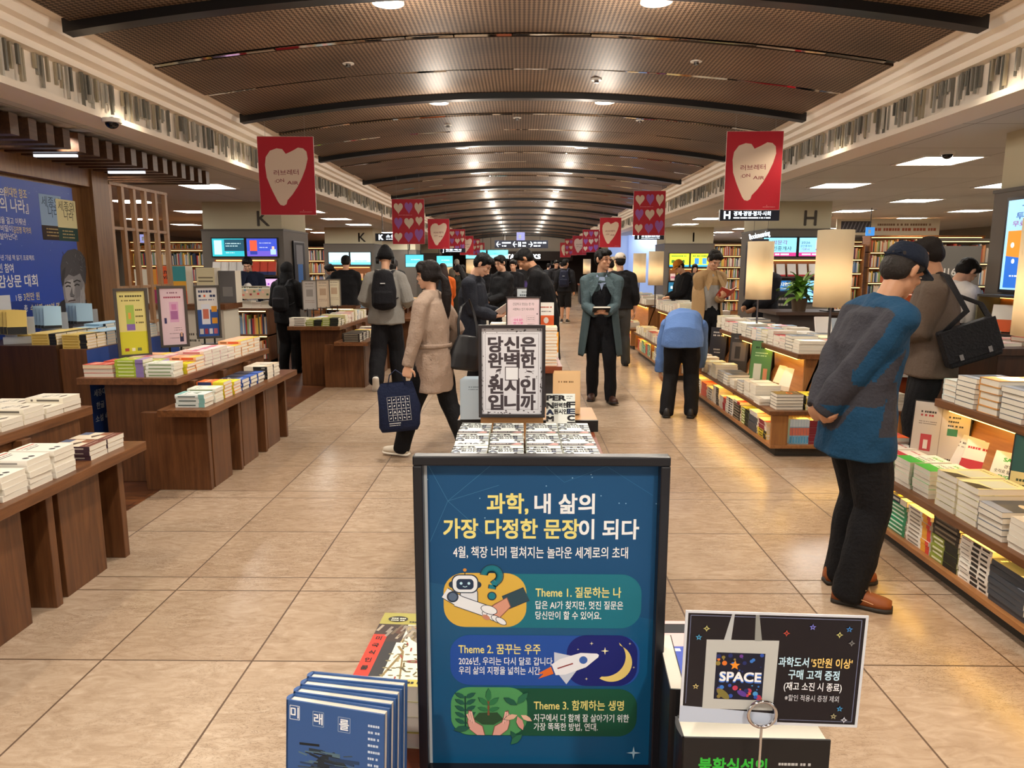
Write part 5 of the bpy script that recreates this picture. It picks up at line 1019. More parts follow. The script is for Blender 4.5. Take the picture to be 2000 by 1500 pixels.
frame_sign(.24, .54, 'blue and white framed stock poster, rightmost of the three standing signs', (-3.2, 7.3, .86), 30, g_plain('#e6e4e2', [(.1, .9, .92, .06, '#20305a'), (.1, .3, .83, .06, '#20305a'), (.34, .6, .83, .06, '#d8572a'), (.64, .9, .83, .06, '#20305a'), (.1, .9, .75, .03, '#40507a')], [(0, 0, 1, .55, '#2c56a4'), (.2, .25, .6, .66, '#dfe3ee'), (.26, .36, .54, .56, '#c8705a'), (.68, .5, .95, .62, '#e8a02a'), (.68, .26, .95, .38, '#e8a02a'), (.06, .05, .24, .16, '#d8d2ca'), (.3, .05, .46, .16, '#a03a4a'), (.52, .05, .68, .16, '#e2e2e8'), (.74, .05, .92, .16, '#c86a7a')]), mat('#4a4540', .4), .022, 0, .06, name='poster_stand')
# three narrow signs on the table by the hoodie person
for k, (px, c) in enumerate(((606, '#b9b4b0'), (632, '#d8c6ae'), (654, '#d6cbb0'))):
    y = 10.4+.45*k; x = (px-1018)/FPX*y; frame_sign(.21, .43, 'tall narrow beige framed sign, %s of three on the table by the grey hoodie' % ('left', 'middle', 'right')[k], (x, y, .96), 22, g_plain(c, [(.2, .8, .9, .03, '#6a6058'), (.2, .8, .8, .02, '#6a6058'), (.15, .85, .3, .02, '#8a6a5a'), (.15, .85, .24, .02, '#8a6a5a')], [(.25, .45, .75, .7, '#8f8a86' if k == 0 else '#b59a80')]), mat('#5a544e', .4), .012, 0, .15, name='poster_stand')
# ================================================================ screens and niches on the pillars
def screen(name, x0, x1, z0, z1, y, label_, fn, parent, axis='y', rods=0, frame=.02):
    """a lit panel set on a pillar face; axis 'y' faces the camera"""
    cx = (x0+x1)/2; w_, h_ = x1-x0, z1-z0
    loc, rot = ((cx, y, z0), (0, 0, 0)) if axis == 'y' else ((y, cx, z0), (0, 0, R(-90)))
    r = empty(name, loc, rot, label=label_, cat='screen'); boxobj('bezel', (-w_/2-frame, w_/2+frame, -.03, .0, -frame, h_+frame), mat('#15161c', .3), r)
    g = MB(); g.lay = .031; fn(g, w_, h_); g.build('picture', r)
    if rods:
        for q in (-w_*.35, w_*.35): boxobj('hanging_rod', (q-.012, q+.012, -.02, 0, h_, h_+rods), BLACK, r)
    return r
def E(c, k=1.0): return mat(c, .3, emit=k*SCREEN_E)
def g_scr(bg, bars, rects=(), texts=(), k=1.0):
    def f(g, w, h):
        g.rect(-w/2, 0, w/2, h, E(bg, k))
        for u0, v0, u1, v1, c in rects: g.rect((u0-.5)*w, v0*h, (u1-.5)*w, v1*h, E(c, k))
        for u0, u1, v, hh, c in bars: g.marks((u0-.5)*w, (u1-.5)*w, v*h, hh*h, E(c, k))
        for s, u, v, hh, c, wd in texts: g.text(s, (u-.5)*w, v*h, hh*h, E(c, k), 'C', .02, wd*w)
    return f
def niche(x0, x1, z0, z1, y, key, n, label, lean=74, sw=None):
    r = empty('wall_niche', ((x0+x1)/2, y, z0), label=label, cat='shelf'); w_ = x1-x0
    boxobj('back', (-w_/2, w_/2, -.03, -.005, 0, z1-z0), wood('niche_back', '#7a4a28', '#9a6238', 0), r); boxobj('shelf', (-w_/2, w_/2, -.16, -.005, -.02, 0), mat('#4a453f', .5), r)
    boxobj('light_strip', (-w_/2+.04, w_/2-.04, -.05, -.035, z1-z0-.02, z1-z0-.008), mat('#ffc46a', .5, emit=4), r)
    for k in range(n):
        key_ = key[k % len(key)] if isinstance(key, tuple) else key
        stand_book(key_, x0+w_*(k+.5)/n, y-.11, z0+.002, lean, 0, '%s, %s in the %s' % (DES[key_].desc, ORD[k], label.split(',')[0]), .9)
design('whitebox', .16, .24, .03, '#e6e2dc', 'plain white boxed book', [('d', .6, .25, .05, .05, '#8a8078')])
design('redbox', .16, .24, .03, '#d8472c', 'orange red book', [('r', 0, 0, 1, .26, '#27346a')])
ky = 12.99
screen('display_screen', -5.52, -4.95, 1.76, 2.07, ky, 'cyan screen on the first K column, upper left one', g_scr('#2fb4c4', [(.42, .9, .72, .06, '#c9f0f4'), (.42, .8, .58, .06, '#c9f0f4'), (.42, .7, .2, .06, '#c9f0f4')], [(.38, .3, 1, .95, '#1d4a5e'), (.06, .1, .3, .9, '#bfe6ea')]), None)
screen('display_screen', -4.90, -4.36, 1.76, 2.07, ky, 'blue and violet screen on the first K column, upper right one', g_scr('#3a50c8', [(.42, .8, .75, .05, '#cfd8f6'), (.42, .7, .5, .05, '#cfd8f6')], [(0, 0, 1, .3, '#6a58c8'), (.1, .3, .34, .9, '#e2583a'), (.1, .1, .34, .3, '#2a3a9a'), (.78, .1, .96, .4, '#a8d0ee'), (.83, .38, .91, .56, '#e0bfa8')]), None)
niche(-5.5, -4.38, 1.42, 1.70, ky, ('whitebox',)*4+('redbox',)*4, 8, 'upper book niche of the first K column')
screen('display_screen', -5.48, -4.92, 1.05, 1.36, ky, 'pale cyan screen behind the navy jacketed reader', g_scr('#8fd6e6', [(.5, .9, .7, .06, '#5a9ab0')], [(.12, .2, .35, .85, '#c9b8e0')]), None)
screen('display_screen', -4.87, -4.36, 1.05, 1.36, ky, 'pale pink screen behind the navy jacketed reader', g_scr('#e0b4e2', [(.1, .9, .7, .14, '#8a4ab0')], ()), None)
for k, (x0, x1) in enumerate(((-5.75, -5.15), (-5.1, -4.5))): screen('display_screen', x0, x1, 1.62, 1.98, 21.69, 'pale cyan screen on the second K column, %s one' % ('left', 'right')[k], g_scr('#bfe6f0', [(.2, .8, .3, .08, '#4aa0c0')], [(0, 0, 1, .2, '#6ac4e0'), (.1, .6, .9, .64, '#d890b0')], k=1.1), None)
niche(-5.7, -4.5, 1.15, 1.55, 21.69, ('money', 'orange', 'kraft'), 6, 'lit book niche of the second K column')
screen('display_screen', -5.7, -5.2, .75, 1.1, 21.69, 'lime green screen low on the second K column', g_scr('#a8d822', [(.2, .8, .5, .2, '#4a6a10')]), None)
for k, (x0, x1) in enumerate(((-3.9, -3.3), (-3.2, -2.6))): screen('display_screen', x0, x1, 1.55, 1.95, 24.5+k*3, 'far cyan screen on the left behind the crowd, %s one' % ('nearer', 'farther')[k], g_scr('#5ad0e0', [(.3, .8, .6, .08, '#e6fafc')], [(0, 0, 1, .3, '#8ae0ea')], k=1.1), None, rods=1.2)
p0 = empty('poster_case', (-4.245, 13.8, 1.0), (0, 0, R(90)), label='tall dark poster case with a blue bag on the side of the first K column', cat='poster'); boxobj('case', (-.34, .34, -.03, 0, 0, 1.05), BLACK, p0)
g = MB(); g.lay = .031; g.rect(-.3, .03, .3, 1.02, '#2a2a30'); g.rect(-.14, .28, .16, .62, '#3a78c8'); g.rect(-.2, .62, .2, .98, '#8a8e96'); g.build('picture', p0)
hy = 12.99
screen('display_screen', 4.28, 4.86, 1.76, 2.08, hy, 'sky blue screen on the H column, upper left one', g_scr('#8fd8ea', [(.2, .8, .1, .1, '#ffffff')], [(0, 0, 1, .2, '#c83a86')], [('박문각', .5, .74, .26, '#7a3a8a', .45), ('공인중개사', .5, .42, .26, '#2a3a5a', .72)]), None)
screen('display_screen', 4.91, 5.47, 1.76, 2.08, hy, 'sky blue screen on the H column, upper right one', g_scr('#9adcf0', [(.1, .7, .1, .1, '#ffffff')], [(0, 0, 1, .2, '#d83a90'), (.52, .32, .7, .86, '#cfe8f6'), (.73, .32, .92, .86, '#cfe8f6'), (.52, .32, .92, .4, '#8a4ab0')], [('2026', .2, .74, .17, '#2a5a8a', .28), ('공인중개사', .22, .55, .15, '#2a5a8a', .36), ('기본서', .2, .37, .15, '#7a4a9a', .25)]), None)
niche(4.3, 5.45, 1.40, 1.70, hy, 'whitered', 6, 'upper book niche of the H column')
screen('display_screen', 4.3, 4.8, 1.15, 1.33, hy, 'blue notice strip screen on the H column', g_scr('#2a72b8', [(.2, .9, .25, .16, '#dfeaf6')], (), [('책이 없다면?', .6, .65, .4, '#f6ecc0', .7)]), None)
screen('display_screen', 4.9, 5.42, .95, 1.33, hy, 'light blue screen low on the H column', g_scr('#8cd0f0', [(.2, .8, .85, .06, '#4a90b8'), (.3, .7, .7, .05, '#4a90b8'), (.3, .7, .15, .08, '#20406a')], [(.55, .4, .68, .55, '#2a5a9a')]), None)
kb = empty('notice_board', (4.55, 12.7, .3), label='black notice board with white panel left of the plant, at the H column', cat='notice'); boxobj('board', (-.27, .27, 0, .04, 0, .84), BLACK, kb)
g = MB(); g.rect(-.16, .28, .16, .5, '#b8b4ac'); g.marks(-.18, .2, .72, .05, '#9a9690'); g.marks(-.18, .14, .62, .05, '#9a9690'); g.rect(-.16, .08, .16, .13, '#c9b8a0'); g.build('print', kb)
p1_ = empty('poster_case', (4.345, 13.75, 1.0), (0, 0, R(-90)), label='tall dark poster case on the side of the H column', cat='poster'); boxobj('case', (-.34, .34, -.03, 0, 0, 1.02), BLACK, p1_)
g = MB(); g.lay = .031; g.rect(-.3, .03, .3, .98, '#20243a'); g.rect(-.2, .1, .12, .4, '#8a8478'); g.disc(-.02, .62, .12, '#3a4a6a', .2); g.marks(-.2, .2, .88, .05, '#9aa6c8'); g.build('picture', p1_)
for k, (x0, x1) in enumerate(((4.4, 4.98), (5.03, 5.6))): screen('display_screen', x0, x1, 1.56, 1.94, 21.69, 'bright yellow screen on the I column, %s one' % ('left', 'right')[k], g_scr('#dfe83a', [(.1, .9, .82, .12, '#3a7a2a')]+([(.1, .9, .4, .3, '#3a6a30')] if k == 0 else []), [(0, 0, 1, .14, '#3aa8d8')]+([(.2, .2, .42, .66, '#3a8ad0'), (.6, .2, .82, .66, '#4a9ad8')] if k else [])), None)
niche(4.4, 5.6, 1.15, 1.5, 21.69, ('pink', 'lemon', 'blue'), 6, 'lit book niche of the I column')
screen('display_screen', 4.4, 5.0, .6, 1.1, 21.69, 'blue green screen low on the I column', g_scr('#2a6a8a', [(.1, .9, .7, .2, '#cfeef4'), (.1, .9, .35, .12, '#cfeef4')]), None)
def g_big(g, w, h):
    g.rect(-w/2, 0, w/2, h, E('#9fd4f2')); P = lambda u, v: ((u-.5)*w, v*h)
    def rc(u0, v0, u1, v1, c): g.rect((u0-.5)*w, v0*h, (u1-.5)*w, v1*h, E(c))
    rc(.04, .31, .96, .66, '#e08a2a'); rc(.04, .02, .96, .34, '#1d66c8'); g.poly([P(.04, .38), P(.5, .33), P(.96, .38), P(.96, .3), P(.04, .3)], E('#1d66c8'))
    for s, v, hh, c, wd in (('투자 가이드북', .82, .085, '#1d4a9a', .74), ('무료로 가져가세요', .735, .068, '#8a3a8a', .82)): x, y = P(.5, v); g.text(s, x, y, hh*h, E(c), 'C', .03, wd*w)
    a = P(.2, .93); g.marks(a[0], a[0]+.6*w, a[1], .016*h, E('#2a4a7a'))
    g.poly([P(.3, .26), P(.68, .28), P(.72, .6), (P(.32, .6))], E('#c86a2a')); g.poly([P(.3, .42), P(.7, .44), P(.72, .6), P(.32, .6)], E('#cfeaf4')); g.poly([P(.68, .28), P(.76, .31), P(.8, .6), P(.72, .6)], E('#e8e4dc'))
    for s, v in (('ETF 투자는', .545), ('거들어라', .505)): x, y = P(.52, v); g.text(s, x, y, .035*h, E('#2a5a8a'), 'C', .02, .3*w)
    for u, v, r_ in ((.12, .5, .05), (.87, .52, .04), (.9, .4, .05), (.15, .32, .045), (.9, .3, .04)): x, y = P(u, v); g.disc(x, y, r_*h*.6, E('#eef2f4'))
    for v, u0, u1 in ((.2, .25, .75), (.155, .12, .88), (.11, .3, .7)): a = P(u0, v); g.marks(a[0], a[0]+(u1-u0)*w, a[1], .022*h, E('#dfeafa'))
screen('display_screen', 5.35, 6.2, 1.40, 2.13, 4.098, 'large upright blue and orange advert screen on the near right column', g_big, None, axis='x', frame=.025)
nb = empty('wall_niche', (4.098, 5.78, 1.05), (0, 0, R(-90)), label='wooden lit book niche under the large advert screen', cat='shelf')
boxobj('back', (-.42, .42, -.012, 0, 0, .29), wood('niche_back', '#8a5426', '#b0743a', 0), nb); boxobj('shelf', (-.44, .44, -.2, 0, -.025, 0), CHARC, nb); boxobj('cheek', (-.44, -.42, -.2, 0, 0, .29), mat('#5d5a44', .5), nb); boxobj('top', (-.44, .44, -.2, 0, .29, .31), CHARC, nb); boxobj('light_strip', (-.4, .4, -.03, -.02, .275, .285), mat('#ffc46a', .5, emit=5), nb)
stand_book('orangeguide', 3.98, 6.0, 1.052, 76, -50, 'white and orange guide book standing left in the niche under the advert screen', 2); stand_book('orangeguide', 3.98, 5.72, 1.052, 76, -50, 'white and orange guide book standing right in the niche under the advert screen', 2)
# ================================================================ shelves, counters, desk
def spines(b, x0, x1, y, z0, h, seed, axis='x', dpt=.14, pal=('#d8cfc0', '#c86a4a', '#e8c25a', '#7a9ac0', '#f0ece2', '#4a5a4a', '#b03a3a', '#e0a070', '#2f3f60', '#e9e2d0', '#8fae6a')):
    rr = random.Random(seed); x = x0
    while x < x1-.03:
        w_ = rr.uniform(.016, .036); hh = h*rr.uniform(.68, .96)
        if rr.random() > .04:
            if axis == 'x': b.box(x, x+w_*.95, y, y+dpt, z0, z0+hh, mat(rr.choice(pal), .6))
            else: b.box(y, y+dpt, x, x+w_*.95, z0, z0+hh, mat(rr.choice(pal), .6))
        x += w_
SHELF = MB()
def bookcase(x0, x1, y0, d, z1, rows, label, m=OAK, lit=0, seed=1, axis='x', back=None, z0=.1):
    """an open bookcase; axis 'x' faces the camera, '-x'/'+x' face sideways"""
    L_ = x1-x0; loc, rot = ((x0, y0, 0), (0, 0, 0)) if axis == 'x' else ((y0, x0, 0), (0, 0, R(90 if axis == '+x' else -90)))
    r = empty('bookcase', loc, rot, label=label, cat='bookcase'); mk = (lambda n, q, mm=m: boxobj(n, q, mm, r))
    lo, hi = (0, L_) if axis != '-x' else (-L_, 0)
    mk('back', (lo, hi, d-.02, d, 0, z1), back or m); mk('side', (lo, lo+.03, 0, d, 0, z1)); mk('side', (hi-.03, hi, 0, d, 0, z1)); mk('base', (lo, hi, .01, d, 0, z0)); mk('top', (lo-.01, hi+.01, -.01, d, z1-.03, z1))
    H = (z1-z0-.03)/rows; sb = MB()
    for k in range(rows):
        if k: mk('shelf', (lo, hi, 0, d, z0+H*k-.012, z0+H*k+.012))
        spines(sb, lo+.04, hi-.04, d*.3, z0+H*k+.013, H-.05, seed*17+k, dpt=d*.5)
        if lit: boxobj('light_strip', (lo+.05, hi-.05, .02, .035, z0+H*(k+1)-.025, z0+H*(k+1)-.014), mat('#ffd08a', .5, emit=lit), r)
    mt = Matrix.Translation(loc) @ Euler(rot).to_matrix().to_4x4()
    SHELF.add_mb(sb, mt); return r
def add_mb(s, o, X):
    n = len(s.v); s.v += [tuple(X @ Vector(v)) for v in o.v]; s.f += [tuple(i+n for i in f) for f in o.f]; s.m += [s.mi(o.mats[k]) for k in o.m]; s.sm += o.sm
MB.add_mb = add_mb
bookcase(-4.9, -4.0, 11.3, .35, .93, 2, 'low lit bookcase in front of the first K column', WOODV, 5, 3)
bookcase(-3.3, -2.75, 11.9, .35, .93, 2, 'short lit bookcase behind the black hooded person', WOODV, 5, 4)
for k in range(6): pile(("office", "whitered", "office")[k % 3], -4.82+.155*k, 11.47, .93, 4, 0, 'low bookcase top, place %s' % CARD[k], boost=.5)
frame_sign(.25, .34, 'small white framed notice on the low bookcase by the K column', (-4.66, 11.33, 1.0), 0, g_plain('#e6e2d6', [(.3, .6, .9, .06, '#3a3430'), (.15, .8, .78, .09, '#3a3430'), (.3, .6, .66, .09, '#3a3430'), (.12, .88, .5, .05, '#26221f'), (.15, .7, .38, .02, '#6a645c'), (.15, .7, .28, .02, '#6a645c'), (.15, .7, .18, .02, '#6a645c')]), CHARC, .01, 0, .06, name='poster_stand')
frame_sign(.6, .2, 'wide floral landscape card standing on the low bookcase', (-4.25, 11.32, 1.08), 0, g_plain('#dfe0cc', [(.25, .8, .9, .12, '#4a4a38')], [(0, 0, 1, .78, '#b9a488')]+[(u, v, u+.06, v+.16, c) for u, v, c in ((.05, .3, '#a0342c'), (.15, .5, '#4a6a44'), (.25, .2, '#c86a5a'), (.35, .45, '#e0b8a8'), (.45, .25, '#8a2f2f'), (.55, .5, '#5a7a4a'), (.65, .3, '#c83a3a'), (.78, .45, '#d89a8a'), (.9, .25, '#3f5a3a'), (.3, .6, '#6a8aa0'), (.7, .6, '#6a8aa0'))]), mat('#c9c0ae', .5), .006, 0, 0, name='poster_stand')
ct = empty('promo_counter', (-4.35, 9.2, 0), label='wooden topped white promotional counter under the colourful boxes', cat='counter')
boxobj('body', (-.52, .52, 0, .5, 0, 1.04), mat('#d9d2c2', .6), ct); boxobj('counter_top', (-.56, .56, -.04, .54, 1.04, 1.11), WOODX, ct)
g = MB(); g.text('기적은 읽는다', .1, .5, .09, '#4a463e', 'C', 0, .6); g.marks(-.3, .35, .72, .035, '#5a564c'); g.marks(-.3, .2, .64, .035, '#5a564c'); g.text('여기', .1, .36, .08, '#4a463e', 'C', 0, .16); g.build('print', ct)
def promo(x, y, cols, label, t=None, rz=0, h=.46, w_=.34):
    r = empty('promo_box', (x, y, 1.11), (0, 0, R(rz)), label=label, cat='promotional box'); boxobj('box', (-w_/2, w_/2, 0, .2, 0, h), mat('#e6e0d2', .5), r)
    g = MB(); g.lay = .0005
    for u0, v0, u1, v1, c in cols: g.rect((u0-.5)*w_, v0*h, (u1-.5)*w_, v1*h, c)
    if t:
        for k, s in enumerate(t): g.text(s, -w_*.42, h*(.86-.14*k), .085, '#26201c', 'L', .03)
    g.build('print', r)
promo(-4.52, 9.3, [(0, 0, 1, 1, '#e8612c'), (.5, .6, 1, 1, '#3f9aa0'), (.45, .35, 1, .6, '#f0b43a'), (0, .0, .6, .2, '#d83a4a'), (0, .2, .3, .35, '#e8792c')], 'orange and teal promotional box lettered in black on the white counter', ('sam7', 'vivid'), 0, .48, .38)
promo(-4.9, 9.4, [(0, 0, 1, 1, '#e6e0cc'), (.7, .4, 1, 1, '#e8a03a'), (.7, 0, 1, .4, '#b03a6a')], 'cream promotional box with orange and magenta edge, left on the white counter', None, 0, .44, .3)
promo(-4.12, 9.4, [(0, 0, 1, 1, '#e9dfb8'), (.1, .7, .9, .74, '#8a8064'), (.1, .6, .9, .64, '#8a8064'), (0, 0, 1, .2, '#d8584a')], 'pale yellow promotional box right of the orange one on the white counter', None, 0, .46, .24)
promo(-3.88, 9.5, [(0, 0, 1, 1, '#6a6a6c'), (.2, .2, .8, .5, '#8a8a8a')], 'grey promotional box at the right end of the white counter', None, 0, .42, .22)
bookcase(-9.5, -6.0, 17.5, .4, 2.0, 5, 'tall lit bookcase far behind the wooden lattice', OAK, 3, 5)
bookcase(-12.5, -9.8, 16, .4, 2.0, 5, 'tall bookcase at the far left beyond the lattice', WOODV, 2, 6)
bookcase(-8.6, -6.4, 24, .4, 2.2, 5, 'tall bookcase far left beyond the first K column', OAK, 3, 16)
bookcase(5.95, 8.2, 17.5, .4, 2.1, 6, 'tall lit bookcase right of the H column behind the second lamp', OAK, 4, 7)
bookcase(8.3, 11.0, 17.5, .4, 2.3, 6, 'tall oak bookcase with sign far on the right', OAK, 4, 8)
bookcase(6.3, 8.2, 24, .4, 2.3, 6, 'tall wooden bookcase just left of the H column', OAKV, 3, 9)
bookcase(6.2, 9.5, 33, .4, 2.4, 6, 'wide far bookcase on the right beyond the I column', OAKV, 3, 19); bookcase(9.0, 13, 24, .4, 2.4, 6, 'wide far bookcase at the far right rear', OAK, 3, 20)
bookcase(-10, -6.2, 33, .4, 2.4, 6, 'wide far bookcase on the left beyond the second K column', OAKV, 3, 21); bookcase(-13, -9, 24, .4, 2.4, 6, 'wide far bookcase at the far left rear', OAK, 3, 22)
bookcase(7.1, 9.6, 12.6, .4, 2.05, 5, 'grey backed bookcase behind the brown jacketed person', GREY, 3, 10)
sb_ = MB(); sb_.box(-1.2, 1.2, 0, .03, 0, .38, mat('#e2d6bc', .5)); sb_.rect(-1.1, .06, -.4, .32, '#4a4a52')
for k in range(8): sb_.line([(-1.08+.085*k, .08), (-1.0+.085*k, .3)], .025, '#8a8a92')
sb_.marks(-.25, 1.0, .24, .06, '#8a6a4a'); sb_.marks(-.3, 1.1, .13, .08, '#b05a3a'); sb_.build('wall_sign', None, (9.6, 17.45, 2.0), label='long cream sign with striped block above the far right bookcase', cat='sign') if 0 else sb_.build('wall_sign', None, (8.6, 17.3, 2.3), label='long cream sign with striped block above the far right bookcase', cat='sign')
eb = boxobj('end_panel', (0, .03, 0, .5, 0, 1.9), mat('#5d5851', .5), None, (6.5, 11.5, 0)); eb.name = 'shelf_marker'; tag(eb, 'grey shelf end marker lettered H sixteen, behind the white shirted person', 'shelf marker')
g = MB(); g.text('H16', 0, 1.5, .16, '#cfc8bc', 'C', .02); g.rect(-.18, .85, .18, 1.32, '#1a1a1c'); g.rect(-.1, 1.02, .1, 1.1, '#b8b4ac'); g.build('print', eb, (.2, -.004, 0)); 
bx = MB(); bx.box(-.25, .7, 0, .03, 0, 1.9, mat('#5d5851', .5)); bx.build('face', eb)
# dark counter at the right with books and chairs
dk = empty('dark_counter', (3.7, 5.75, 0), label='dark walnut counter with books before the near right column', cat='counter')
boxobj('body', (-.36, .3, -.72, .3, 0, .98), WOODD, dk, bev=.003); boxobj('counter_top', (-.4, .32, -.76, .34, .98, 1.03), WOODD, dk, bev=.003)
for r_ in range(4):
    for c in range(2): pile(('pinkwhite', 'redtop', 'pinkwhite', 'office')[(r_+c) % 4], 3.45+.24*c, 5.2+.3*r_, 1.03, (1, 2, 1, 2)[(r_+c) % 4], -80, 'dark counter row %s, %s' % (CARD[r_], ('aisle side', 'column side')[c]), boost=.9)
def chair(x, y, c, rz, label):
    r = empty('plastic_chair', (x, y, 0), (0, 0, R(rz)), label=label, cat='chair'); m = mat(c, .4); s = MB(); n = 10
    vs = []; 
    for th in (0, .012):
        for j in range(7):
            for i in range(n+1):
                u = i/n*2-1; v = j/6; wd = .2*(1-.12*max(0, v-.7)/.3*abs(u)); vs.append((u*wd, .2+.05*v-.05*u*u+th, .5+.34*v-(.04 if j == 6 else 0)*u*u))
    N1 = n+1; M_ = 7*N1; fs = []
    for j in range(6):
        for i in range(n): a = j*N1+i; fs += [(a, a+1, a+N1+1, a+N1), (M_+a+1, M_+a, M_+a+N1, M_+a+N1+1)]
    for i in range(n): fs += [(6*N1+i, 6*N1+i+1, M_+6*N1+i+1, M_+6*N1+i), (i+1, i, M_+i, M_+i+1)]
    for j in range(6): fs += [(j*N1, (j+1)*N1, M_+(j+1)*N1, M_+j*N1), ((j+1)*N1+n, j*N1+n, M_+j*N1+n, M_+(j+1)*N1+n)]
    s.add(vs, fs, m, True); s.build('backrest', r); q = boxobj('seat', (-.2, .2, -.2, .2, .43, .455), m, r, bev=.02)
    for sx in (-1, 1):
        for sy in (-1, 1): s = MB(); s.tube([(sx*.16, sy*.15, .44), (sx*.2, sy*.2, .006)], [.014, .01], STEEL, seg=8); s.build('leg', r)
    for sx in (-1, 1): s = MB(); s.tube([(sx*.16, .15, .44), (sx*.17, .22, .6)], [.012, .012], STEEL, seg=8); s.build('back_support', r)
chair(2.98, 4.68, '#4e8a6a', 180, 'green plastic chair between the near island and the dark counter'); chair(3.62, 4.72, '#8f9496', 180, 'grey plastic chair in front of the dark counter')
cb = MB(); cb.box(-.2, .2, -.15, .15, 0, .34, mat('#7a5a3a', .8)); cb.box(-.2, .2, -.006, .006, .341, .342, mat('#a58a64', .6)); cb.build('cardboard_box', None, (2.62, 5.22, .0), (0, 0, R(15)), label='brown cardboard box on the floor between the right islands', cat='box') if 0 else None
# orange display stand beside the column
od = empty('brochure_stand', (3.62, 6.95, 0), (0, 0, R(-25)), label='orange brochure stand with white shelves left of the advert screen column', cat='stand'); boxobj('body', (-.26, .2, 0, .3, 0, 1.32), mat('#c85a22', .5), od)
for z in (.55, .8, 1.05): boxobj('tray', (-.26, .22, -.14, 0, z, z+.015), WHITE, od)
s = MB(); s.box(.2, .22, -.14, .3, 0, 1.32, BLACK); s.build('side', od); g = MB(); g.marks(-.2, .14, 1.22, .06, '#f0b040'); g.rect(-.2, .82, .0, 1.02, '#d8d2c8'); g.build('print', od)
# plant on a counter by the H column
pc = empty('info_counter', (4.0, 9.4, 0), label='dark information counter behind the second lamp', cat='counter'); boxobj('body', (-.75, .9, -.3, .3, 0, .98), mat('#3a3330', .5), pc); boxobj('counter_top', (-.8, .95, -.34, .34, .98, 1.02), mat('#4a3a30', .4), pc)
pl = empty('potted_plant', (3.55, 9.25, 1.02), label='leafy green potted plant on the information counter', cat='plant'); s = MB(); s.cyl((0, 0, 0), .08, .16, mat('#6a5a4a', .6), 20, .1); s.build('pot', pl)
s = MB(); rr = random.Random(12)
for k in range(60):
    a = rr.uniform(0, 2*math.pi); el = rr.uniform(.15, 1.35); L = rr.uniform(.22, .42); bz = .16+rr.uniform(0, .18); d = Vector((math.cos(a)*math.cos(el), math.sin(a)*math.cos(el), math.sin(el))); sd = Vector((-math.sin(a), math.cos(a), 0)); vs = []
    for q in range(6):
        t = q/5; c = Vector((0, 0, bz))+d*L*t+Vector((0, 0, -.16*t*t)); wd = .045*math.sin(math.pi*min(1, .12+t*.88))+.003
        vs += [c-sd*wd, c+Vector((0, 0, -.008)), c+sd*wd]
    fs = []
    for q in range(5): fs += [(3*q, 3*q+1, 3*q+4, 3*q+3), (3*q+1, 3*q+2, 3*q+5, 3*q+4)]
    s.add(vs, fs, mat(rr.choice(('#5f8a34', '#7aa540', '#8fb552', '#4f7a2e')), .45), True)
s.build('leaves', pl)
mo = empty('computer_monitor', (3.95, 9.2, 1.02), (0, 0, R(6)), label='black monitor seen from behind on the information counter', cat='monitor'); boxobj('panel', (-.22, .22, 0, .05, .1, .5), BLACK, mo, bev=.01); boxobj('neck', (-.03, .03, .0, .04, .0, .12), BLACK, mo); boxobj('foot', (-.1, .1, -.06, .12, 0, .012), BLACK, mo)
for k in range(4): stand_book(('whitered', 'greyblue', 'office', 'blueset')[k], 3.5+.17*k, 7.0+.06, .0, 75, 0, 'x') if 0 else None
rk = empty('book_rack', (2.98, 6.72, .84), label='low rack of leaning guide books behind the second lamp', cat='rack'); boxobj('tray', (-.2, .22, -.02, .2, 0, .06), WOODX, rk)
for k in range(3): stand_book(('whitered', 'greyblue', 'office')[k], 2.84+.145*k, 6.74, .905, 70, 0, '%s leaning in the rack behind the second lamp' % DES[('whitered', 'greyblue', 'office')[k]].desc, 2)
# a-frame signs on the islands
def aframe(x, y, z, rz, w_, h_, gfn, label, lean=9):
    r = empty('folding_sign', (x, y, z), (0, 0, R(rz)), label=label, cat='sign'); a = R(lean)
    b1 = boxobj('front_board', (-w_/2, w_/2, 0, .006, 0, h_), mat('#26221f', .4), r, (0, 0, 0), (-a, 0, 0)); boxobj('back_board', (-w_/2, w_/2, -.006, 0, 0, h_), mat('#1c1a19', .4), r, (0, 2*math.sin(a)*h_+.012, 0), (a, 0, 0))
    g = MB(); g.lay = .0008; gfn(g, w_-.012, h_-.012); g.build('print', r, (0, 0, .006), (-a, 0, 0))
aframe(2.40, 4.05, .402, -42, .30, .42, g_plain('#cfc6bc', [(.12, .42, .86, .035, '#3a3430'), (.12, .36, .81, .035, '#b03a3a'), (.1, .42, .72, .015, '#7a7068'), (.1, .42, .69, .015, '#7a7068'), (.62, .85, .82, .03, '#3a3f44'), (.62, .82, .76, .03, '#3a3f44'), (.62, .88, .7, .03, '#3a3f44'), (.6, .9, .22, .03, '#3a3430'), (.6, .8, .17, .03, '#3a3430'), (.55, .9, .12, .03, '#3a3430')], [(.49, 0, .505, 1, '#a59a90'), (.56, .93, .95, .97, '#26221f'), (.16, .3, .36, .54, '#b8444a'), (.22, .33, .3, .46, '#e6dcd6'), (.62, .56, .8, .66, '#3a7a58'), (.06, .07, .16, .15, '#b8444a'), (.2, .07, .3, .15, '#3a3430'), (.34, .07, .44, .15, '#b8444a')]), 'cream two column folding sign behind the red banded books, near right island')
aframe(2.44, 3.28, .402, -45, .26, .40, g_plain('#c9bd86', [(.1, .7, .45, .04, '#3a4a30'), (.1, .6, .38, .04, '#3a4a30'), (.1, .7, .3, .04, '#3a4a30'), (.1, .6, .2, .02, '#6a6a44')], [(0, .55, 1, 1, '#1f4a4a')]), 'teal and straw folding sign at the right edge of the near island')
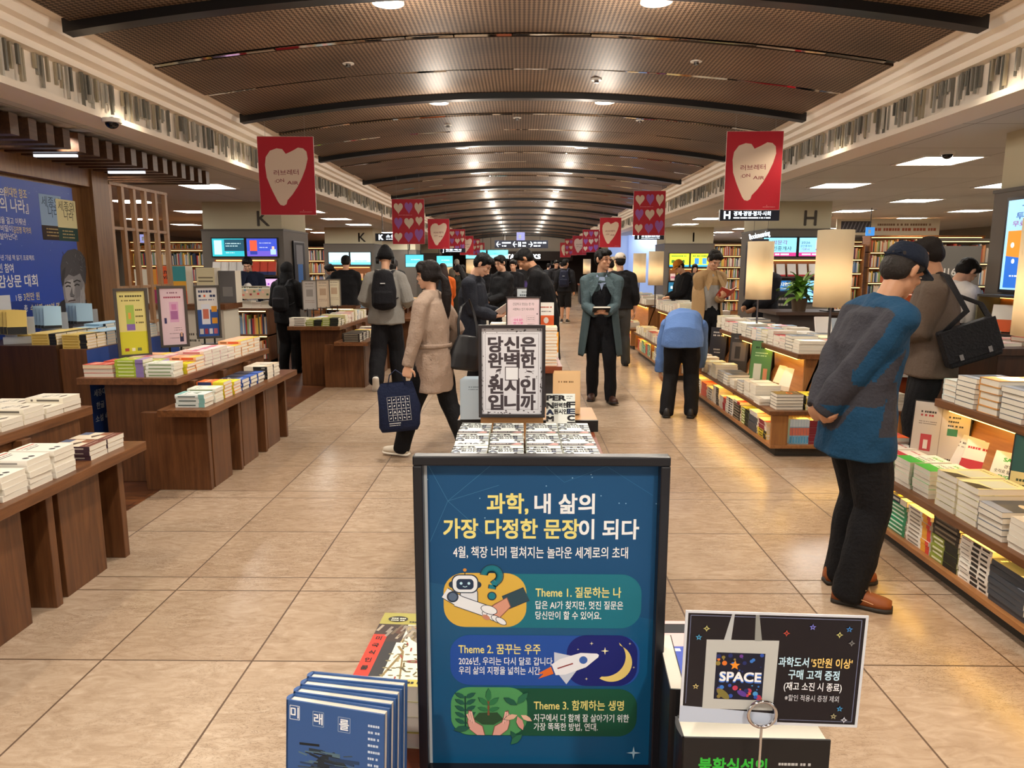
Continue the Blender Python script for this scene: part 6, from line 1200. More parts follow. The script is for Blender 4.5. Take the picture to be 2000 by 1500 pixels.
aframe(2.37, 7.1, .402, -38, .22, .46, g_plain('#4e7a44', [(.2, .85, .86, .05, '#20381c'), (.2, .8, .74, .03, '#a8c89a'), (.2, .75, .68, .03, '#a8c89a')], [(.18, .12, .55, .5, '#b8bcb0'), (.65, .15, .85, .4, '#b87a5a')]), 'green folding sign on the second right island')
aframe(2.37, 7.85, .402, -38, .21, .46, g_plain('#3a3634', [(.2, .8, .9, .03, '#8a8480')], [(.1, .35, .9, .8, '#5a524e'), (.3, .4, .6, .7, '#2a2624')]), 'black photo folding sign left of the green one, second island')
aframe(2.36, 8.65, .402, -38, .21, .46, g_plain('#2f2f34', [(.15, .85, .88, .05, '#b8b4b0'), (.15, .8, .8, .05, '#b8b4b0'), (.25, .7, .42, .05, '#9a9690'), (.3, .7, .34, .04, '#9a9690')]), 'dark lettered folding sign beside the bending person')
# far end of the hall
fs_ = MB(); fs_.text('STARBUCKS', 0, .15, .36, mat('#f4faff', .4, emit=5), 'C', .04, 2.25)
fr = empty('shop_front', (.02, 44.1, 1.98), label='dark shop front with white lit letters at the far end of the hall', cat='shop front'); boxobj('fascia', (-3.1, 3.1, 0, .12, -.1, .45), mat('#33241f', .5), fr); fs_.build('lit_lettering', fr); boxobj('counter', (-2.6, 2.6, -.6, 0, -1.98, -.9), mat('#4a352a', .5), fr)
for k, x in enumerate((-2.9, -1.75)): screen('display_screen', x, x+1.05, 1.95, 2.38, 38, 'cyan screen high at the far end of the hall, %s one' % ('left', 'right')[k], g_scr('#5ad4ea', [(.3, .5, .6, .12, '#2a7a9a')], [(0, 0, 1, .4, '#8ae4f2')], k=1.1), None, rods=1.0)
bp = MB(); bp.box(-.06, .06, -2.5, 3.4, 0, 2.62, mat('#8fa8dc', .6, emit=.55)); bp.build('fabric_wall', None, (3.75, 27.6, 0), label='pale blue fabric wall, lighting painted in, behind the beige cap person', cat='partition')  # blue light on the drape is put in as emission
bp = MB(); bp.box(0, 2.4, -.06, .06, 0, 2.6, mat('#8fa8dc', .6, emit=.55)); bp.build('fabric_wall', None, (3.0, 25.2, 0), label='pale blue fabric panel, lighting painted in, facing the camera, right of the grey coat person', cat='partition')  # light falling on this panel is put into its emission too
pf = frame_sign(.9, .62, 'white framed picture at the far end right of the lit letters', (2.3, 45.98, 1.62), 0, g_plain('#6a8a86', [], [(.1, .1, .5, .6, '#3a4a44'), (.55, .2, .9, .8, '#9ab0a8')]), WHITE, .05, 0, 0, name='framed_picture')
# ================================================================ people
V = Vector
def fuse(b, vox, smooth=3, name='fused', mats=None, wr=0, fr=9, seed=0, colorize=None, stretch=(1, 1, .55)):
    me = bpy.data.meshes.new(name); me.from_pydata(b.v, [], b.f); o = bpy.data.objects.new('tmp', me); COL.objects.link(o)
    q = o.modifiers.new('r', 'REMESH'); q.mode = 'VOXEL'; q.voxel_size = vox; q.use_smooth_shade = True
    if smooth: s = o.modifiers.new('s', 'SMOOTH'); s.iterations = smooth; s.factor = .5
    dg = bpy.context.evaluated_depsgraph_get(); out = bpy.data.meshes.new_from_object(o.evaluated_get(dg)); bpy.data.objects.remove(o); bpy.data.meshes.remove(me)
    out.name = name
    if wr:
        so = V((seed*3.1, seed*1.7, seed))
        nn = [v.normal.copy() for v in out.vertices]
        for v, n in zip(out.vertices, nn):
            c = V((v.co.x*stretch[0], v.co.y*stretch[1], v.co.z*stretch[2]))*fr+so
            k = noise.noise(c)+.5*noise.noise(c*2.1); v.co += n*(wr*(k-.12))
    out.materials.clear()
    for m in (mats or []): out.materials.append(m)
    if colorize:
        for p in out.polygons: p.material_index = colorize(p.center)
    for p in out.polygons: p.use_smooth = True
    return out
def d_(a): return V((0, math.sin(a), math.cos(a)))
SKINS = {'a': '#c99a7c', 'b': '#b98868', 'c': '#dcae92'}
def fabric(c, rough=.8): return mat(c, rough, bump=60, spec=.2)
def ik(a, b, l1, l2, hint):
    a, b = V(a), V(b); dv = b-a; d = min(dv.length, (l1+l2)*.999); dv.normalize(); b = a+dv*d
    x = (l1*l1-l2*l2+d*d)/(2*d); h = math.sqrt(max(l1*l1-x*x, 0)); hv = V(hint)-dv*V(hint).dot(dv)
    if hv.length < 1e-3: hv = V((0, -1, 0))
    return a+dv*x+hv.normalized()*h, b
def hand(b, w, dr, nm, sd, curl, m):
    """palm, four fingers of different length and a thumb; sd is +1 when the thumb is on the +lateral side"""
    dr = V(dr).normalized(); nm = V(nm); nm = (nm-dr*nm.dot(dr)).normalized(); lt = dr.cross(nm).normalized()*sd
    b.tube([w-dr*.03, w, w+dr*.035, w+dr*.075, w+dr*.088], [(.024, .02), (.026, .02), (.038, .016), (.042, .015), (.038, .012)], m, side=lt, seg=12)
    for i, (o, L, r) in enumerate(((.030, .074, .0088), (.0105, .082, .009), (-.009, .077, .0086), (-.0275, .062, .0078))):
        p = w+dr*(.084-.004*abs(i-1))+lt*o; pts = [p-dr*.02, p]; a = 0
        for k, f in enumerate((.44, .32, .24)):
            a += R(curl*(.75, 1, .7)[k])*(1+.08*i); dd = dr*math.cos(a)+nm*math.sin(a)+lt*o*.6; pts.append(pts[-1]+dd.normalized()*L*f)
        b.tube(pts, [r*1.05, r*1.05, r, r*.92, r*.8], m, side=lt, seg=8)
    p = w+dr*.022+lt*.03; t1 = p+(dr*.55+lt*.75+nm*.35).normalized()*.036; t2 = t1+(dr*.85+lt*.25+nm*.45).normalized()*.03; t3 = t2+(dr*.9-lt*.05+nm*.5).normalized()*.024
    b.tube([p-lt*.012, p, t1, t2, t3], [.014, .0125, .0108, .0098, .008], m, side=nm, seg=8)
def shoe(b, ank, yaw, pitch, up, sole, L=.27, tall=.0):
    X = Matrix.Translation(ank) @ Matrix.Rotation(yaw, 4, 'Z') @ Matrix.Rotation(pitch, 4, 'X'); n = 11; rows = []
    prof = [(-.075, .026, .055), (-.06, .036, .085+tall), (-.02, .037, .095+tall), (.03, .038, .085), (.08, .043, .062), (.125, .046, .05), (.165, .04, .043), (.19, .024, .034)]
    for m, z0, kz, kw in ((sole, -.08, None, 1.1), (up, -.062, 1, 1)):
        vs = []
        for y, w, h in prof:
            h_ = .024 if kz is None else h
            for i in range(n): a = math.pi*i/(n-1); vs.append((w*kw*math.cos(a), y*(1.03 if kz is None else 1), z0+h_*math.sin(a)**(.5 if kz is None else .75)))
        fs = []; N = len(prof)
        for j in range(N-1):
            for i in range(n-1): a = j*n+i; fs.append((a, a+1, a+n+1, a+n))
            fs.append((j*n+n-1, j*n, (j+1)*n, (j+1)*n+n-1))
        fs += [tuple(range(n))[::-1], tuple(range((N-1)*n, N*n))]; b.add(vs, fs, m, True, X)
class P: pass
NP = [0]
def person(loc, rz, h, label, top, legs, shoes, hair='short', haircol='#17130f', skin='a', lean=0, bend=1.0, hp=0, hy=0, wl=None, wr=None, el=None, er=None, al=None, ar=None, pz=.94, curl=(30, 30), hdl=None, hdr=None, hnl=None, hnr=None,
           near=0, hood=None, inner=None, cap=None, colorfn=None, topmats=None, bare=False, female=False, nf=0.0, toe=(6, -6), pitch=(0, 0), glasses=None, hat=None):
    """a figure standing at loc, facing +Y turned by rz; joints in metres of a 1.75 m body"""
    NP[0] += 1; sd_ = NP[0]; s = h/1.75; vox = (.012, .0085, .0062)[near]; o = P(); a = R(lean); sk = mat(SKINS[skin], .5, spec=.3)
    pel = V((0, 0, pz)); s1 = pel+.13*d_(.35*a*bend); s2 = s1+.19*d_(.75*a*bend); s3 = s2+.20*d_(a); nk = a*.75+R(nf)
    hb = s3+.075*d_(nk); HR = Matrix.Rotation(R(-hy), 4, 'Z') @ Matrix.Rotation(-R(hp), 4, 'X'); hc = hb+(HR @ V((0, .018, .118))); HX = Matrix.Translation(hc) @ HR
    sc = s3-.05*d_(a); sw = .165 if female else .18; shl, shr = sc+V((-sw, 0, 0)), sc+V((sw, 0, 0))
    hipl, hipr = pel+V((-.085, 0, -.03)), pel+V((.085, 0, -.03))
    al = V(al or (-.11, 0, .085)); ar = V(ar or (.11, 0, .085)); kl, al = ik(hipl, al, .43, .41, (0, 1, 0)); kr, ar = ik(hipr, ar, .43, .41, (0, 1, 0))
    wl = V(wl or shl+V((-.07, .03, -.52))); wr = V(wr or shr+V((.07, .03, -.52))); eL, wl = ik(shl, wl, .29, .255, el or (-.32, -.7, -.6)); eR, wr = ik(shr, wr, .29, .255, er or (.32, -.7, -.6))
    o.J = dict(pel=pel, s1=s1, s2=s2, s3=s3, hc=hc, shl=shl, shr=shr, el=eL, er=eR, wl=wl, wr=wr, kl=kl, kr=kr, al=al, ar=ar)
    hd = {-1: V(hdl) if hdl else (wl-eL), 1: V(hdr) if hdr else (wr-eR)}; hn = {-1: V(hnl or (1, .3, 0)), 1: V(hnr or (-1, .3, 0))}
    S = Matrix.Scale(s, 4)
    def scaled(b): b.v = [tuple(c*s for c in v) for v in b.v]; return b
    # --- body: one continuous surface
    b = MB(); k = .93 if female else 1
    b.tube([pel+V((0, 0, -.06)), pel, s1, s2, s3-.03*d_(a), s3+.0*d_(a)], [(.13, .09), (.15*k, .1), (.13*k, .092), (.155*k, .105), (.13*k, .085), (.06, .055)], sk, seg=16)
    b.tube([s3-.02*d_(a), hb, hc+(HR @ V((0, -.012, -.05)))], [(.062*k, .058*k), (.052*k*k, .054*k*k), (.05*k*k, .056*k)], sk, seg=12)
    for e in (((0, -.012, .03), (.073, .092, .086)), ((0, .018, -.045), (.057, .066, .074)), ((0, .052, -.094), (.028, .028, .024)), ((0, .06, -.055), (.036, .03, .035)), ((0, .07, .024), (.05, .022, .014)), ((.033, .058, -.022), (.024, .026, .022)), ((-.033, .058, -.022), (.024, .026, .022)), ((0, .09, -.03), (.0135, .017, .012)), ((0, .085, -.068), (.022, .012, .0075))):
        b.ell(e[0], e[1], sk, HX, 14, 10)
    b.tube([(0, .078, .015), (0, .098, -.026)], [.0075, .0105], sk, X=HX, seg=8)
    for q in (-1, 1):
        b.tube([(q*.072, -.012, -.028), (q*.079, -.014, .0), (q*.078, -.01, .026)], [(.011, .009), (.019, .008), (.014, .008)], sk, side=(0, 1, 0), X=HX, seg=10)
    for q, sh, e_, w_ in ((-1, shl, eL, wl), (1, shr, eR, wr)):
        b.ell(sh, (.05, .05, .05), sk); b.tube([s3*.75+sh*.25-.03*d_(a), sh], [.045, .045], sk, side=(0, 1, 0), seg=10); b.tube([sh, (sh+e_)/2, e_, (e_*.6+w_*.4), w_], [.048, .044, .037, .035, .025], sk, seg=12); hand(b, w_, hd[q], hn[q], -q, curl[(q+1)//2], sk) if near or True else None
    for hp_, kk, aa in ((hipl, kl, al), (hipr, kr, ar)): b.tube([hp_, (hp_+kk)/2, kk, kk*.65+aa*.35, aa, aa+V((0, .02, -.04))], [.082, .07, .05, .053, .036, .036], sk, seg=12)
    root = link('person', fuse(scaled(b), vox*s, 2, 'person', [sk]), None, loc, (0, 0, R(rz)), label=label, cat='person'); o.root = root
    o.M = Matrix.Translation(loc) @ Matrix.Rotation(R(rz), 4, 'Z') @ S
    def child(name, b, **kw): 
        q = scaled(b).build(name, root); return q
    # face details
    f = MB(); dk = mat('#1a1310', .3); wt = mat('#e6ddd2', .4)
    for q in (-1, 1):
        f.ell((q*.031, .0765, .004), (.0125, .006, .0048), wt, HX, 10, 6); f.ell((q*.031, .0815, .0035), (.006, .003, .0046), dk, HX, 8, 6); f.tube([(q*.018, .0815, .009), (q*.031, .084, .0105), (q*.045, .076, .0075)], [.0022]*3, dk, X=HX, seg=6)
    child('eyes', f); f = MB()
    for q in (-1, 1): f.tube([(q*.016, .089, .027), (q*.031, .089, .031), (q*.049, .077, .026)], [(.0035, .0028)]*3, mat('#241a14', .7), X=HX, seg=6)
    child('eyebrows', f); f = MB(); f.tube([(-.021, .086, -.068), (0, .0985, -.066), (.021, .086, -.068)], [(.003, .004)]*3, mat('#a8685a', .5), X=HX, seg=6); child('lips', f)
    if glasses:
        f = MB()
        for q in (-1, 1):
            pts = [(q*.033+.02*math.cos(R(t)), .094-.004*abs(math.cos(R(t))), .002+.016*math.sin(R(t))) for t in range(0, 361, 30)]; f.tube(pts, [.0016]*len(pts), mat(glasses, .3), cap=False, X=HX, seg=6)
            f.tube([(q*.053, .09, .004), (q*.076, .02, .01), (q*.08, -.015, .004)], [.0016]*3, mat(glasses, .3), X=HX, seg=6)
        f.tube([(-.013, .095, .006), (.013, .095, .006)], [.0016]*2, mat(glasses, .3), X=HX, seg=6); child('glasses', f)
    # hair
    hm = mat(haircol, .62, bump=90, spec=.2)
    if hair:
        f = MB(); f.ell((0, -.022, .046), (.086, .096, .084), hm, HX); f.ell((0, -.05, .0), (.078, .066, .075), hm, HX)
        if hair != 'under':
            f.ell((0, .042, .092), (.066, .052, .032), hm, HX); f.ell((.03, .06, .078), (.04, .032, .028), hm, HX); f.ell((-.03, .06, .076), (.042, .032, .028), hm, HX)
        for q in (-1, 1): f.ell((q*.068, .012, .03), (.016, .03, .035), hm, HX)
        if hair in ('long', 'pony', 'bob'):
            for q in (-1, 1): f.ell((q*.07, -.01, .0), (.022, .055, .06), hm, HX); f.ell((q*.055, .055, .055), (.03, .03, .035), hm, HX)
        if hair == 'long': f.tube([(0, -.06, .03), (0, -.085, -.1), (0, -.1, -.22), (0, -.095, -.36)], [(.085, .05), (.095, .05), (.1, .04), (.07, .025)], hm, X=HX, seg=14)
        if hair == 'bob': f.tube([(0, -.05, .03), (0, -.06, -.08), (0, -.06, -.14)], [(.09, .06), (.095, .055), (.085, .045)], hm, X=HX, seg=14)
        if hair == 'pony':
            XI = HX.inverted(); dn = [hc+V((.02, -.115, .0)), hc+V((.03, -.155, -.05)), hc+V((.035, -.165, -.17)), hc+V((.04, -.16, -.3)), hc+V((.045, -.15, -.42))]
            f.tube(dn, [.022, .036, .046, .036, .012], hm, seg=12); f.ell((0, -.1, .01), (.028, .03, .028), hm, HX)
        root2 = link('hair', fuse(scaled(f), max(vox, .0075)*s, 2, 'hair', [hm], .004, 42, sd_, stretch=(1, 1, .35)), root)
    if cap:
        cm = fabric(cap[0]); f = MB(); n = 20; rows = 7; vs = []
        for j in range(rows):
            t = j/(rows-1); ph = R(88)*t; rr = math.cos(ph)**(.6 if cap[1] == 'flat' else .85)
            for i in range(n): an = 2*math.pi*i/n; vs.append((.09*rr*math.cos(an), -.012+.106*rr*math.sin(an), .035+(.1 if cap[1] == 'flat' else .105)*math.sin(ph)**.9))
        fs = [(j*n+i, j*n+(i+1) % n, (j+1)*n+(i+1) % n, (j+1)*n+i) for j in range(rows-1) for i in range(n)]+[tuple(range((rows-1)*n, rows*n)), tuple(range(n))[::-1]]
        f.add(vs, fs, cm, True, HX); bs = []
        for th in (0, -.004):
            for i in range(13):
                an = R(20+140*i/12); bs.append((.088*math.cos(an), -.012+.104*math.sin(an), .043+th)); 
                bs.append((.086*math.cos(an), .02+.15*math.sin(an)*.98, .036+th-.012*abs(math.cos(an))))
        q2 = 26; fs = []
        for i in range(12): A_, B_, C_, D__ = 2*i, 2*i+1, 2*i+3, 2*i+2; fs += [(A_, D__, C_, B_), (q2+A_, q2+B_, q2+C_, q2+D__), (B_, C_, q2+C_, q2+B_), (A_, q2+A_, q2+D__, D__)]
        f.add(bs, fs, fabric(cap[2] if len(cap) > 2 else cap[0]), True, HX); f.tube([(-.05, -.105, .05), (.05, -.105, .05)], [(.006, .004)]*2, cm, X=HX, seg=8); child('cap', f)
    if hat == 'beanie':
        f = MB(); bm_ = fabric('#111114'); f.ell((0, -.02, .062), (.094, .108, .1), bm_, HX); f.ell((0, -.03, .105), (.07, .075, .085), bm_, HX); f.tube([(0, -.02, .03), (0, -.02, .06)], [(.098, .112)]*2, bm_, X=HX, seg=20)
        link('beanie', fuse(scaled(f), .009*s, 2, 'beanie', [bm_], .002, 60, sd_), root); f = MB()
        for q in (-1, 1): f.cyl((q*.098-.02, -.005, -.012), .046, .04, BLACK, 20, axis=0, X=HX)
        pts = [(.1*math.cos(R(t)), -.01, .03+.14*math.sin(R(t))) for t in range(0, 181, 15)]; f.tube(pts, [.008]*len(pts), BLACK, X=HX, side=(0, 1, 0), seg=8); child('headphones', f)
    # --- trousers
    lc, wd, ln = legs; tm = fabric(lc); f = MB()
    f.tube([pel+V((0, 0, -.1)), pel+V((0, 0, -.02)), pel+V((0, 0, .05)), s1-.03*d_(a)], [(.15, .115), (.17*k, .122), (.16*k, .115), (.145*k, .105)], tm, seg=16)
    for hp_, kk, aa in ((hipl, kl, al), (hipr, kr, ar)):
        kk2, aa2 = (kk, aa) if ln >= 1 else (kk, kk+(aa-kk)*.02)
        if ln >= 1: f.tube([hp_+V((0, 0, .04)), hp_*.6+kk*.4, kk, kk*.5+aa*.5, aa+V((0, 0, -.035))], [(.1, .108), (.098*wd**.5, .1*wd**.5), .076*wd, .074*wd, .068*wd], tm, seg=14)
        else: f.tube([hp_+V((0, 0, .04)), hp_*.6+kk*.4, kk+(kk-hp_)*.02], [(.1, .108), .1, .09], tm, seg=14)
    link('trousers', fuse(scaled(f), max(vox, .009)*s, 3, 'trousers', [tm], .011, 8, sd_), root)
    for aa, ty, pt in ((al, toe[0], pitch[0]), (ar, toe[1], pitch[1])):
        f = MB(); shoe(f, aa, R(ty), R(pt), mat(shoes[0], .5), mat(shoes[1], .6)); 
        if len(shoes) > 2:
            X = Matrix.Translation(aa) @ Matrix.Rotation(R(ty), 4, 'Z') @ Matrix.Rotation(R(pt), 4, 'X')
            for y in (.045, .065, .085): f.tube([(-.03, y, -.062+.082-.25*(y-.03)), (.03, y+.01, -.062+.082-.25*(y-.03))], [.003]*2, mat(shoes[2], .6), X=X, seg=6)
            for q in (-1, 1): f.tube([(q*.043, -.02, .0), (q*.047, .05, -.03), (q*.046, .11, -.045)], [.0025]*3, mat(shoes[2], .6), X=X, seg=6)
        child('shoe', f)
    # --- upper garments
    kind, tc, hem, slv, bulk = top; gm = topmats or [fabric(tc)]; f = MB(); B_ = bulk
    if kind != 'opencoat':
        low = [pel+V((0, 0, -x)) for x in ((hem, hem*.5) if hem > .12 else (hem,))]
        f.tube(low+[pel+V((0, 0, .02)), s1, s2, s3-.05*d_(a), s3-.005*d_(a)], [(.185*k+B_, .14+B_*.8)]*len(low)+[(.178*k+B_, .132+B_*.8), (.16*k+B_, .118+B_*.8), (.178*k+B_, .125+B_*.8), (.155*k+B_*.8, .1+B_*.6), (.075, .07)], gm[0], seg=20, caplen=.12)
    else:
        f.tube([s1+V((0, -.02, 0)), s2, s3-.05*d_(a), s3-.005*d_(a)], [(.13, .07), (.17+B_, .1+B_*.5), (.155+B_*.8, .1+B_*.6), (.075, .07)], gm[0], seg=18, caplen=.2)
    for q, sh, e_, w_ in ((-1, shl, eL, wl), (1, shr, eR, wr)):
        ed = w_+(e_-w_).normalized()*(.0 if not bare else .1); 
        if slv < 1: ed = e_+(w_-e_)*.1
        f.ell(sh+V((0, 0, -.004)), (.067+B_*.5, .067+B_*.5, .067+B_*.4), gm[0]); f.tube([s3-.025*d_(a), s3*.45+sh*.55+.012*d_(a), sh], [.06+B_*.4, .062+B_*.4, .062+B_*.4], gm[0], side=(0, 1, 0), seg=14, caplen=.3)
        f.tube([sh, (sh+e_)/2, e_, e_*.5+ed*.5, ed], [.066+B_*.55, .06+B_*.6, .053+B_*.6, .049+B_*.6, .04+B_*.5], gm[0], seg=14, caplen=.15)
    if kind in ('jacket', 'shirt', 'coat', 'opencoat'): f.tube([s3-.03*d_(a), s3+(.06 if kind == 'coat' else .045)*d_(nk)], [(.092, .086), (.073, .076)], gm[0], seg=16, caplen=.1)
    if kind == 'hoodie': f.tube([s3+V((-.1, -.05, -.01)), s3+V((-.06, -.085, .015)), s3+V((0, -.1, .02)), s3+V((.06, -.085, .015)), s3+V((.1, -.05, -.01))], [.04, .05, .056, .05, .04], gm[0], seg=12, side=(0, 0, 1))
    if hood: f.ell((0, -.02, .02), (.105, .118, .125), gm[0], HX); f.tube([hc+V((0, -.03, -.05)), s3+V((0, -.02, -.04))], [(.105, .1), (.13, .1)], gm[0], seg=16)
    nm = {'jacket': 'jacket', 'shirt': 'shirt', 'coat': 'coat', 'opencoat': 'coat', 'hoodie': 'hoodie'}[kind]
    cg = (lambda c: colorfn(c/s, o.J)) if colorfn else None
    me = fuse(scaled(f), max(vox, .0085)*s, 3, nm, gm, .012 if near else .010, 7.5, sd_+5, cg, (1, 1, .8)); g = link(nm, me, root)
    if kind == 'opencoat':  # skirt and fronts of an unbuttoned coat: an open ring of cloth with thickness
        f = MB(); n = 30; vs = []; zs = [s3.z-.09, s2.z+.04, s2.z-.1, s1.z, pel.z-.02, pel.z-.2, pel.z-hem]; rad = [(.15, .115, 50), (.2, .15, 46), (.205, .155, 38), (.2, .15, 34), (.215, .165, 38), (.235, .18, 42), (.25, .2, 46)]
        for z, (rx, ry, gap) in zip(zs, rad):
            for i in range(n): an = R(90+gap/1.0+(360-2*gap)*i/(n-1)); fl = .012*math.sin(i*1.3+z*4)*(1 if z < pel.z else .3); vs.append(((rx+fl)*math.cos(an), (ry+fl)*math.sin(an)-.0, z))
        fs = [(j*n+i, j*n+i+1, (j+1)*n+i+1, (j+1)*n+i) for j in range(len(zs)-1) for i in range(n-1)]; f.add(vs, fs, gm[0], True); q = child('coat_skirt', f)
        sl = q.modifiers.new('thick', 'SOLIDIFY'); sl.thickness = .012; sl.offset = 0; ss = q.modifiers.new('sub', 'SUBSURF'); ss.levels = ss.render_levels = 1
        f = MB()
        for qq in (-1, 1): f.add([(qq*.03, .125, s3.z-.0), (qq*.085, .112, s3.z+.0), (qq*.15, .15, s3.z-.13), (qq*.115, .168, s2.z-.02), (qq*.05, .16, s3.z-.1)], [(0, 1, 2, 3, 4)], gm[0])
        q = child('lapels', f); sl = q.modifiers.new('thick', 'SOLIDIFY'); sl.thickness = .008
    if inner:
        f = MB(); im = fabric(inner[0]); f.tube([pel+V((0, 0, -.04)), s1, s2, s3-.05*d_(a), s3+.01*d_(a)], [(.165, .118), (.15, .108), (.165, .122), (.14, .096), (.075, .072)], im, seg=18); link('sweater', fuse(scaled(f), .011*s, 2, 'sweater', [im], .006, 9, sd_+2), root)
        if len(inner) > 1:
            f = MB(); f.tube([s3-.03*d_(a), s3+.045*d_(nk)], [(.072, .075), (.062, .066)], mat(inner[1], .7), seg=14, caplen=.1)
            for qq in (-1, 1): f.add([(qq*.006, .1, s3.z-.05), (qq*.055, .075, s3.z+.03), (qq*.075, .09, s3.z-.03), (qq*.035, .118, s3.z-.085)], [(0, 1, 2, 3)], mat(inner[1], .7))
            f.add([(-.05, .09, s3.z), (.05, .09, s3.z), (0, .128, s3.z-.15)], [(0, 1, 2)], mat(inner[1], .7)); child('collar', f)
    return o
def W_(o, v): return o.M @ V(v)
def held_book(o, c, rot, label, w=.14, d=.2, op=0, col='#26262a', pg='#efe9dc', t=.018):
    """a book in a hand; op > 0 opens it like a V"""
    M_ = o.M @ Matrix.Translation(c) @ Euler([R(x) for x in rot]).to_matrix().to_4x4(); r = empty('open_book' if op else 'book', M_.translation, M_.to_euler(), label=label, cat='book'); b = MB(); p = MB()
    if op:
        for q in (-1, 1):
            X = Matrix.Rotation(R(-q*op), 4, 'Y'); b.box(*sorted((0, q*w)), -d/2, d/2, -.002, 0, mat(col, .5), X); p.box(*sorted((0, q*(w-.004))), -d/2+.003, d/2-.003, 0, .007, mat(pg, .7), X)
    else: b.box(-w/2, w/2, -d/2, d/2, t-.002, t, mat(col, .4)); b.box(-w/2, w/2, -d/2, d/2, 0, .002, mat(col, .4)); b.box(-w/2-.002, -w/2, -d/2, d/2, 0, t, mat(col, .4)); p.box(-w/2, w/2-.003, -d/2+.003, d/2-.003, .002, t-.002, mat(pg, .7))
    b.build('cover', r); p.build('pages', r)
def backpack(o, label, col='#17171a', w=.15, d=.08, h=.4, z=0, logo=None):
    J = o.J; c = (J['s2']+J['s3'])/2; M_ = o.M @ Matrix.Translation(c+V((0, -.235, -.32+z))); r = empty('backpack', M_.translation, M_.to_euler(), label=label, cat='backpack'); s = o.M.to_scale().x; m = fabric(col, .7)
    b = MB(); b.tube([(0, 0, .02), (0, 0, .2), (0, .01, h-.03)], [(w, d), (w*1.02, d*1.05), (w*.8, d*.85)], m, seg=20, caplen=.9); b.tube([(0, -d*.75, .04), (0, -d*.8, .17)], [(w*.8, .04), (w*.75, .035)], m, seg=16, caplen=.6); b.v = [tuple(k*s for k in v) for v in b.v]
    link('pack', fuse(b, .01*s, 2, 'pack', [m], .004, 12, 3), r); b = MB()
    for q in (-1, 1): b.tube([V((q*.07, .06, .36)), V((q*.1, .12, .46-z)), V((q*.115, .22, .475-z)), V((q*.125, .33, .36-z))], [(.022, .006)]*4, m, seg=8)
    for q in (-1, 1): b.tube([V((q*.125, .33, .36-z)), V((q*.17, .3, .2-z)), V((q*.16, .12, .1)), V((q*.1, .05, .06))], [(.014, .005)]*4, m, seg=8)
    b.v = [tuple(k*s for k in v) for v in b.v]; b.build('straps', r); b = MB()
    b.tube([(-.02, 0, h+.01), (-.012, -.005, h+.04), (.012, -.005, h+.04), (.02, 0, h+.01)], [.005]*4, m, seg=6)
    if logo: b.box(-.03, .03, -d*1.12, -d*1.0, h*.66, h*.66+.012, mat('#c9c9c9', .5))
    b.v = [tuple(k*s for k in v) for v in b.v]; b.build('handle', r)
NAVY, BLK = '#1b2030', '#121215'
# old visitor in the blue jacket
def cf1(c, J):
    # charcoal: back yoke, backs of the sleeves, side triangles and cuffs; the rest petrol blue
    c = V(c); x, y, z = c; yl = y-.19*(z-.94)/.5*.55
    best = None
    for A_, B_, seg_ in ((J['shr'], J['er'], 0), (J['er'], J['wr'], 1), (J['shl'], J['el'], 0), (J['el'], J['wl'], 1)):
        d = B_-A_; t = max(0, min(1, (c-A_).dot(d)/d.length_squared)); q = A_+d*t; L = (c-q).length
        if best is None or L < best[0]: best = (L, seg_, t, c-q)
    if z > 1.455: return 0
    if best[0] < .10 and (abs(x) > .17 or z < 1.0 and y < -.1):
        L, sg_, t, o_ = best
        if sg_ == 0: return 0 if o_.y > -.058+.02*t else 1
        return 1 if t > .86 or o_.z < -.04 else 0
    if z > 1.0+.15*max(0, yl+.05) and yl < .015+.12*(z-1.2): return 1
    if .86 < z < 1.12 and .0 < yl < .03+.45*(1.12-z) and abs(x) > .08: return 1
    return 0
o = person((1.60, 3.36, 0), -86, 1.70, 'person in a petrol blue and charcoal jacket and dark cap, hands clasped behind', ('jacket', '#1d4a6b', .2, 1, .038), (BLK, 1.18, 1), ('#8a4a22', '#2c2824', '#c99a74'), 'under', '#2a2522', 'b', lean=11, hp=26, hy=-14, nf=22, near=2,
       wl=(.0, -.215, .93), wr=(.035, -.235, .90), el=(-1, -.9, .1), er=(1, -.9, .1), hdl=(.9, -.1, -.35), hdr=(-.9, -.1, -.3), hnl=(0, .6, .3), hnr=(0, .8, .4), curl=(45, 45), al=(-.11, .03, .085), ar=(.12, -.04, .085), cap=('#151c2b', 'flat', '#2f4158'), colorfn=cf1, topmats=[fabric('#183f5c'), fabric('#37363c')], toe=(-4, -32))
# woman in the beige coat
o = person((-.72, 5.86, 0), 66, 1.64, 'person in a beige trench coat with a ponytail, walking left with a navy tote', ('coat', '#988475', .30, 1, .022), (BLK, 1.15, 1), ('#cfc4b2', '#e6e0d4'), 'pony', '#150f0e', 'c', lean=2, hp=4, hy=-14, near=2, female=True,
       al=(-.1, .3, .085), ar=(.12, -.28, .1), wl=(-.3, .1, .80), wr=(.26, .03, .92), curl=(62, 30), hdl=(0, .15, -1), hnl=(.9, .3, 0), pz=.915, toe=(0, -20), pitch=(0, -18))
bl = MB(); bl.tube([(.185*math.cos(R(t))*1.0, .148*math.sin(R(t))*1.0, 1.02) for t in range(0, 361, 15)], [(.018, .006)]*25, fabric('#958172'), side=(0, 0, 1), seg=8, cap=False); bl.v = [tuple(c*1.64/1.75 for c in v) for v in bl.v]; bl.build('belt', o.root)
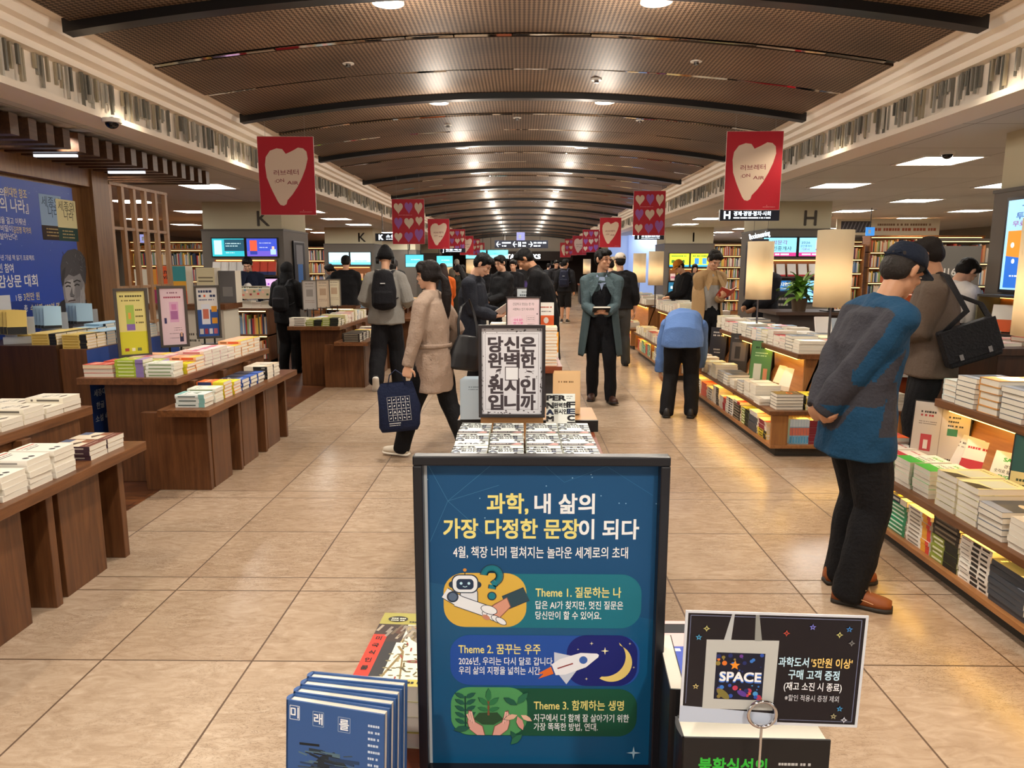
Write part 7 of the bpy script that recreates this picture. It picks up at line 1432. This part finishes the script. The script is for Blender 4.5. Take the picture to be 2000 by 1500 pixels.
def tote(o, c, label):
    M_ = o.M @ Matrix.Translation(c); r = empty('tote_bag', M_.translation, (0, 0, 0), label=label, cat='bag'); m = fabric('#18203a'); b = MB()
    n = 16; vs = []
    for z, w, d in ((-.40, .145, .03), (-.36, .165, .042), (-.2, .168, .045), (-.06, .15, .035), (.0, .125, .02)):
        for i in range(n): a = 2*math.pi*i/n; ca, sa = math.cos(a), math.sin(a); vs.append((w*math.copysign(abs(ca)**.45, ca)+.01*math.sin(z*20), d*math.copysign(abs(sa)**.6, sa), z))
    b.add(vs, [(j*n+i, j*n+(i+1) % n, (j+1)*n+(i+1) % n, (j+1)*n+i) for j in range(4) for i in range(n)]+[tuple(range(n))[::-1]], m, True); b.build('body', r); b = MB()
    for y in (-.02, .02): b.tube([(-.07, y, -.02), (-.05, y*.6, .06), (0, y*.3, .1), (.05, y*.6, .06), (.07, y, -.02)], [(.013, .004)]*5, m, seg=8, side=(0, 1, 0))
    b.build('handles', r); g = MB(); g.lay = .05; c_ = '#d6d8dc'
    for i in range(4):
        for j in range(5): x, z = -.085+.036*j, -.11-.05*i; g.line([(x, z), (x+.034, z), (x+.034, z-.046), (x, z-.046), (x, z)], .0016, c_); (g.text('A', x+.017, z-.023, .032, c_, 'C', .03) if i == 2 and j in (1, 2) else g.disc(x+.017, z-.023, .009, c_, .005, 30*j+20*i, 8))
    g.marks(-.085, .01, -.325, .009, c_); g.marks(-.085, .0, -.342, .007, c_); g.build('print', r)
    r.rotation_euler = (0, R(-4), R(8))
tote(o, (-.31, .19, .72), 'navy tote bag with white printed grid held by the beige coat person')
sbg = empty('shoulder_bag', W_(o, (.2, -.22, .98)), (R(0), R(10), R(20)), label='black leather bag hanging from the shoulder of the beige coat person', cat='bag'); b = MB(); lm = mat('#17171a', .38); b.tube([(0, 0, -.17), (0, 0, -.05), (0, 0, .1)], [(.17, .075), (.15, .065), (.1, .035)], lm, side=(1, .3, 0), seg=18, caplen=.25); link('body', fuse(b, .009, 2, 'bag', [lm], .005, 10, 2), sbg)
b = MB(); b.tube([(-.08, 0, .08), (-.1, .02, .2), (-.09, .05, .33), (-.02, .09, .40), (.03, .06, .3), (.06, .02, .2), (.08, 0, .08)], [(.012, .005)]*7, lm, seg=8); b.build('strap', sbg)
# man in the grey green coat
o = person((.93, 8.42, 0), 176, 1.76, 'person in an open grey green coat and glasses holding a small black book', ('opencoat', '#45555a', .40, 1, .022), ('#101116', 1.0, 1), ('#3a2018', '#1c1210'), 'short', '#0f0d0d', 'a', hp=2, hy=-42, near=2, inner=('#14151a', '#7d8ba6'), glasses='#8a5a4a',
       wl=(-.05, .29, 1.06), wr=(.07, .29, 1.06), hdl=(.75, .5, .1), hdr=(-.75, .5, .1), hnl=(.1, .2, 1), hnr=(-.1, .2, 1), curl=(28, 28), al=(-.13, .1, .085), ar=(.08, -.12, .095), toe=(14, -8), pitch=(6, -4))
held_book(o, (.01, .37, 1.10), (24, 0, 4), 'small black book with white pages held by the grey green coat person', .19, .13, 0, '#1a1a1c', t=.022)
# bending person in blue
o = person((1.70, 7.55, 0), -14, 1.72, 'person in a blue shirt bending far forward to the low shelf', ('shirt', '#5f80ba', .13, 1, .032), (BLK, 1.12, 1), ('#1c1c1e', '#101010'), 'short', lean=112, bend=1.0, hp=120, near=1, pz=.90, wl=(-.25, .46, .40), wr=(.2, .66, .45), el=(-1, .2, .3), er=(1, 0, .3), hdl=(0, .4, -1), hdr=(0, .4, -1), al=(-.14, -.06, .085), ar=(.12, -.02, .085), nf=10)
# young reader in the tan jacket
o = person((2.46, 9.58, 0), 203, 1.80, 'person in a tan jacket over a grey sweater reading a red covered book', ('opencoat', '#a98a62', .12, 1, .016), (BLK, 1.0, 1), ('#22201e', '#111111'), 'short', '#15110f', 'a', hp=34, hy=10, lean=7, near=2, inner=('#9c9a96',), wl=(.02, .31, 1.16), wr=(-.0, .02, .86), hdl=(.3, .9, .3), hnl=(.3, -.2, 1), curl=(40, 25))
held_book(o, (.0, .40, 1.20), (38, 0, -10), 'open red covered paperback held by the tan jacketed reader', .12, .18, 28, '#b8483a')
# grey hoodie from behind
o = person((-1.76, 9.36, 0), 4, 1.78, 'person in a grey hoodie and black beanie walking away with a black backpack', ('hoodie', '#85827d', .1, 1, .05), ('#141418', 1.4, 1), ('#1a1a1c', '#d8d4cc'), None, near=1, hat='beanie', lean=3, hp=12, wl=(-.25, .2, 1.08), wr=(.25, .2, 1.08), al=(-.12, -.3, .17), ar=(.13, .08, .085), pitch=(-58, 0))
backpack(o, 'black backpack worn by the grey hoodie person', '#15151a', .155, .085, .42, .03, 1)
# black hooded person
o = person((-3.47, 10.62, 0), -8, 1.62, 'person in a black hooded coat with a black backpack behind the second table', ('coat', '#0e0e11', .12, 1, .045), ('#0f0f12', 1.2, 1), ('#1a1a1c', '#2a2a2a'), None, near=1, hood=1, female=True, lean=3, hp=20, wl=(-.2, .26, 1.05), wr=(.2, .26, 1.05))
backpack(o, 'black backpack worn by the black hooded person', '#19191d', .135, .07, .36)
o = person((-4.62, 12.25, 0), 200, 1.74, 'person in a navy jacket and white tee reading before the K column', ('opencoat', '#171d30', .1, 1, .03), (NAVY, 1, 1), ('#222222', '#111111'), 'short', '#0d0b0b', 'c', hp=32, hy=12, near=1, inner=('#e2e0dc',), wl=(-.12, .3, 1.13), wr=(.1, .28, 1.08), hdl=(.6, .8, .1), hdr=(-.6, .8, .1))
held_book(o, (.02, .38, 1.15), (30, 0, 8), 'open magazine held by the navy jacketed reader', .15, .21, 18, '#c9c4ba')
o = person((-3.08, 12.7, 0), 8, 1.76, 'person in a black jacket seen from behind beyond the grey hoodie', ('jacket', '#131316', .08, 1, .04), (BLK, 1.1, 1), ('#1a1a1a', '#111111'), 'short', near=0, hp=25, wl=(-.1, .28, 1.05), wr=(.12, .28, 1.05))
# navy jacket reader beside the centre signs
o = person((-.56, 7.95, 0), -104, 1.74, 'person in a dark slate jacket reading a white leaflet beside the middle tables', ('jacket', '#23262f', .13, 1, .035), (BLK, 1.05, 1), ('#1a1a1a', '#111111'), 'short', '#0c0b0c', 'c', hp=36, hy=0, lean=6, nf=12, near=2, wl=(-.1, .33, 1.08), wr=(.1, .32, 1.06), hdl=(.4, .9, .1), hdr=(-.4, .9, .1), hnl=(0, .2, 1), hnr=(0, .2, 1))
held_book(o, (.0, .43, 1.13), (34, 0, 0), 'open white leaflet held by the slate jacketed reader', .13, .2, 24, '#e6e8ee')
o = person((-.30, 11.5, 0), 128, 1.74, 'person in black with glasses holding a dark book beyond the signs', ('jacket', '#17181b', .05, 1, .04), (BLK, 1, 1), ('#1a1a1a', '#111111'), 'short', '#0d0c0c', 'c', hp=16, hy=-10, near=1, glasses='#2a2a2a', wl=(-.05, .3, 1.05), wr=(.1, .3, 1.05))
held_book(o, (0, .4, 1.08), (20, 0, 0), 'dark book held by the black clothed person with glasses', .14, .2, 0, '#2b2622')
o = person((.30, 8.75, 0), 84, 1.84, 'tall person in a long black coat leaning over the middle table', ('coat', '#0f0f12', .5, 1, .035), (BLK, 1.05, 1), ('#1a1a1a', '#111111'), 'short', '#0d0c0d', 'b', lean=18, hp=40, nf=16, near=1, wl=(-.12, .34, .95), wr=(.1, .36, .98))
o = person((1.22, 20.2, 0), -12, 1.75, 'person in black shorts walking away with a dark backpack', ('jacket', '#18181b', .06, 1, .03), ('#141416', 1.1, .5), ('#17171a', '#e0ddd6'), 'short', '#0d0c0c', 'a', hy=30, al=(-.1, .12, .085), ar=(.1, -.14, .1))
backpack(o, 'dark backpack with a white loop mark worn by the person in shorts', '#1a1e30', .14, .08, .4, 0, 1)
o = person((1.55, 11.4, 0), 6, 1.76, 'person in a black jacket and beige cap walking away in grey trousers', ('jacket', '#141417', .02, 1, .035), ('#3f4244', 1.15, 1), ('#1d1f22', '#101012'), 'under', '#15110f', 'a', near=1, cap=('#bdb2a4', 'round'), wl=(-.24, .05, .9), wr=(.25, .0, .88), bare=True, al=(-.14, -.12, .1), ar=(.15, .1, .085), hp=6)
o = person((3.02, 13.46, 0), 105, 1.70, 'person in a black hoodie and mustard cap reading by the I column', ('hoodie', '#141417', .05, 1, .035), (BLK, 1, 1), ('#1a1a1a', '#111111'), 'under', '#15110f', 'a', hp=34, nf=10, lean=4, cap=('#a8691e', 'round'), wl=(-.05, .32, 1.05), wr=(.1, .3, 1.03), near=1)
# brown jacket with messenger bag
o = person((2.93, 5.12, 0), 64, 1.78, 'person in a brown grey jacket carrying a black messenger bag', ('jacket', '#5d5046', .12, 1, .045), (BLK, 1.1, 1), ('#1a1a1a', '#111111'), 'short', '#1a1412', 'b', hp=20, hy=16, lean=4, near=1, wl=(-.1, .32, 1.12), wr=(.12, .32, 1.1))
held_book(o, (0, .42, 1.16), (30, 0, 0), 'open white paged book held by the brown jacketed person', .14, .2, 26, '#d8d2c6')
MBP = V((2.985, 4.80, 1.09)); mb_ = empty('messenger_bag', MBP, (R(0), R(-20), R(-8)), label='black messenger bag at the hip of the brown jacketed person', cat='bag'); b = MB(); lm = fabric('#16161a', .6); b.box(-.17, .17, -.05, .05, -.13, .13, lm); q = b.build('body', mb_); bevel(q, .02, 3); b = MB(); b.box(-.175, .175, -.061, -.053, -.09, .135, lm); bevel(b.build('flap', mb_), .004)
MI = (Matrix.Translation(MBP) @ Euler((0, R(-20), R(-8))).to_matrix().to_4x4()).inverted(); shw = W_(o, o.J['shl']+V((.05, -.03, .085))); b = MB(); b.tube([V((-.165, 0, .1)), MI @ (MBP*.5+shw*.5+V((-.02, -.16, .0))), MI @ (shw+V((0, -.06, .01))), MI @ (shw+V((.02, .08, .03)))], [(.02, .005)]*4, lm, seg=8)
b.tube([V((.165, 0, .1)), V((.19, .14, .2)), V((.1, .3, .3))], [(.02, .005)]*3, lm, seg=8); b.build('strap', mb_); b = MB()
for x in (-.09, .09): b.box(x-.012, x+.012, -.068, -.06, -.085, -.045, STEEL)
b.build('buckles', mb_)
o = person((3.80, 6.52, 0), -70, 1.70, 'person in a white shirt and black vest leaning to read by the column', ('shirt', '#d3d2d0', .02, 1, .035), (BLK, 1, 1), ('#1a1a1a', '#111111'), 'short', '#0e0c0d', 'c', lean=16, hp=44, nf=18, near=1, wl=(-.08, .3, 1.05), wr=(.05, .32, 1.08))
vb = MB(); vm = fabric('#121216'); vb.tube([o.J['pel'], o.J['s1'], o.J['s2']+V((0, 0, .02))], [(.2, .16), (.2, .155), (.21, .155)], vm, seg=18, caplen=.1); vb.v = [tuple(c*1.70/1.75 for c in v) for v in vb.v]; link('vest', fuse(vb, .011, 2, 'vest', [vm]), o.root)
held_book(o, (0, .44, 1.08), (50, 0, 0), 'white paged book held by the white shirted person', .13, .19, 20, '#e2e2e6')
o = person((3.62, 10.7, 0), 110, 1.74, 'person in black partly hidden behind the lamp by the tan jacketed reader', ('jacket', '#111116', .1, 1, .045), (BLK, 1, 1), ('#1a1a1a', '#111111'), 'under', '#1a1412', 'b', hp=20, cap=('#2a2420', 'round'), wl=(-.15, .3, 1.0), wr=(.15, .25, 1.0))
o = person((-1.50, 13.9, 0), 15, 1.62, 'person with long brown hair in an orange jacket beyond the beige coat', ('jacket', '#c25a1e', .12, 1, .04), (BLK, 1, 1), ('#1a1a1a', '#111111'), 'long', '#2a1812', 'c', female=True, hp=15, wl=(-.15, .28, 1.0), wr=(.15, .25, 1.0))
o = person((-1.28, 15.2, 0), 60, 1.60, 'person with long black hair in a dark olive coat beyond the orange jacket', ('coat', '#25261f', .25, 1, .035), ('#4a463c', 1.1, 1), ('#1a1a1a', '#111111'), 'long', '#0e0b0b', 'c', female=True, hp=20, wl=(-.1, .3, 1.0), wr=(.15, .25, 1.0))
o = person((-4.0, 15.3, 0), 78, 1.62, 'person with tied black hair reading beside the first K column', ('jacket', '#141418', .12, 1, .04), (BLK, 1, 1), ('#1a1a1a', '#111111'), 'pony', '#0e0b0b', 'c', female=True, hp=26, wl=(-.05, .32, 1.02), wr=(.1, .3, 1.0))
for k, (px, y, rz, h, c, hr, hc_, lab) in enumerate(((774, 19, 10, 1.72, '#3a3c3e', 'short', '#4a4a4a', 'grey haired person in a grey coat behind the grey hoodie'), (765, 17.4, -40, 1.6, '#1c1c20', 'bob', '#120e0d', 'dark haired person behind the right shoulder of the grey hoodie'), (852, 12.6, -20, 1.6, '#22262c', 'long', '#23140f', 'person with wavy brown hair right behind the beige coat person'), (905, 21, 170, 1.6, '#26241f', 'bob', '#120e0d', 'short haired person in dark clothes far left of the slate jacket reader'), (893, 24, 0, 1.78, '#6a6458', 'short', '#8a857c', 'grey haired tall person far away on the left'), (952, 17, 180, 1.62, '#1a1a1e', 'bob', '#0f0c0c', 'person in black far behind the slate jacket reader'), (1018, 18.5, 0, 1.74, '#17171a', 'short', '#0d0b0b', 'person in black seen from behind beyond the long black coat'), (1003, 15.4, 150, 1.7, '#141418', 'short', '#0d0b0b', 'person in a black jacket behind the person with glasses'), (1085, 23, 200, 1.74, '#1c1c20', 'short', '#0d0b0b', 'person facing the camera far left of the person in shorts'), (1097, 27, 20, 1.7, '#4a3a30', 'short', '#15100e', 'person in brown far beyond the person in shorts'), (1070, 29, -30, 1.66, '#2a2c30', 'short', '#15100e', 'tiny person in grey near the far shop front'), (1190, 14.5, 15, 1.7, '#1a1a1c', 'short', '#15100e', 'person in black just beyond the beige cap person'), (1352, 19.5, 190, 1.62, '#2c2c30', 'bob', '#0f0c0c', 'person in dark clothes by the I column'), (985, 25, 90, 1.66, '#20242c', 'short', '#15100e', 'tiny person in dark blue near the far direction sign'))):
    x = (px-1018)/FPX*(y*.987+.2); person((x, y, 0), rz, h, lab, ('jacket', c, .12, 1, .035), (BLK, 1.05, 1), ('#1a1a1a', '#111111'), hr, hc_, 'c', hp=14, hy=(k*23) % 40-20, wl=(-.14, .26, 1.0), wr=(.15, .22, .98), al=(-.11, .05*((k % 3)-1), .085), ar=(.11, -.05*((k % 3)-1), .085))
# ================================================================ books onto the tables; everything beyond the 300 largest in one mass
rest = emit_books(300); rest.add_mb(SHELF, Matrix.Identity(4))
rest.build('distant_books', kind='stuff', label='mass of book piles and shelved books farther back and behind', cat='books')
bpy.context.view_layer.update()
